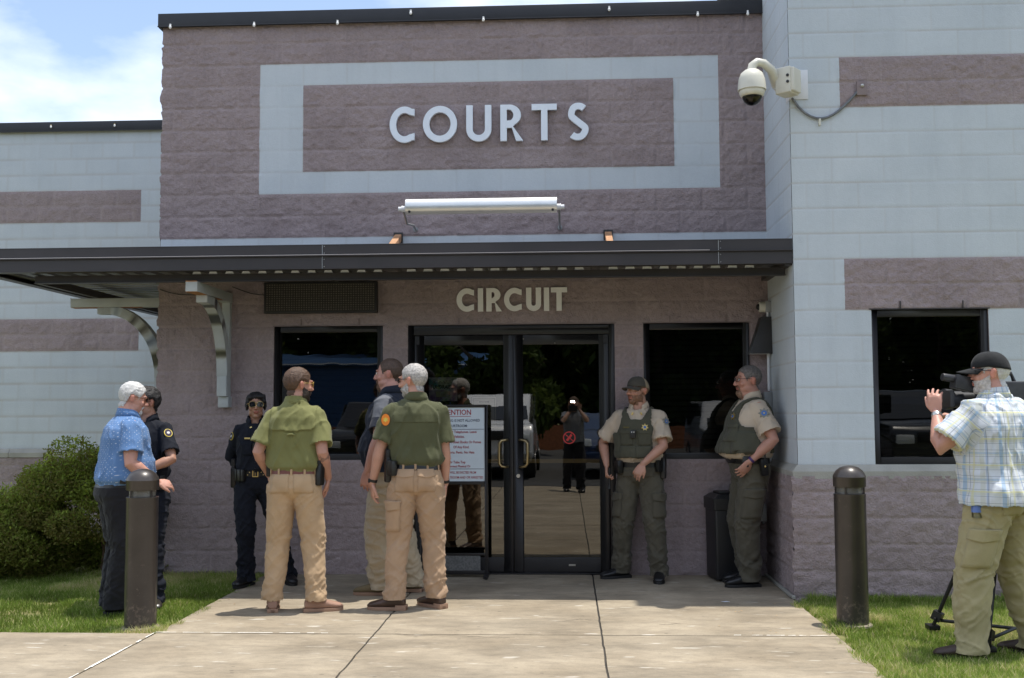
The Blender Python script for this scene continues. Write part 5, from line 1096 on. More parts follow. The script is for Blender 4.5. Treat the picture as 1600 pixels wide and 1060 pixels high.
    def foot_shoe(s, i, m, sole_m, style='shoe', toe=1.):
        k = s.k; x, y, yaw = s.feet[i]; M = Matrix.Translation((x*k, y*k, 0)) @ Matrix.Rotation(R(yaw), 4, 'Z') @ Matrix.Scale(k, 4); Ls = []
        prof = [(.082, .031, .028, .070), (.075, .034, .022, .098), (.045, .037, .018, .110), (.0, .038, .018, .108), (-.05, .044, .018, .094), (-.10, .050, .018, .076), (-.145, .050, .018, .064), (-.18, .042, .019, .054), (-.20*toe, .024, .022, .036)]
        if style == 'boot': prof = [(a, b, c, d_*1.0+(.03 if a > -.01 else .008)) for a, b, c, d_ in prof]
        rings = []
        for (yy, w, z0, z1) in prof:
            r = []
            for q in range(16):
                t = 2*math.pi*q/16; cx, sz = math.cos(t), math.sin(t); h = (z1-z0)/2; zc = (z0+z1)/2; e = .75 if sz < 0 else 1
                r.append(M @ Vector((w*math.copysign(abs(cx)**.8, cx), yy, zc+h*math.copysign(abs(sz)**e, sz))))
            rings.append(r)
        P = [loft(rings)]
        P.append(tubeR([M @ Vector((0, .035, .07)), Vector(s.ank[i])*k+Vector((0, 0, .05)), Vector(s.ank[i])*k*.9+Vector(s.knee[i])*k*.1+Vector((0, 0, .0))], [.040*k, .040*k, .043*k], 14))
        o = fuse('shoe', P, .0065, m, s.root, smooth=3)
        outl = [(-.202*toe, 0), (-.19, .026), (-.16, .043), (-.11, .051), (-.05, .046), (.0, .040), (.05, .039), (.08, .034), (.092, .014)]; V = []; pl = outl+[(a, -b) for a, b in outl[::-1] if b != 0]
        n = len(pl); heel = .035 if style in ('boot', 'cowboy') else .022
        for z in (0.0, .024): V += [M @ Vector((b, a, z)) for a, b in pl]
        b = MB(); b.add(V, [tuple(range(n))[::-1], tuple(range(n, 2*n))]+[(q, (q+1) % n, (q+1) % n+n, q+n) for q in range(n)])
        if style in ('boot', 'cowboy', 'shoe'):
            b.box((-.039, .015, .0), (.039, .092, .038 if style == 'cowboy' else .026), 0, M)
        b.build('sole', sole_m, o, bevel=.003*k, seg=2)
        return o
    def trousers(s, m, loose=1., hemz=.055, belt=1.03, cargo=None, hemr=.072, thigh=.098, folds=1.):
        k = s.k; P = []; K = lambda p: Vector(p)*k; b = 1+(s.bulk-1)*.6
        P.append(loft([s.tring(z, a) for z, a in [(.83, -.03), (.86, .004), (.90, .010), (.96, .012), (1.0, .008), (belt+.01, .004), (belt+.035, .003)]]))
        s.legc = []
        for i in (0, 1):
            hp, kn, an = s.hip[i]+Vector((.004*(1-2*i), 0, 0)), s.knee[i], s.ank[i]+Vector((0, .012, 0)); u = kn-hp; f_ = an-kn
            end = Vector((an.x, an.y, hemz-.03)); pts = [hp+Vector((0, .012, .02)), hp+u*.18, hp+u*.45, hp+u*.8, kn, kn+f_*.25, kn+f_*.55, kn+f_*.85, Vector((an.x, an.y, hemz+.03)), end]
            yaw = s.feet[i][2]; ff = Matrix.Rotation(R(yaw), 3, 'Z') @ Vector((0, -1, 0)); pts[-1] += ff*.012
            rs = [.104*b, thigh*1.06*b, thigh*1.02*b, .086*b*loose, .079*b*loose, .077*b*loose, .071*b*loose, .070*loose, hemr*loose, hemr*1.03*loose]
            P.append(tubeR([K(p) for p in pts], [(r*k, r*k*1.02) for r in rs], 22, (1, 0, 0)))
        seed = int(abs(s.root.location.x*97)+abs(s.root.location.y*31)) % 50
        def disp(c):
            x, y, z = c[:, 0]/k, c[:, 1]/k, c[:, 2]/k; w = vnoise(np.stack([x*4, y*4, z*3], 1), seed)
            low = np.exp(-((z-.17)/.13)**2); kn = np.exp(-((z-.50)/.11)**2); hp = np.exp(-((z-.80)/.10)**2); th = .35
            f1 = fbm(np.stack([x*6+2*w, y*6, z*17+3*x*6], 1), 3, seed, .5); f2 = fbm(np.stack([x*9, y*9, z*4.5+3*w], 1), 3, seed+4, .5); rid = 1-2*np.abs(fbm(np.stack([x*5+1.5*w, y*5, z*11-x*9*np.sign(x)], 1), 2, seed+8))
            mid = vnoise(np.stack([x*14, y*14, z*30+x*22*np.sign(x)+2*w], 1), seed+12)
            sharp = np.maximum(0, rid)**3; s2 = np.maximum(0, 1-2.6*np.abs(fbm(np.stack([x*7+w, y*7, z*13+x*16*np.sign(x)], 1), 2, seed+20)))**2
            return k*folds*(1-.85*sst(z, belt-.10, belt-.02))*(f1*(.0045+.014*low+.006*kn)+f2*.006*(th+.6*hp)+sharp*(.005+.010*low+.009*kn+.008*hp)+s2*(.004+.007*low+.007*kn+.005*hp)+mid*(.0016+.0045*low+.003*kn))
        cuts = [(K((s.ank[i].x, s.ank[i].y, hemz)), (0, 0, -1), .16*k) for i in (0, 1)]+[(K((s.sp(1.05).x, s.sp(1.05).y, belt+.03)), (0, 0, 1), .5)]
        s.tro = fuse('trousers', P, .0085*k, m, s.root, disp, 5, cuts=cuts); s.trom = m
        return s.tro
    def belt_(s, m, z=1.03, buckle=None, h=.019, add=.0115):
        k = s.k; n = 56; V = []; F = []
        for zz, a in [(z-h, add), (z+h, add), (z+h, add-.006), (z-h, add-.006)]: V += [p for p in s.tring(zz, a, n)]
        for j in range(4):
            for q in range(n): F.append((j*n+q, j*n+(q+1) % n, ((j+1) % 4)*n+(q+1) % n, ((j+1) % 4)*n+q))
        b = MB(); b.add(V, F); o = b.build('belt', m, s.root, True, auto=60); s.beltz = z; s.beltadd = add
        if buckle:
            p, nn = s.tpt(z, 0, add+.004); b = MB(); M = Matrix.Translation(p)
            w, hh = .026*k, (h+.003)*k
            for a_, c_ in (((-w, -.004, -hh), (w, .0, -hh+.005)), ((-w, -.004, hh-.005), (w, 0, hh)), ((-w, -.004, -hh+.0055), (-w+.006, 0, hh-.0055)), ((w-.006, -.004, -hh+.0055), (w, 0, hh-.0055)), ((-.003, -.006, -hh*.8), (.0, -.0041, hh*.3))): b.box(a_, c_, 0, M)
            b.build('buckle', buckle, o)
        return o
    def gear(s, name, ang, dims, m, z=None, out=.0, tilt=0, bevel=.008, parent=None, fn=None):
        z = (s.beltz if z is None else z); p, n = s.tpt(z, ang, s.beltadd+out+dims[1]/2); M = Matrix.Translation(p) @ Matrix.Rotation(math.atan2(n.x, -n.y), 4, 'Z') @ Matrix.Rotation(R(tilt), 4, 'Y')
        b = MB(); b.cbox((0, 0, 0), dims, 0, M)
        if fn: fn(b, M)
        return b.build(name, m, parent or s.root, bevel=bevel, seg=2)
    def holster(s, ang, z=None, drop=.0):
        def fn(b, M):
            b.cbox((0, .0, .085), (.034, .034, .05), 0, M); b.tube([M @ Vector((0, -.0, .06)), M @ Vector((.012, -.0, .115))], .017, 10)
        o = s.gear('holster', ang, (.062, .045, .17), LEATHER, (z or s.beltz-.055)-drop, .004, 4, .012)
        p, n = s.tpt((z or s.beltz-.055)-drop, ang, s.beltadd+.03); M = Matrix.Translation(p) @ Matrix.Rotation(math.atan2(n.x, -n.y), 4, 'Z')
        b = MB(); b.prism([(-.018, .07), (.02, .07), (.026, .155), (-.012, .16)], -.014, .014, 0, M); b.cbox((-.002, 0, .085), (.06, .028, .025), 0, M); b.build('pistol_grip', BLACK, o, bevel=.004)
        return o
    def shirt(s, m, sleeve=.72, hem=1.03, ease=.014, tuck=True, long=False, collar=True, flare=1.0, yoke=True, cuffr=.062, vneck=True, folds=1., cmat=None, panel=None):
        k = s.k; K = lambda p: Vector(p)*k; P = []
        if tuck: rs = [(hem-.02, ease*.2), (hem+.012, ease*.6), (hem+.03, ease*1.7), (hem+.075, ease*1.9), (1.17, ease*1.4), (1.25, ease*1.2), (1.34, ease), (1.41, ease*.8), (1.46, ease*.8), (1.50, ease*.7), (1.535, ease*.5), (1.56, ease*.2)]
        else: rs = [(hem-.03, .03), (hem, .030), (hem+.07, .028), (1.08, .026), (1.17, .022), (1.25, .018), (1.34, ease), (1.41, ease*.8), (1.46, ease*.8), (1.50, ease*.7), (1.535, ease*.5), (1.56, ease*.2)]
        P.append(loft([s.tring(z, a, 32) for z, a in rs]))
        s.cuts = []; s.sleeve_cuts = []
        for i in (0, 1):
            sh, el, wr = s.sh[i], s.el[i], s.wr[i]; b = 1+(s.bulk-1)*.7; u = el-sh; f_ = wr-el
            nb = s.sp(1.49); P.append(tubeR([K((nb.x, nb.y, 1.475)), K(sh*.5+Vector((nb.x, nb.y, 1.47))*.5), K(sh)+Vector((0, 0, 0))], [(.055*k, .062*k), (.056*k, .066*k), (.060*b*k, .064*b*k)], 18, (0, 0, 1)))
            if long:
                pts = [sh-u*.0, sh+u*.4, sh+u*.8, el, el+f_*.3, el+f_*.75, wr-f_*.02, wr+f_*.08]; rr = [.068*b, .062*b, .055*b, .054*b, .054*b, .045*b, .040, .040]
            else:
                e = sh+u*sleeve; un = u.normalized(); pts = [sh-un*.05, sh-un*.03, sh, sh+u*sleeve*.35, sh+u*sleeve*.7, e, e+un*.002, e-un*.022, e-un*.024]; rr = [.02*b, .052*b, .062*b, .062*b*flare**.3, .065*b*flare**.6, .068*b*flare, .065*b*flare, .055*b*flare, .01]
                P.append(fixtube([K(p) for p in pts], [r*k for r in rr], un, 22)); continue
            P.append(capsule([K(p) for p in pts], [r*k for r in rr], 20)); s.cuts.append((K(wr-f_*.0), tuple(f_.normalized()), .09*k))
        s.cuts.append((K((s.sp(1.5).x, s.sp(1.5).y, 1.518)), (0, -.30, .95), .14*k)); s.cuts.append((K((s.sp(hem).x, s.sp(hem).y, hem-.008)), (0, 0, -1), .6))
        seed = int(abs(s.root.location.x*53)+abs(s.root.location.y*71)) % 60+3
        ba = self_blouse = 1.0
        def disp(c):
            x, y, z = c[:, 0]/k, c[:, 1]/k, c[:, 2]/k; w = vnoise(np.stack([x*3.5, y*3.5, z*3], 1), seed); waist = np.exp(-((z-hem-.05)/.08)**2); arm = np.exp(-((np.abs(x)-.16)/.05)**2)*np.exp(-((z-1.3)/.12)**2)
            f1 = fbm(np.stack([x*8+1.5*w, y*8, z*3.6+2.5*x*np.sign(x)], 1), 3, seed, .5); rid = 1-2*np.abs(fbm(np.stack([x*6+w, y*6, z*3.2-x*6*np.sign(x)], 1), 2, seed+5)); f3 = fbm(np.stack([x*13, y*13, z*9+2*w], 1), 2, seed+9)
            sh_ = vnoise(np.stack([x*20+2*w, y*20, z*8-x*14*np.sign(x)], 1), seed+15)
            sharp = np.maximum(0, rid)**3; s2 = np.maximum(0, 1-2.4*np.abs(fbm(np.stack([x*6+1.5*w, y*6, z*4+x*9*np.sign(x)], 1), 2, seed+20)))**2
            edge = .25+.75*sst(z, hem+.005, hem+.06) if tuck else 1.
            return k*folds*edge*(f1*(.0055+.007*waist+.004*arm)+sharp*(.008+.008*waist+.006*arm)+s2*(.006+.006*waist+.006*arm)+f3*.002+sh_*(.0016+.003*waist+.003*arm))
        if not tuck: s.cuts[-1] = (K((s.sp(hem).x, s.sp(hem).y, hem-.008)), (0, 0, -1), .6)
        s.sho = fuse('shirt', P, .0085*k, m, s.root, disp, 4, cuts=s.cuts)
        # cloth coordinates
        co = coords(s.sho)/k; best = np.full(len(co), 1e9); UV = np.zeros((len(co), 3)); c0 = np.array([[s.sp(z).x, s.sp(z).y] for z in co[:, 2]]) if len(co) < 200000 else 0
        a = np.arctan2(co[:, 0]-c0[:, 0], -(co[:, 1]-c0[:, 1])); UV[:, 0] = a*.17; UV[:, 1] = co[:, 2]
        for i in (0, 1):
            sh, el = np.array(s.sh[i]), np.array(s.el[i]); u = el-sh; L = np.linalg.norm(u); u = u/L; t = (co-sh) @ u; r = np.linalg.norm(co-sh-np.outer(t, u), axis=1); ms = (t > .0) & (r < .105*(1+(s.bulk-1)*.7)) & ((co[:, 0]-sh[0])*(1-2*i) > -.045-.12*np.maximum(t, 0)*0)
            e1 = np.cross(u, [0, 1, 0]); e1 /= np.linalg.norm(e1); e2 = np.cross(u, e1); q = co-sh; an = np.arctan2(q @ e2, q @ e1); UV[ms, 0] = an[ms]*.066; UV[ms, 1] = -t[ms]
        at = s.sho.data.attributes.new('cuv', 'FLOAT_VECTOR', 'POINT'); at.data.foreach_set('vector', UV.astype(np.float32).ravel())
        if panel:
            at = s.sho.data.attributes.new('panel', 'FLOAT', 'POINT'); at.data.foreach_set('value', panel(co).astype(np.float32))
        if collar:
            n = 40; V = []; F = []; g = 5; c = s.sp(1.5); k_ = k; gap = R(31)
            prof = [(.066, 1.508, .0), (.066, 1.545, 0), (.0675, 1.568, 0), (.073, 1.570, 0), (.081, 1.550, .004), (.090, 1.522, .012)]
            hd = s.sp(1.54)
            for (r, z, fr) in prof:
                for q in range(n+1):
                    t = gap+(2*math.pi-2*gap)*q/n; fd = max(0, math.cos(t)); rx = r*1.02*(1+(s.bulk-1)*.35); ry = r*(1+(s.bulk-1)*.35)
                    drop = fd**2*.030; V.append(Vector((hd.x+rx*math.sin(t), hd.y+.004-ry*math.cos(t)-fr*fd*.6-fd*.006, z-.008-drop*1.6+(.012*max(0, -math.cos(t)) if .067 < r < .08 else 0)-(.014*fd**6 if r > .08 else 0)))*k)
            for j in range(len(prof)-1):
                for q in range(n): F.append((j*(n+1)+q, j*(n+1)+q+1, (j+1)*(n+1)+q+1, (j+1)*(n+1)+q))
            b = MB(); b.add(V, F); o = b.build('collar', cmat or m, s.root, True); at = o.data.attributes.new('cuv', 'FLOAT_VECTOR', 'POINT'); at.data.foreach_set('vector', np.array([(math.atan2(v.co.x, -v.co.y)*.08, v.co.z, 0) for v in o.data.vertices], np.float32).ravel()); sd = o.modifiers.new('s', 'SOLIDIFY'); sd.thickness = .0035
        return s.sho
    def surf(s, obj, zz, ang, off=0., cx=None):
        # first hit on a garment from outside towards the spine at height zz (unit body), angle ang (0 front, 90 left)
        if not hasattr(s, '_bvh'): s._bvh = {}
        if obj.name not in s._bvh: s._bvh[obj.name] = BVHTree.FromPolygons([v.co for v in obj.data.vertices], [p.vertices for p in obj.data.polygons])
        a = R(ang-90); d = Vector((math.cos(a), math.sin(a), 0)); c = s.sp(zz); o = Vector((c.x, c.y, zz))*s.k
        h = s._bvh[obj.name].ray_cast(o+d*.8, -d)
        if h[0] is None: p, n = s.tpt(zz, ang, .02); return p+n*off, n
        return h[0]+h[1]*off, h[1]
    def ray(s, obj, o, d):
        if not hasattr(s, '_bvh'): s._bvh = {}
        if obj.name not in s._bvh: s._bvh[obj.name] = BVHTree.FromPolygons([v.co for v in obj.data.vertices], [p.vertices for p in obj.data.polygons])
        return s._bvh[obj.name].ray_cast(Vector(o), Vector(d))
    def stick(s, name, obj, hit, polyxz, thick, m, parent=None, rot=0, bevel=.0):
        p, n = hit; zx = Vector((0, 0, 1)); x = zx.cross(n).normalized()*-1 if False else n.cross(zx).normalized()*-1; z = x.cross(-n) if False else n.cross(x)
        x = Vector((0, 0, 1)).cross(n).normalized(); z = n.cross(x).normalized()      # x to the right as seen from outside
        M = Matrix(((x.x, -n.x, z.x, p.x), (x.y, -n.y, z.y, p.y), (x.z, -n.z, z.z, p.z), (0, 0, 0, 1))) @ Matrix.Rotation(R(rot), 4, 'Y')
        b = MB(); b.prism([(q[0]*s.k, q[1]*s.k) for q in polyxz], -thick, .004, 0, M); return b.build(name, m, parent or s.root, bevel=bevel), M
    def drape(s, name, obj, zz, ang, w, h, t, m, parent=None, tape=None, nx=8, nz=8):
        # a cloth panel (pocket, flap) laid on the garment
        V = []; da = math.degrees(w/.15)
        for j in range(nz+1):
            for i in range(nx+1):
                z = zz-h/2+h*j/nz; a = ang-da/2+da*i/nx
                if tape: z += tape(i/nx, j/nz)
                p, n = s.surf(obj, z, a, t); V.append(p)
        F = [(j*(nx+1)+i, j*(nx+1)+i+1, (j+1)*(nx+1)+i+1, (j+1)*(nx+1)+i) for j in range(nz) for i in range(nx)]
        b = MB(); b.add(V, F); o = b.build(name, m, parent or s.root, True); sd = o.modifiers.new('s', 'SOLIDIFY'); sd.thickness = t+.002; sd.offset = -1; return o
    def hair(s, m, style='short', thick=.010, extra=None, nz=.003):
        h = s.hl; inv = np.array(s.HM.inverted())
        hl_y = [-.12, -.085, -.07, -.055, -.04, -.028, -.02, .03, .045, .06, .12]; 
        hl_z = {'short': [.075, .070, .062, .045, .02, -.012, .018, .022, -.040, -.080, -.088], 'recede': [.12, .115, .10, .072, .03, -.01, .018, .022, -.03, -.06, -.06], 'buzz': [.085, .08, .072, .055, .025, -.012, .018, .022, -.040, -.078, -.085], 'bald': [.3, .3, .25, .12, .03, -.01, .02, .022, -.03, -.06, -.06], 'fem': [.060, .054, .046, .030, .0, -.03, -.035, -.03, -.06, -.08, -.085]}[style]
        f = lambda c: (c @ inv[:3, :3].T)+inv[:3, 3]
        def mask(c):
            q = f(c); base = np.interp(q[:, 1], hl_y, hl_z)+(np.where(q[:, 1] < -.03, -.42*q[:, 0]+.004, 0) if style == 'fem' else 0)+.004*vnoise(q*38, 12); w = q[:, 2]-base-.004*vnoise(q*60, 3)
            if extra is not None: w = np.minimum(w, extra(q))
            w = np.where(np.abs(q[:, 0]) > .0815, -1, w); w = np.where((q[:, 2] < -.1) | (q[:, 1] < -.112) | (q[:, 2] > .14), -1, w)
            return w
        return shell('hair', s.bodyo, mask, lambda c, w: thick*sst(w, -.001, .02)+.0006, m, s.root, lambda c, w: nz*(.6*vnoise(f(c)*np.array([70, 70, 45]), 5)+.9*vnoise(f(c)*np.array([170, 45, 60])+2*vnoise(f(c)*20, 9)[:, None], 6))*sst(w, 0, .02))
    def beard(s, m, style='full', thick=.006, name='beard'):
        inv = np.array(s.HM.inverted()); f = lambda c: (c @ inv[:3, :3].T)+inv[:3, 3]
        def mask(c):
            q = f(c); x, y, z = abs(q[:, 0]), q[:, 1], q[:, 2]
            line = np.interp(y, [-.12, -.08, -.05, -.02, .0, .02], [-.040, -.040, -.038, -.022, -.005, -.3]); w = line-z
            lip = ((x < .020) & (z > -.073) & (z < -.052) & (y < -.075)); w = np.where(lip, -1, w)
            if style == 'goatee': w = np.where((x > .030), -1, np.minimum(w, .031-x)); 
            w = np.where(z < -.125, -1, w); w = np.where((z < -.100) & (y > -.03), -1, w); w = np.where((y > .012) | (y < -.118) | (x > .09), -1, w)
            return w-.002*vnoise(q*90, 2)
        return shell(name, s.bodyo, mask, lambda c, w: thick*sst(w, 0, .012)*(1+.5*sst(-(f(c)[:, 2]), .07, .11))+.0006, m, s.root, lambda c, w: .0022*vnoise(f(c)*80, 8)*sst(w, 0, .01))
    def eyes(s):
        for x in (1, -1):
            b = MB(); b.ball((0, 0, 0), .0105, 14, 0); 
            o = None
            V = [s.HM @ (Vector((x*.031, -.0805, .0105))+Vector(v)*1.0) for v in b.v]; b.v = [tuple(v) for v in V]; o = b.build('eye', EYEW, s.root, True)
            b = MB(); b.ball((0, 0, 0), (.0048, .0026, .0048), 10); b.v = [tuple(s.HM @ (Vector((x*.031, -.0905, .0105))+Vector(v))) for v in b.v]; b.build('iris', IRIS, o, True)
            b = MB(); V = [];                                        # upper lid
            for j, zz in enumerate((.0155, .020)):
                for q in range(9):
                    a = -1.1+2.2*q/8; V.append(tuple(s.HM @ Vector((x*.031+.0135*math.sin(a), -.0805-.0118*math.cos(a)*(1 if j == 0 else .72), zz-.0025*abs(math.sin(a))))))
            b.add(V, [(q, q+1, q+10, q+9) for q in range(8)]); b.build('eyelid', s.lidmat(), s.root, True)
    def lidmat(s):
        if not hasattr(s, '_lm'):
            c = s.skin.node_tree.nodes['Principled BSDF']; s._lm = mat('eyelid_skin', tuple(x*.62 for x in s._sk), .5)
        return s._lm
    def glasses(s, lens, frame, kind='wrap', name='sunglasses'):
        hm = s.HM; yy = -.104; root = None; w, h = {'wrap': (.030, .017), 'aviator': (.029, .024), 'thin': (.025, .016)}[kind]
        b = MB()
        for x in (1, -1):
            pts = []
            for q in range(24):
                a = 2*math.pi*q/24; cx, sz = math.cos(a), math.sin(a); px = x*.033+w*math.copysign(abs(cx)**.8, cx); pz = .010+h*math.copysign(abs(sz)**(.8), sz)-(.004 if kind == 'aviator' and sz < 0 else 0)*abs(cx)
                pts.append(hm @ Vector((px, yy+1.9*abs(px)**2*3.2, pz)))
            b.tube(pts+[pts[0], pts[1]], .0021 if kind != 'thin' else .0017, 6, 0, False)
            b.tube([hm @ Vector((x*(.033+w), yy+6.1*(.033+w)**2, .016)), hm @ Vector((x*.076, -.068, .015)), hm @ Vector((x*.083, .0, .012)), hm @ Vector((x*.083, .018, .006))], .0022, 6)
        b.tube([hm @ Vector((.010, yy, .017)), hm @ Vector((0, yy-.003, .018)), hm @ Vector((-.010, yy, .017))], .002, 6)
        o = b.build(name, frame, s.root, True)
        for x in (1, -1):
            V = []; n = 24
            for rr in (1., .5, .02):
                for q in range(n):
                    a = 2*math.pi*q/n; cx, sz = math.cos(a), math.sin(a); px = x*.033+w*rr*math.copysign(abs(cx)**.8, cx); pz = .010+h*rr*math.copysign(abs(sz)**.8, sz); V.append(tuple(hm @ Vector((px, yy+6.1*px*px-.001, pz))))
            b = MB(); b.add(V, [(j*n+q, j*n+(q+1) % n, (j+1)*n+(q+1) % n, (j+1)*n+q) for j in range(2) for q in range(n)]); b.build('lens', lens, o, True)
        return o
    def cap(s, m, brim_m, back_m=None, brim_len=.075, tilt=0):
        hm = s.HM @ Matrix.Rotation(R(tilt), 4, 'X'); V = []; F = []; n = 36; rows = 12
        def dome(r, t):
            a = t; rz = .093; c = (0, .012, .032); return c
        for j in range(rows+1):
            ph = (math.pi/2)*j/rows*.998
            for q in range(n):
                a = 2*math.pi*q/n; rx = .086*math.cos(ph)**.8; ry = .106*math.cos(ph)**.8; z = .030+.093*math.sin(ph)+.004*math.sin(ph)*math.cos(5*a)*math.cos(ph)+(.014*math.sin(a)*-1 if False else 0); z0 = -.004 if math.sin(a) > 0 else 0
                zz = z-(.022*max(0, math.sin(a)))*(1-j/rows); V.append(tuple(hm @ Vector((rx*math.cos(a), .012+ry*math.sin(a)*(1 if math.sin(a) < 0 else .98), zz+.004*(math.sin(a) < 0)*math.cos(ph)))))
        for j in range(rows):
            for q in range(n): F.append((j*n+q, j*n+(q+1) % n, (j+1)*n+(q+1) % n, (j+1)*n+q))
        mi = [1 if back_m and (0 <= (f_[0] % n) < n*.5+0) else 0 for f_ in F]
        me = bpy.data.meshes.new('cap'); me.from_pydata(V, [], F); me.polygons.foreach_set('material_index', mi); o = link('cap', me, [m, back_m or m], s.root, True); sd = o.modifiers.new('s', 'SOLIDIFY'); sd.thickness = .003
        V = []; F = []; nn = 20; mm = 6
        for j in range(mm+1):
            for q in range(nn+1):
                a = math.pi*(1.13+.74*q/nn); t = j/mm; ca, sa = math.cos(a), math.sin(a); x = .086*ca*(1-.02*t); y = .012+.106*sa-t*brim_len*(-sa)**.9*1.0; z = .036-t*.014-.018*(x/.08)**2*t-.010*(x/.08)**2; V.append(tuple(hm @ Vector((x, y, z))))
        for j in range(mm):
            for q in range(nn): F.append((j*(nn+1)+q, j*(nn+1)+q+1, (j+1)*(nn+1)+q+1, (j+1)*(nn+1)+q))
        b = MB(); b.add(V, F); br = b.build('brim', brim_m, o, True); sd = br.modifiers.new('s', 'SOLIDIFY'); sd.thickness = .004
        b = MB(); b.ball(hm @ Vector((0, .012, .123)), .006*s.k, 8); b.build('button', m, o, True)
        return o
    def watch(s, i, m, face=None):
        W = s.wr[i]*s.k; d = (s.wr[i]-s.el[i]).normalized(); c = W-d*.018*s.k; b = MB(); b.tube([c-d*.010, c+d*.010], [.0325*s.k, .0305*s.k], 20); o = b.build('wristwatch', m, s.root, True, auto=50)
        if face: 
            _, _, pn, sd = s.handinfo[i]; q = c-pn*.030*s.k; b = MB(); b.cbox((0, 0, 0), (.03, .03, .012), 0, Matrix.Translation(q) @ (-pn).to_track_quat('Z', 'Y').to_matrix().to_4x4()); b.build('watch_face', face, o, bevel=.004)
        return o
def star_poly(r1, r2, n, rot=90):
    return [((r1 if q % 2 == 0 else r2)*math.cos(R(rot+180*q/n)), (r1 if q % 2 == 0 else r2)*math.sin(R(rot+180*q/n))) for q in range(2*n)]
def ell_poly(a, b, n=20): return [(a*math.cos(2*math.pi*q/n), b*math.sin(2*math.pi*q/n)) for q in range(n)]
def rect(w, h, c=0.): return [(-w/2, -h/2), (w/2, -h/2), (w/2, h/2), (-w/2, h/2)]
_P0 = Person.__init__
def _init(s, label, loc, heading, H, skin, **kw): s._sk = skin; _P0(s, label, loc, heading, H, skin, **kw)
Person.__init__ = _init

DOWN = (0, 0, -1)
NAVYU = clothmat('navy_uniform_cloth', (.008, .010, .017), .15, sheen=.05); KHAKI = clothmat('khaki_cotton', (.46, .32, .19), .08); KHAKI2 = clothmat('tan_ripstop', (.40, .27, .17), .08); STONE = clothmat('stone_khaki', (.40, .33, .23), .08); OLIVEK = clothmat('olive_khaki', (.36, .31, .17), .08)
GREEN = clothmat('olive_green_shirt', (.175, .175, .065), .08); DGREEN = clothmat('deep_olive_shirt', (.082, .086, .042), .08); DEPT = clothmat('olive_drab_trousers', (.084, .076, .055), .1); VEST = clothmat('olive_vest_nylon', (.072, .071, .050), .12, fold=.5); TAN = clothmat('tan_uniform_shirt', (.52, .43, .33), .05)
BLUED = clothmat('blue_dotted_shirt', (.105, .205, .40), .06, pat='dots'); PLAID = clothmat('plaid_shirt', (.61, .64, .68), .03, pat='plaid'); CHAR = clothmat('charcoal_trousers', (.014, .014, .017), .15); POLO = clothmat('dark_navy_polo', (.014, .018, .030), .12, col2=(.13, .135, .15))
SHOEB = mat('black_shoe_leather', (.010, .010, .011), .35, var=.2); SOLEB = mat('black_rubber_sole', (.012, .012, .012), .7); BRN = mat('brown_boot_leather', (.065, .035, .022), .4, var=.3, vs=14); SOLET = mat('tan_rubber_sole', (.33, .20, .13), .7); SNK = mat('tan_sneaker_mesh', (.33, .19, .13), .7, var=.15, bump=.4, bs=120); SUEDE = mat('olive_suede', (.17, .13, .07), .9, var=.15)
BROWNB = mat('brown_leather_belt', (.16, .045, .025), .45, var=.15)
def shoes(p, m, sm, style='shoe'):
    for i in (0, 1): p.foot_shoe(i, m, sm, style)
def loops(p, m, angs, z=None):
    for a in angs: p.gear('belt_loop', a, (.016, .006, .058), m, z, .001, 0, .002)
def pocket(p, ang, z, w, h, flap=True, m=None, t=.004):
    o = p.drape('pocket', p.tro, z, ang, w, h, t, m or p.trom)
    if flap: p.drape('pocket_flap', p.tro, z+h*.42, ang, w*1.05, .05, t+.004, m or p.trom, o, lambda u, v: (-.012*(1-abs(2*u-1)) if v < .5 else 0))
    return o
def cargo(p, i, w=.15, h=.19, zoff=-.30, t=.006, face=None):
    # side thigh pocket: a padded patch raycast onto the leg from outside
    k = p.k; hp, kn = p.hip[i], p.knee[i]; sgn = 1 if i == 0 else -1; d = Vector((sgn, 0, 0)) if face is None else Vector(face).normalized(); sd = Vector((0, 0, 1)).cross(d).normalized()
    def patch(name, w, h, zc, t, par, notch=0):
        V = []; n = 8
        for j in range(n+1):
            for q in range(n+1):
                u = (q/n-.5)*w; z = zc+(j/n-.5)*h-(notch*(1-abs(2*q/n-1)) if j < n/2 else 0); f = (hp.z-z)/(hp.z-kn.z); c = hp.lerp(kn, max(0, f)); o = (Vector((c.x, c.y, z))+sd*u+d*.4)*k; hit = p.ray(p.tro, o, -d); pt = hit[0] if hit[0] is not None else (Vector((c.x, c.y, z))+sd*u+d*.09)*k
                V.append(pt+d*t)
        F = [(j*(n+1)+q, j*(n+1)+q+1, (j+1)*(n+1)+q+1, (j+1)*(n+1)+q) for j in range(n) for q in range(n)]; b = MB(); b.add(V, F); o = b.build(name, p.trom, par, True); s_ = o.modifiers.new('s', 'SOLIDIFY'); s_.thickness = t+.006; s_.offset = 0; return o
    o = patch('cargo_pocket', w, h, hp.z+zoff, t, p.root); patch('pocket_flap', w*1.06, .06, hp.z+zoff+h*.5, t+.006, o, .014)
def buttons(p, obj, zs, ang=0, m=None, r=.005):
    b = MB()
    for z in zs:
        q, n = p.surf(obj, z, ang, .002); b.ball(q, (r, r, r), 8)
    return b
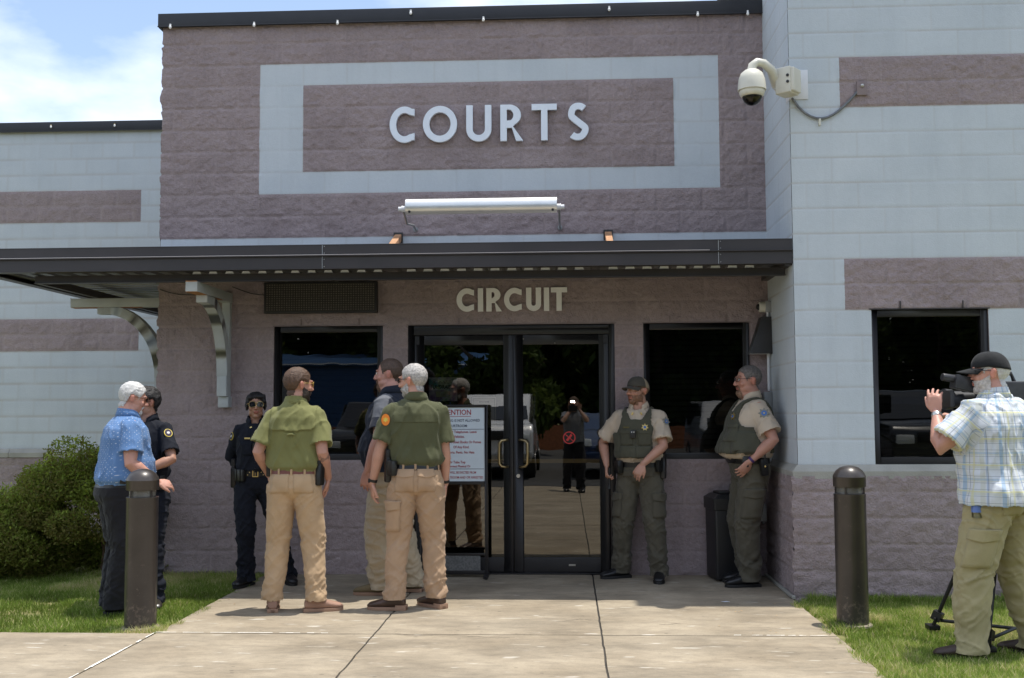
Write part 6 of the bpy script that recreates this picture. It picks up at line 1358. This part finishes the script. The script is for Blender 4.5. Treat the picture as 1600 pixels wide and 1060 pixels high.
# ---- 1: older man in the blue dotted shirt
p = Person('older white-haired man in blue dotted short-sleeved shirt behind the left bollard', (-.535, -1.72, -.03), 122, 1.74, (.52, .27, .20), bulk=1.30, belly=.075, lean=(0, -.06), head=(-4, 14), headk=1.03, feet=[(.10, .02, 8), (-.10, .02, -8)],
           arms=[((.23, -.20, 1.02), (.6, .5, -.4), (-.1, -.8, -.3), (-.7, 0, -.5), 30), ((-.25, -.24, 1.00), (-.35, .8, -.2), (.15, -.9, -.1), (.6, 0, -.6), 30)])
p.body(wide=1.04, chinfat=.008); p.shirt(BLUED, .74, ease=.02, flare=1.12, hem=.985); p.trousers(CHAR, 1.12, .045, belt=.985, folds=.6); p.belt_(LEATHER, .985); shoes(p, SHOEB, SOLEB)
WH = hairmat('white_hair', (.56, .55, .53), .15); p.hair(WH, 'short', .010, nz=.004); p.beard(WH, 'goatee', .006); p.glasses(LENS, mat('tortoise_frame', (.16, .06, .02), .3), 'wrap')
p.gear('phone_pouch', -95, (.05, .03, .085), LEATHER, 1.04, 0, 8)
# ---- 2: officer facing him
p = Person('dark-haired officer in black uniform facing the white-haired man, badge on the chest', (-.455, -1.38, -.03), -18, 1.70, (.40, .21, .14), head=(-30, 2), feet=[(.20, -.14, 48), (-.13, .02, -20)],
           arms=[((.16, -.26, 1.10), (.9, .25, -.5), (-.85, -.5, 0), (0, .4, 1), 25), ((-.16, -.26, 1.08), (-.9, .2, -.5), (.8, -.4, 0), (0, .4, 1), 25)])
p.body(); p.shirt(NAVYU, .80, flare=1.1, hem=1.02); p.trousers(NAVYU, 1.05, .045, belt=1.02); p.belt_(LEATHER, 1.02, GOLD, .026); shoes(p, mat('brown_black_boot', (.03, .025, .02), .35), SOLEB, 'boot')
BH = hairmat('black_hair', (.012, .010, .010), .3); p.hair(BH, 'short', .016, nz=.005); p.glasses(LENS, BLACK, 'wrap')
h = p.surf(p.sho, 1.335, 26, .002); o, M = p.stick('badge', p.sho, h, star_poly(.036, .026, 7), .006, SILV); b = MB(); b.ball(M @ Vector((0, -.008, 0)), (.013, .013, .013), 10); b.build('badge_centre', GOLD, o, True)
def shoulder_patch(p, i, poly, m, inner=None, im=None, drop=.06, ang=0, deco=None):
    k = p.k; sh, el = p.sh[i], p.el[i]; u = (el-sh).normalized(); c = (sh+u*drop); sg = 1 if i == 0 else -1; d = (Matrix.Rotation(R(ang*sg), 3, 'Z') @ Vector((sg, 0, 0))); d = (d-u*d.dot(u)).normalized(); hit = p.ray(p.sho, (c+d*.3)*k, -d)
    if hit[0] is None: return
    o, M = p.stick('shoulder_patch', p.sho, (hit[0]+hit[1]*.001, hit[1]), poly, .003, m)
    if inner: b = MB(); b.prism([(q[0]*k, q[1]*k) for q in inner], -.0045, -.003, 0, M); b.build('patch_emblem', im, o)
    if deco:
        for nm, pl, mm_, t in deco: b = MB(); b.prism([(q[0]*k, q[1]*k) for q in pl], -t, -.0035, 0, M); b.build(nm, mm_, o)
    return o
YEL = mat('yellow_thread', (.65, .50, .08), .7); PURP = mat('dark_patch_ground', (.03, .02, .05), .8); BLU = mat('blue_thread', (.06, .16, .45), .7); WHT = mat('white_thread', (.65, .65, .62), .7)
shoulder_patch(p, 0, ell_poly(.034, .040), YEL, ell_poly(.028, .034), PURP, .07, -35, [('patch_figure', ell_poly(.013, .012, 10), WHT, .0055)])
p.holster(-100, 1.0); p.gear('pouch', 70, (.05, .035, .11), LEATHER, 1.0, .002)
# ---- 3: female officer by the wall
p = Person('female officer in black uniform and aviator sunglasses standing against mauve wall, hands behind her', (.19, -.60, 0), 12, 1.64, (.36, .195, .125), bulk=.97, shw=.88, hipw=1.06, head=(6, -2), lean=(-.012, .0), headk=1.05, hipoff=(-.0, 0), feet=[(.30, .03, 18), (-.075, -.05, -28)],
           arms=[((.06, .17, 1.02), (1, .3, -.2), (-.9, .1, -.2), (0, 1, 0), 25), ((-.06, .17, 1.02), (-1, .3, -.2), (.9, .1, -.2), (0, 1, 0), 25)])
p.body(fem=True, wide=.96, jaw=.86, nose=.9, lipc=(.95, .58, .58), brow=(.18, .14, .12)); p.shirt(NAVYU, .9, long=True, ease=.012, hem=1.03); p.trousers(NAVYU, 1.05, .045, belt=1.03, hemr=.078); p.belt_(LEATHER, 1.03, GOLD, .027); shoes(p, SHOEB, SOLEB, 'boot')
def femx(q): return np.where((q[:, 1] < -.04) & (q[:, 2] < .062-.25*(q[:, 0]+.02)) & (q[:, 0] > -.06), -1, 1.)
P_ = []
for c_, r_ in [((0, .028, .050), (.088, .098, .080)), ((.030, -.052, .080), (.058, .040, .026)), ((-.048, -.038, .074), (.036, .042, .030)), ((.079, .005, .012), (.015, .050, .055)), ((-.079, .012, .005), (.015, .045, .050)), ((.066, -.050, .045), (.018, .030, .030)), ((0, .075, -.02), (.062, .036, .055))]:
    v, f = ellip((0, 0, 0), r_, None, 20); P_.append(([p.HM @ (Vector(q)+Vector(c_)) for q in v], f))
_inv = np.array(p.HM.inverted())
fuse('hair', P_, .006, BH, p.root, lambda c: .0035*vnoise((c @ _inv[:3, :3].T+_inv[:3, 3])*np.array([140, 40, 50])+1.5*vnoise(c*14, 2)[:, None], 3), 3)

b = MB(); b.v, b.f = [], []; v, f = ellip((0, .085, -.02), (.034, .028, .03)); b.add([p.HM @ Vector(q) for q in v], f); b.build('hair_bun', BH, p.root, True)
p.glasses(LENS, WIRE, 'aviator')
hz = p.surf(p.sho, 1.355, -30, .002); p.stick('name_plate', p.sho, hz, rect(.052, .014), .003, GOLD, bevel=.001)
hz = p.surf(p.sho, 1.352, 27, .002); p.stick('pen', p.sho, hz, rect(.006, .05), .008, SILV)
hz = p.surf(p.sho, 1.275, 4, .004); o, M = p.stick('body_camera', p.sho, hz, rect(.068, .085), .022, BLACK, bevel=.006); b = MB(); b.tube([M @ Vector((0, -.022, .015)), M @ Vector((0, -.026, .015))], .010, 12); b.build('camera_lens', LENS, o)
for a in (-30, 28): p.drape('chest_pocket', p.sho, 1.26, a, .095, .12, .0035, NAVYU); 
for s_ in (-1, 1):
    hz = p.surf(p.sho, 1.455, s_*22, .004); p.stick('collar_pin', p.sho, hz, rect(.018, .010), .005, GOLD, rot=s_*25)
b = MB(); [b.ball(p.surf(p.sho, z, 0, .002)[0], .0045, 8) for z in (1.40, 1.33, 1.20, 1.13, 1.08)]; b.build('buttons', BLACK, p.root)
shoulder_patch(p, 1, ell_poly(.032, .038), YEL, ell_poly(.027, .033), PURP, .07, -20, [('patch_figure', ell_poly(.012, .012, 10), WHT, .0055)])
for a in (-62, -46, -34): p.gear('pouch', a, (.036, .035, .10), LEATHER, 1.015, .002)
p.holster(-92, .99); p.gear('pouch', 60, (.05, .03, .08), LEATHER, 1.02, .002)
for a in (-24, -18, 18, 24):
    q, n = p.tpt(1.03+(.012 if a % 4 else -.012), a, .014); b = MB(); b.ball(q, .005, 8); b.build('belt_snap', GOLD, p.root)
# ---- 4: man in the light olive shirt, back to us
p = Person('bearded man in light olive fishing shirt and khaki trousers, back turned, pistol on the hip', (.825, -1.80, 0), 182, 1.80, (.46, .24, .17), bulk=1.04, head=(-50, 3), feet=[(.155, .0, 12), (-.165, .02, -72)], hipoff=(.0, 0), shw=.97,
           arms=[((.215, -.105, .985), (.4, .85, 0), (-.25, -.45, -.85), (-1, .1, 0), 20), ((-.235, -.07, .96), (-.1, .95, 0), (.15, -.35, -.9), (1, .1, 0), 20)])
def tat(h, co, bl):
    e, w = np.array(p.el[1])*p.k, np.array(p.wr[1])*p.k; d = (w-e); L = np.linalg.norm(d); d /= L; t = (co-e) @ d; r = np.linalg.norm(co-e-np.outer(t, d), axis=1); n1 = vnoise(co*45, 3); bl(((np.abs(t-.035+.02*n1) < .010) & (r < .06))*.75, (.35, .38, .42)); bl(((np.abs(t-.02) < .022) & (np.abs(n1) < .25) & (r < .06) & (co[:, 0] > e[0]))*.6, (.4, .42, .45))
p.body(tint=tat); p.shirt(GREEN, .80, ease=.022, flare=1.22, hem=1.02, folds=1.05); p.trousers(KHAKI, 1.06, .085, belt=1.02, hemr=.074, folds=.58); p.belt_(BROWNB, 1.02); shoes(p, SNK, SOLET)
BRH = hairmat('brown_hair', (.085, .045, .025), .3); p.hair(BRH, 'short', .010); p.beard(hairmat('dark_beard', (.03, .018, .012), .3), 'full', .006); p.glasses(LENS, mat('amber_frame', (.45, .30, .08), .3), 'wrap')
shell('back_yoke', p.sho, lambda co: np.minimum(np.minimum(co[:, 2]/p.k-1.305-.02*np.abs(co[:, 0])/.17+.004*vnoise(co*30, 4), (.172-np.abs(co[:, 0]/p.k-p.sp(1.4).x))), co[:, 1]/p.k+.01), lambda c, w: .004+.009*sst(-(c[:, 2]/p.k), -1.36, -1.30), GREEN, p.root, None, True, .006)
q = p.surf(p.sho, 1.285, 180, .010); b = MB(); b.tube([q[0]+Vector((-.03, 0, .0)), q[0]+Vector((-.01, .008, .008)), q[0]+Vector((.015, .010, .006)), q[0]+Vector((.03, 0, .0))], .006, 8); b.build('hanging_loop', GREEN, p.root, True)
loops(p, KHAKI, [180, 150, -150, 120, -120]); pocket(p, 148, .935, .13, .14, False); pocket(p, -148, .935, .13, .14, False)
p.holster(-112, 1.0); p.gear('magazine_pouch', 105, (.035, .03, .10), LEATHER, 1.03, .002)
# ---- 5: big man in the dark polo
p = Person('tall heavy man in dark navy polo with grey shoulder panel, half hidden behind green-shirted man', (1.41, -1.02, 0), -98, 1.91, (.46, .235, .18), bulk=1.22, belly=.09, head=(4, 2), headk=1.02, feet=[(.08, -.06, 6), (-.11, .13, -4)],
           arms=[((.27, -.10, .93), (.7, .5, 0), (-.05, -.15, -1), (-1, 0, 0), 25), ((-.27, -.02, .93), (-.7, .5, 0), (0, -.1, -1), (1, 0, 0), 25)])
p.body(wide=1.06, chinfat=.016, jaw=1.1); p.eyes()
pan = lambda co: ((co[:, 2] > 1.33-.25*np.abs(co[:, 1])*0) & (np.abs(co[:, 0]) > .12) & (co[:, 1] > -.06) & (co[:, 1] < .055+.0*co[:, 2])).astype(float)
p.shirt(POLO, .78, ease=.02, flare=1.1, tuck=False, hem=.93, panel=pan); p.trousers(STONE, 1.1, .045, belt=1.02); p.belt_(LEATHER, 1.02); shoes(p, SUEDE, SOLET)
p.hair(hairmat('thin_brown_hair', (.075, .045, .03), .3), 'recede', .004, nz=.001); p.beard(hairmat('brown_goatee', (.10, .05, .025), .3), 'goatee', .011)
hz = p.surf(p.sho, 1.37, 42, .002); p.stick('shirt_emblem', p.sho, hz, star_poly(.022, .015, 6), .002, YEL)
# ---- 6: white-haired man in the darker green shirt
p = Person('white-haired man in dark olive shirt with orange sleeve patch and tan cargo trousers, back turned', (1.70, -1.70, 0), 186, 1.83, (.50, .27, .19), bulk=1.04, head=(60, 4), shw=.99, feet=[(.145, .03, 78), (-.155, -.04, 40)],
           arms=[((.31, -.02, .90), (.5, .75, 0), (.02, -.12, -1), (-1, -.25, 0), 26), ((-.225, -.08, .885), (-.5, .75, 0), (.05, -.2, -1), (1, -.1, 0), 20)], hipoff=(-.01, 0))
p.body(); p.shirt(DGREEN, .80, ease=.017, flare=1.24, hem=1.03, folds=1.15); p.trousers(KHAKI2, 1.06, .080, belt=1.03, folds=.65); p.belt_(LEATHER, 1.03, None, .024)
shoes(p, BRN, SOLET, 'cowboy')
GH = hairmat('silver_hair', (.40, .375, .35), .3); p.hair(GH, 'buzz', .006, nz=.0015); p.beard(GH, 'full', .003); p.glasses(LENS, BLACK, 'wrap')
ORG = mat('orange_thread', (.75, .22, .02), .7)
shoulder_patch(p, 0, ell_poly(.034, .046), BLACK, ell_poly(.031, .043), ORG, .07, 68, [('patch_centre', star_poly(.020, .012, 6), YEL, .0055)])
p.watch(0, BLACK, BLACK); p.watch(1, BLACK)
loops(p, KHAKI2, [180, 152, -152, 118, -118]); pocket(p, 150, .925, .13, .15); pocket(p, -150, .925, .12, .15); cargo(p, 0, .16, .19, -.24, face=(.75, .66, 0)); p.gear('radio_pouch', 128, (.07, .045, .11), LEATHER, 1.02, .004); p.holster(106, 1.0)
shell('back_yoke', p.sho, lambda co: np.minimum(np.minimum(co[:, 2]/p.k-1.345, (.165-np.abs(co[:, 0]/p.k-p.sp(1.4).x))), co[:, 1]/p.k+.01), lambda c, w: .002+0*w, DGREEN, p.root, None, True, .003)
# ---- 7 and 8: deputies with vests
def vest(p, front=True):
    k = p.k
    def mask(co):
        c = co/k; x = np.abs(c[:, 0]-np.interp(c[:, 2], [.95, 1.5], [p.sp(.95).x, p.sp(1.5).x])); y = c[:, 1]-np.interp(c[:, 2], [.95, 1.5], [p.sp(.95).y, p.sp(1.5).y]); z = c[:, 2]; b = 1+(p.bulk-1)*.5
        lim = np.interp(z, [1.0, 1.24, 1.29, 1.36, 1.44, 1.52], [.6, .6, .165*b, .135*b, .125*b, .12]); w = lim-x
        neck = np.where(y < 0, 1.405+np.maximum(0, x-.045)*1.7, 1.47+np.maximum(0, x-.05)*.6); w = np.minimum(w, np.where(x < .1, (neck-z)*1.5, 1)); w = np.minimum(w, (z-1.062)*1.)
        for i in (0, 1):      # keep off the sleeves
            sh, el = np.array(p.sh[i]), np.array(p.el[i]); u = el-sh; L = np.linalg.norm(u); u = u/L; t = (c-sh) @ u; r = np.linalg.norm(c-sh-np.outer(t, u), axis=1); w = np.where((t > -.01) & (r < .088*b) & (np.abs(c[:, 0]-p.sp(1.4).x) > .125*b), -1, w); T = np.array([p.tor(zz, .034) for zz in np.linspace(.8, 1.6, 60)]); tz = np.linspace(.8, 1.6, 60); rx = np.interp(z, tz, T[:, 0]); ry = np.where(y > 0, np.interp(z, tz, T[:, 2]), np.interp(z, tz, T[:, 1])); w = np.where((t > -.02) & (r < .13*b) & ((x/rx)**2.35+(np.abs(y)/ry)**2.35 > 1), -1, w)
        return w
    o = shell('vest', p.sho, mask, lambda c, w: .020+0*w, VEST, p.root, None, True, .022)
    for i in range(3):      # tidy the cut edges
        me = o.data; bm = bmesh.new(); bm.from_mesh(me); bmesh.ops.smooth_vert(bm, verts=[v for v in bm.verts], factor=.5, use_axis_x=True, use_axis_y=True, use_axis_z=True); bm.to_mesh(me); bm.free()
    return o
def pmetal(p, obj, z, a, r=.034, off=.002):
    hz = p.surf(obj, z, a, off); o, M = p.stick('badge', obj, hz, star_poly(r, r*.55, 7), .005, GOLD); b = MB(); b.prism([(q[0]*p.k, q[1]*p.k) for q in ell_poly(r*.36, r*.36)], -.008, -.0052, 0, M); b.build('badge_centre', BLU, o)
p = Person('deputy in grey-and-tan cap and olive vest leaning by the right door jamb, hand on belt', (3.46, -.235, 0), -14, 1.765, (.47, .25, .175), bulk=1.07, head=(-33, -2), feet=[(.175, -.07, 8), (-.185, .03, -52)], lean=(0, .01), shw=1.04,
           arms=[((.075, -.235, 1.02), (1, .2, -.3), (-.5, -.3, -.8), (.1, .9, -.2), 30), ((-.275, -.10, 1.0), (-.7, .6, -.2), (0, -.15, -1), (1, .2, 0), 48)])
p.body(); p.eyes(); p.shirt(TAN, .82, ease=.016, flare=1.24, hem=1.02); p.trousers(DEPT, 1.1, .05, belt=1.01, folds=.75); p.belt_(LEATHER, 1.01, None, .027); shoes(p, SHOEB, SOLEB)
V_ = vest(p); CAPG = clothmat('grey_cap_cloth', (.075, .068, .055), .1); MESH = clothmat('tan_mesh', (.34, .27, .18), .15); cp = p.cap(CAPG, CAPG, MESH)
for q in range(3):
    b = MB()
    for j in range(5):
        x = -.022+.011*j; z = .078-.009*q; yv = .012-.102*math.sqrt(max(0, 1-(x/.0835)**2-((z-.034)/.082)**2))-.002; b.cbox((0, 0, 0), (.006, .002, .0032), 0, p.HM @ Matrix.Translation((x+.0, yv, z)) @ Matrix.Rotation(R(-25), 4, 'X'))
    b.build('cap_stitching', WHT, cp)
p.hair(hairmat('light_brown_hair', (.16, .09, .05), .3), 'short', .004, lambda q: .062-q[:, 2]); p.beard(hairmat('reddish_beard', (.21, .105, .06), .3), 'full', .003)
pmetal(p, V_, 1.335, 27, .034, .004)
hz = p.surf(V_, 1.335, -28, .003); p.stick('name_strip', V_, hz, rect(.055, .010), .002, mat('olive_thread', (.12, .10, .03), .8))
hz = p.surf(V_, 1.275, -8, .004); o, M = p.stick('body_camera', V_, hz, rect(.050, .070), .022, BLACK, bevel=.006); b = MB(); b.tube([M @ Vector((-.008, -.022, .018)), M @ Vector((-.008, -.026, .018))], .006, 10); b.tube([M @ Vector((.012, -.022, .018)), M @ Vector((.012, -.026, .018))], .006, 10); b.build('camera_lens', SILV, o)
for a in (-27, 25):
    po = p.drape('chest_pocket', V_, 1.235, a, .095, .11, .006, VEST); p.drape('pocket_flap', V_, 1.295, a, .10, .035, .010, VEST, po)
for a in (-22, 22): p.drape('magazine_pocket', V_, 1.12, a, .12, .10, .007, VEST)
for z in (1.2, 1.15, 1.095): b = MB(); b.ball(p.surf(V_, z, 0, .003)[0], .005, 8); b.build('snap', BLACK, p.root)
for s_ in (-1, 1): hz = p.surf(p.sho, 1.452, s_*20, .004); p.stick('collar_pin', p.sho, hz, rect(.012, .024), .006, GOLD, rot=-s_*20)
shoulder_patch(p, 0, star_poly(.042, .027, 7), mat('grey_thread', (.22, .22, .19), .8), ell_poly(.018, .018), BLU, .075, -35, [('patch_centre', star_poly(.008, .004, 5), YEL, .0055)])
cargo(p, 0, .15, .18, -.26, face=(.8, -.6, 0)); cargo(p, 1, .15, .18, -.26, face=(-.8, -.6, 0)); pocket(p, 40, .93, .10, .05, False); pocket(p, -40, .93, .10, .05, False)
p.holster(82, .97); p.gear('pouch', 58, (.05, .04, .10), LEATHER, .995, .003); p.gear('pouch', -48, (.085, .05, .11), LEATHER, .985, .003); p.gear('pouch', -70, (.05, .04, .09), LEATHER, .995, .003)
W_, d_, pn_, sd_ = p.handinfo[1]; b = MB(); c_ = W_+d_*.075*p.k+pn_*.025*p.k; b.tube([c_+Vector((0, 0, .05)), c_+Vector((0, -.005, -.10)), c_+Vector((0, -.006, -.102)), c_+Vector((0, -.008, -.13))], [.011, .011, .015, .017], 12); fl = b.build('flashlight', BLACK, None, True)
fl.matrix_world = p.root.matrix_basis.copy() if False else Matrix.Translation(p.root.location) @ Matrix.Rotation(p.root.rotation_euler.z, 4, 'Z'); tag(fl, 'slim black flashlight held down in the capped deputy\'s hand', 'flashlight')
# ---- 8
p = Person('heavyset grey-haired deputy with glasses and goatee in olive vest, side-on in the corner', (4.36, -.50, 0), -80, 1.85, (.47, .24, .175), bulk=1.16, belly=.085, lean=(0, .02), head=(0, 2), feet=[(.12, -.06, 0), (-.11, .0, -6)], hipoff=(0, .0), knees=[(.1, -1, 0), (-.1, -1, 0)],
           arms=[((.235, -.075, 1.005), (.55, .85, -.1), (-.2, -.55, -.75), (-1, -.2, .2), 22), ((-.25, .10, .96), (-.6, .8, 0), (.1, -.1, -1), (1, 0, 0), 25)])
p.body(wide=1.04, chinfat=.014, jaw=1.05); p.eyes(); p.shirt(TAN, .80, ease=.018, flare=1.22, hem=1.01); p.trousers(DEPT, 1.12, .05, belt=1.01, folds=.75); p.belt_(LEATHER, 1.01, None, .028, .014); shoes(p, SHOEB, SOLEB, 'boot')
V_ = vest(p); p.hair(hairmat('grey_short_hair', (.14, .125, .115), .3), 'buzz', .006, nz=.0015); p.beard(hairmat('greying_goatee', (.22, .13, .08), .4), 'goatee', .014); p.glasses(glassmat('clear_lens', 1.5, (.75, .75, .78), 0), mat('dark_wire_frame', (.04, .02, .02), .3), 'thin', 'glasses')
pmetal(p, V_, 1.36, 28, .030, .004)
shoulder_patch(p, 0, star_poly(.048, .031, 8), mat('grey_thread', (.22, .22, .19), .8), ell_poly(.022, .022), BLU, .075, 0, [('patch_centre', star_poly(.009, .004, 5), YEL, .0055)])
for a in (30,): po = p.drape('chest_pocket', V_, 1.22, a, .10, .12, .007, VEST); p.drape('pocket_flap', V_, 1.285, a, .105, .035, .011, VEST, po)
p.drape('side_panel', V_, 1.155, 72, .17, .17, .006, VEST)
cargo(p, 0, .17, .20, -.25); 
p.gear('radio', 100, (.062, .045, .14), LEATHER, .955, .012, -8, .012); q, n = p.tpt(.955, 100, .07); b = MB(); b.tube([q+Vector((0, 0, .07)), q+Vector((0, 0, .19))], .006, 8); b.ball(q+Vector((.03, 0, .02)), .008, 8); b.build('radio_antenna', BLACK, p.root, True)
b = MB(); b.ball(q+n*.0+Vector((.0, 0, .01)), .009, 8); b.build('gold_snap', GOLD, p.root, True)
p.gear('pouch', 60, (.05, .035, .09), LEATHER, 1.0, .003); p.holster(-95, .98); p.watch(0, mat('purple_wristband', (.05, .02, .12), .5))
# ---- 9: the cameraman
p = Person('white-bearded cameraman in black cap and plaid shirt filming at the right edge', (5.43, -3.06, -.03), 216, 1.845, (.52, .27, .20), bulk=1.30, belly=.03, lean=(-.02, -.03), head=(36, 0), shw=1.08, feet=[(.215, -.08, 40), (-.205, .05, 20)],
           arms=[((.235, -.237, 1.42), (.7, .05, -1), (.02, -.08, 1), (-.9, -.35, 0), 26, 1), ((-.17, -.36, 1.38), (-.8, .0, -.8), (.2, -.9, .3), (.2, 0, -1), 40)])
p.body(wide=1.02); p.shirt(PLAID, .80, ease=.022, flare=1.15, tuck=False, hem=.90, folds=1.5, cmat=PLAID); p.trousers(OLIVEK, 1.14, .045, belt=1.0, hemr=.080, folds=.85); shoes(p, mat('dark_brown_shoe', (.05, .03, .022), .5), SOLEB)
CAPB = clothmat('black_cap_cloth', (.012, .013, .014), .1); cp = p.cap(CAPB, CAPB, None, .08, 4); p.hair(WH, 'short', .003, lambda q: .04-q[:, 2]); p.beard(hairmat('white_beard', (.50, .45, .41), .2), 'full', .006); p.glasses(LENS, BLACK, 'thin')
b = MB(); b.prism([(-.012, -.01), (.010, -.01), (.016, .012), (-.004, .012)], -.002, .002, 0, p.HM @ Matrix.Translation((.0, -.082, .075)) @ Matrix.Rotation(R(-30), 4, 'X')); b.build('cap_emblem', WHT, cp)
p.watch(0, STEEL, STEEL); W_, d_, pn_, sd_ = p.handinfo[0]
cargo(p, 0, .16, .19, -.27, face=(.8, .6, 0)); pocket(p, 150, .90, .12, .13, False); pocket(p, -150, .90, .12, .13, False)
q, n = p.tpt(.905, 92, -.006); wb = empty('water_bottle', p.root.matrix_basis @ Vector((0, 0, 0)), 0, 'clear plastic water bottle tucked in the cameraman\'s trouser pocket', 'bottle')
PM = Matrix.Translation(p.root.location) @ Matrix.Rotation(p.root.rotation_euler.z, 4, 'Z'); wb.location = PM @ (q+n*.012); wb.rotation_euler = (0, 0, p.root.rotation_euler.z)
b = MB(); b.lathe((0, 0, 0), [(.02, -.09), (.03, -.085), (.031, -.02), (.029, .0), (.031, .02), (.026, .05), (.013, .07), (.013, .075)], 20); b.build('bottle', glassmat('clear_plastic', 1.5, (.82, .86, .9), .0), wb, True); b = MB(); b.cyl((0, 0), .015, .075, .09, 16); b.build('cap', PLASTW, wb, True); b = MB(); b.lathe((0, 0, 0), [(.0318, -.055), (.0318, -.015)], 20); b.build('label_band', mat('blue_label', (.12, .2, .5), .4), wb, True)
# ---- the photographer, mirrored in the door glass
p = Person('photographer holding up a flash camera, mirrored in the right door glass', (2.95, -10.12, 0), 177, 1.74, (.42, .25, .18), head=(0, 4), feet=[(.13, 0, 10), (-.13, 0, -10)],
           arms=[((.07, -.17, 1.52), (.8, 0, -1), (-.3, .0, 1), (0, -1, 0), 40), ((-.09, -.17, 1.52), (-.8, 0, -1), (.3, .0, 1), (0, -1, 0), 40)])
p.body(); p.shirt(clothmat('grey_shirt', (.16, .17, .19), .1), .8, tuck=False, hem=.92); p.trousers(CHAR, 1.05, .045); shoes(p, SHOEB, SOLEB); p.hair(BRH, 'short', .01)
d = empty('still_camera', (2.93, -9.94, 1.50), 0, 'black still camera with firing flash raised by the photographer', 'camera')
b = MB(); b.cbox((0, 0, 0), (.14, .06, .09)); b.cbox((0, .0, .06), (.06, .06, .04)); b.build('body', BLACK, d, bevel=.008); b = MB(); b.tube([(0, .03, -.005), (0, .075, -.005)], .036, 20); b.build('lens', BLACK, d, True); b = MB(); b.cbox((0, .0, .115), (.07, .05, .06)); fu = b.build('flash_unit', BLACK, d, bevel=.005)
fm = mat('firing_flash', (.9, .9, .9), .4); fb = fm.node_tree.nodes['Principled BSDF']; fb.inputs['Emission Color'].default_value = (.95, .97, 1, 1); fb.inputs['Emission Strength'].default_value = 160
b = MB(); b.box((-.028, .026, .098), (.028, .028, .132)); b.build('flash_window', fm, fu)
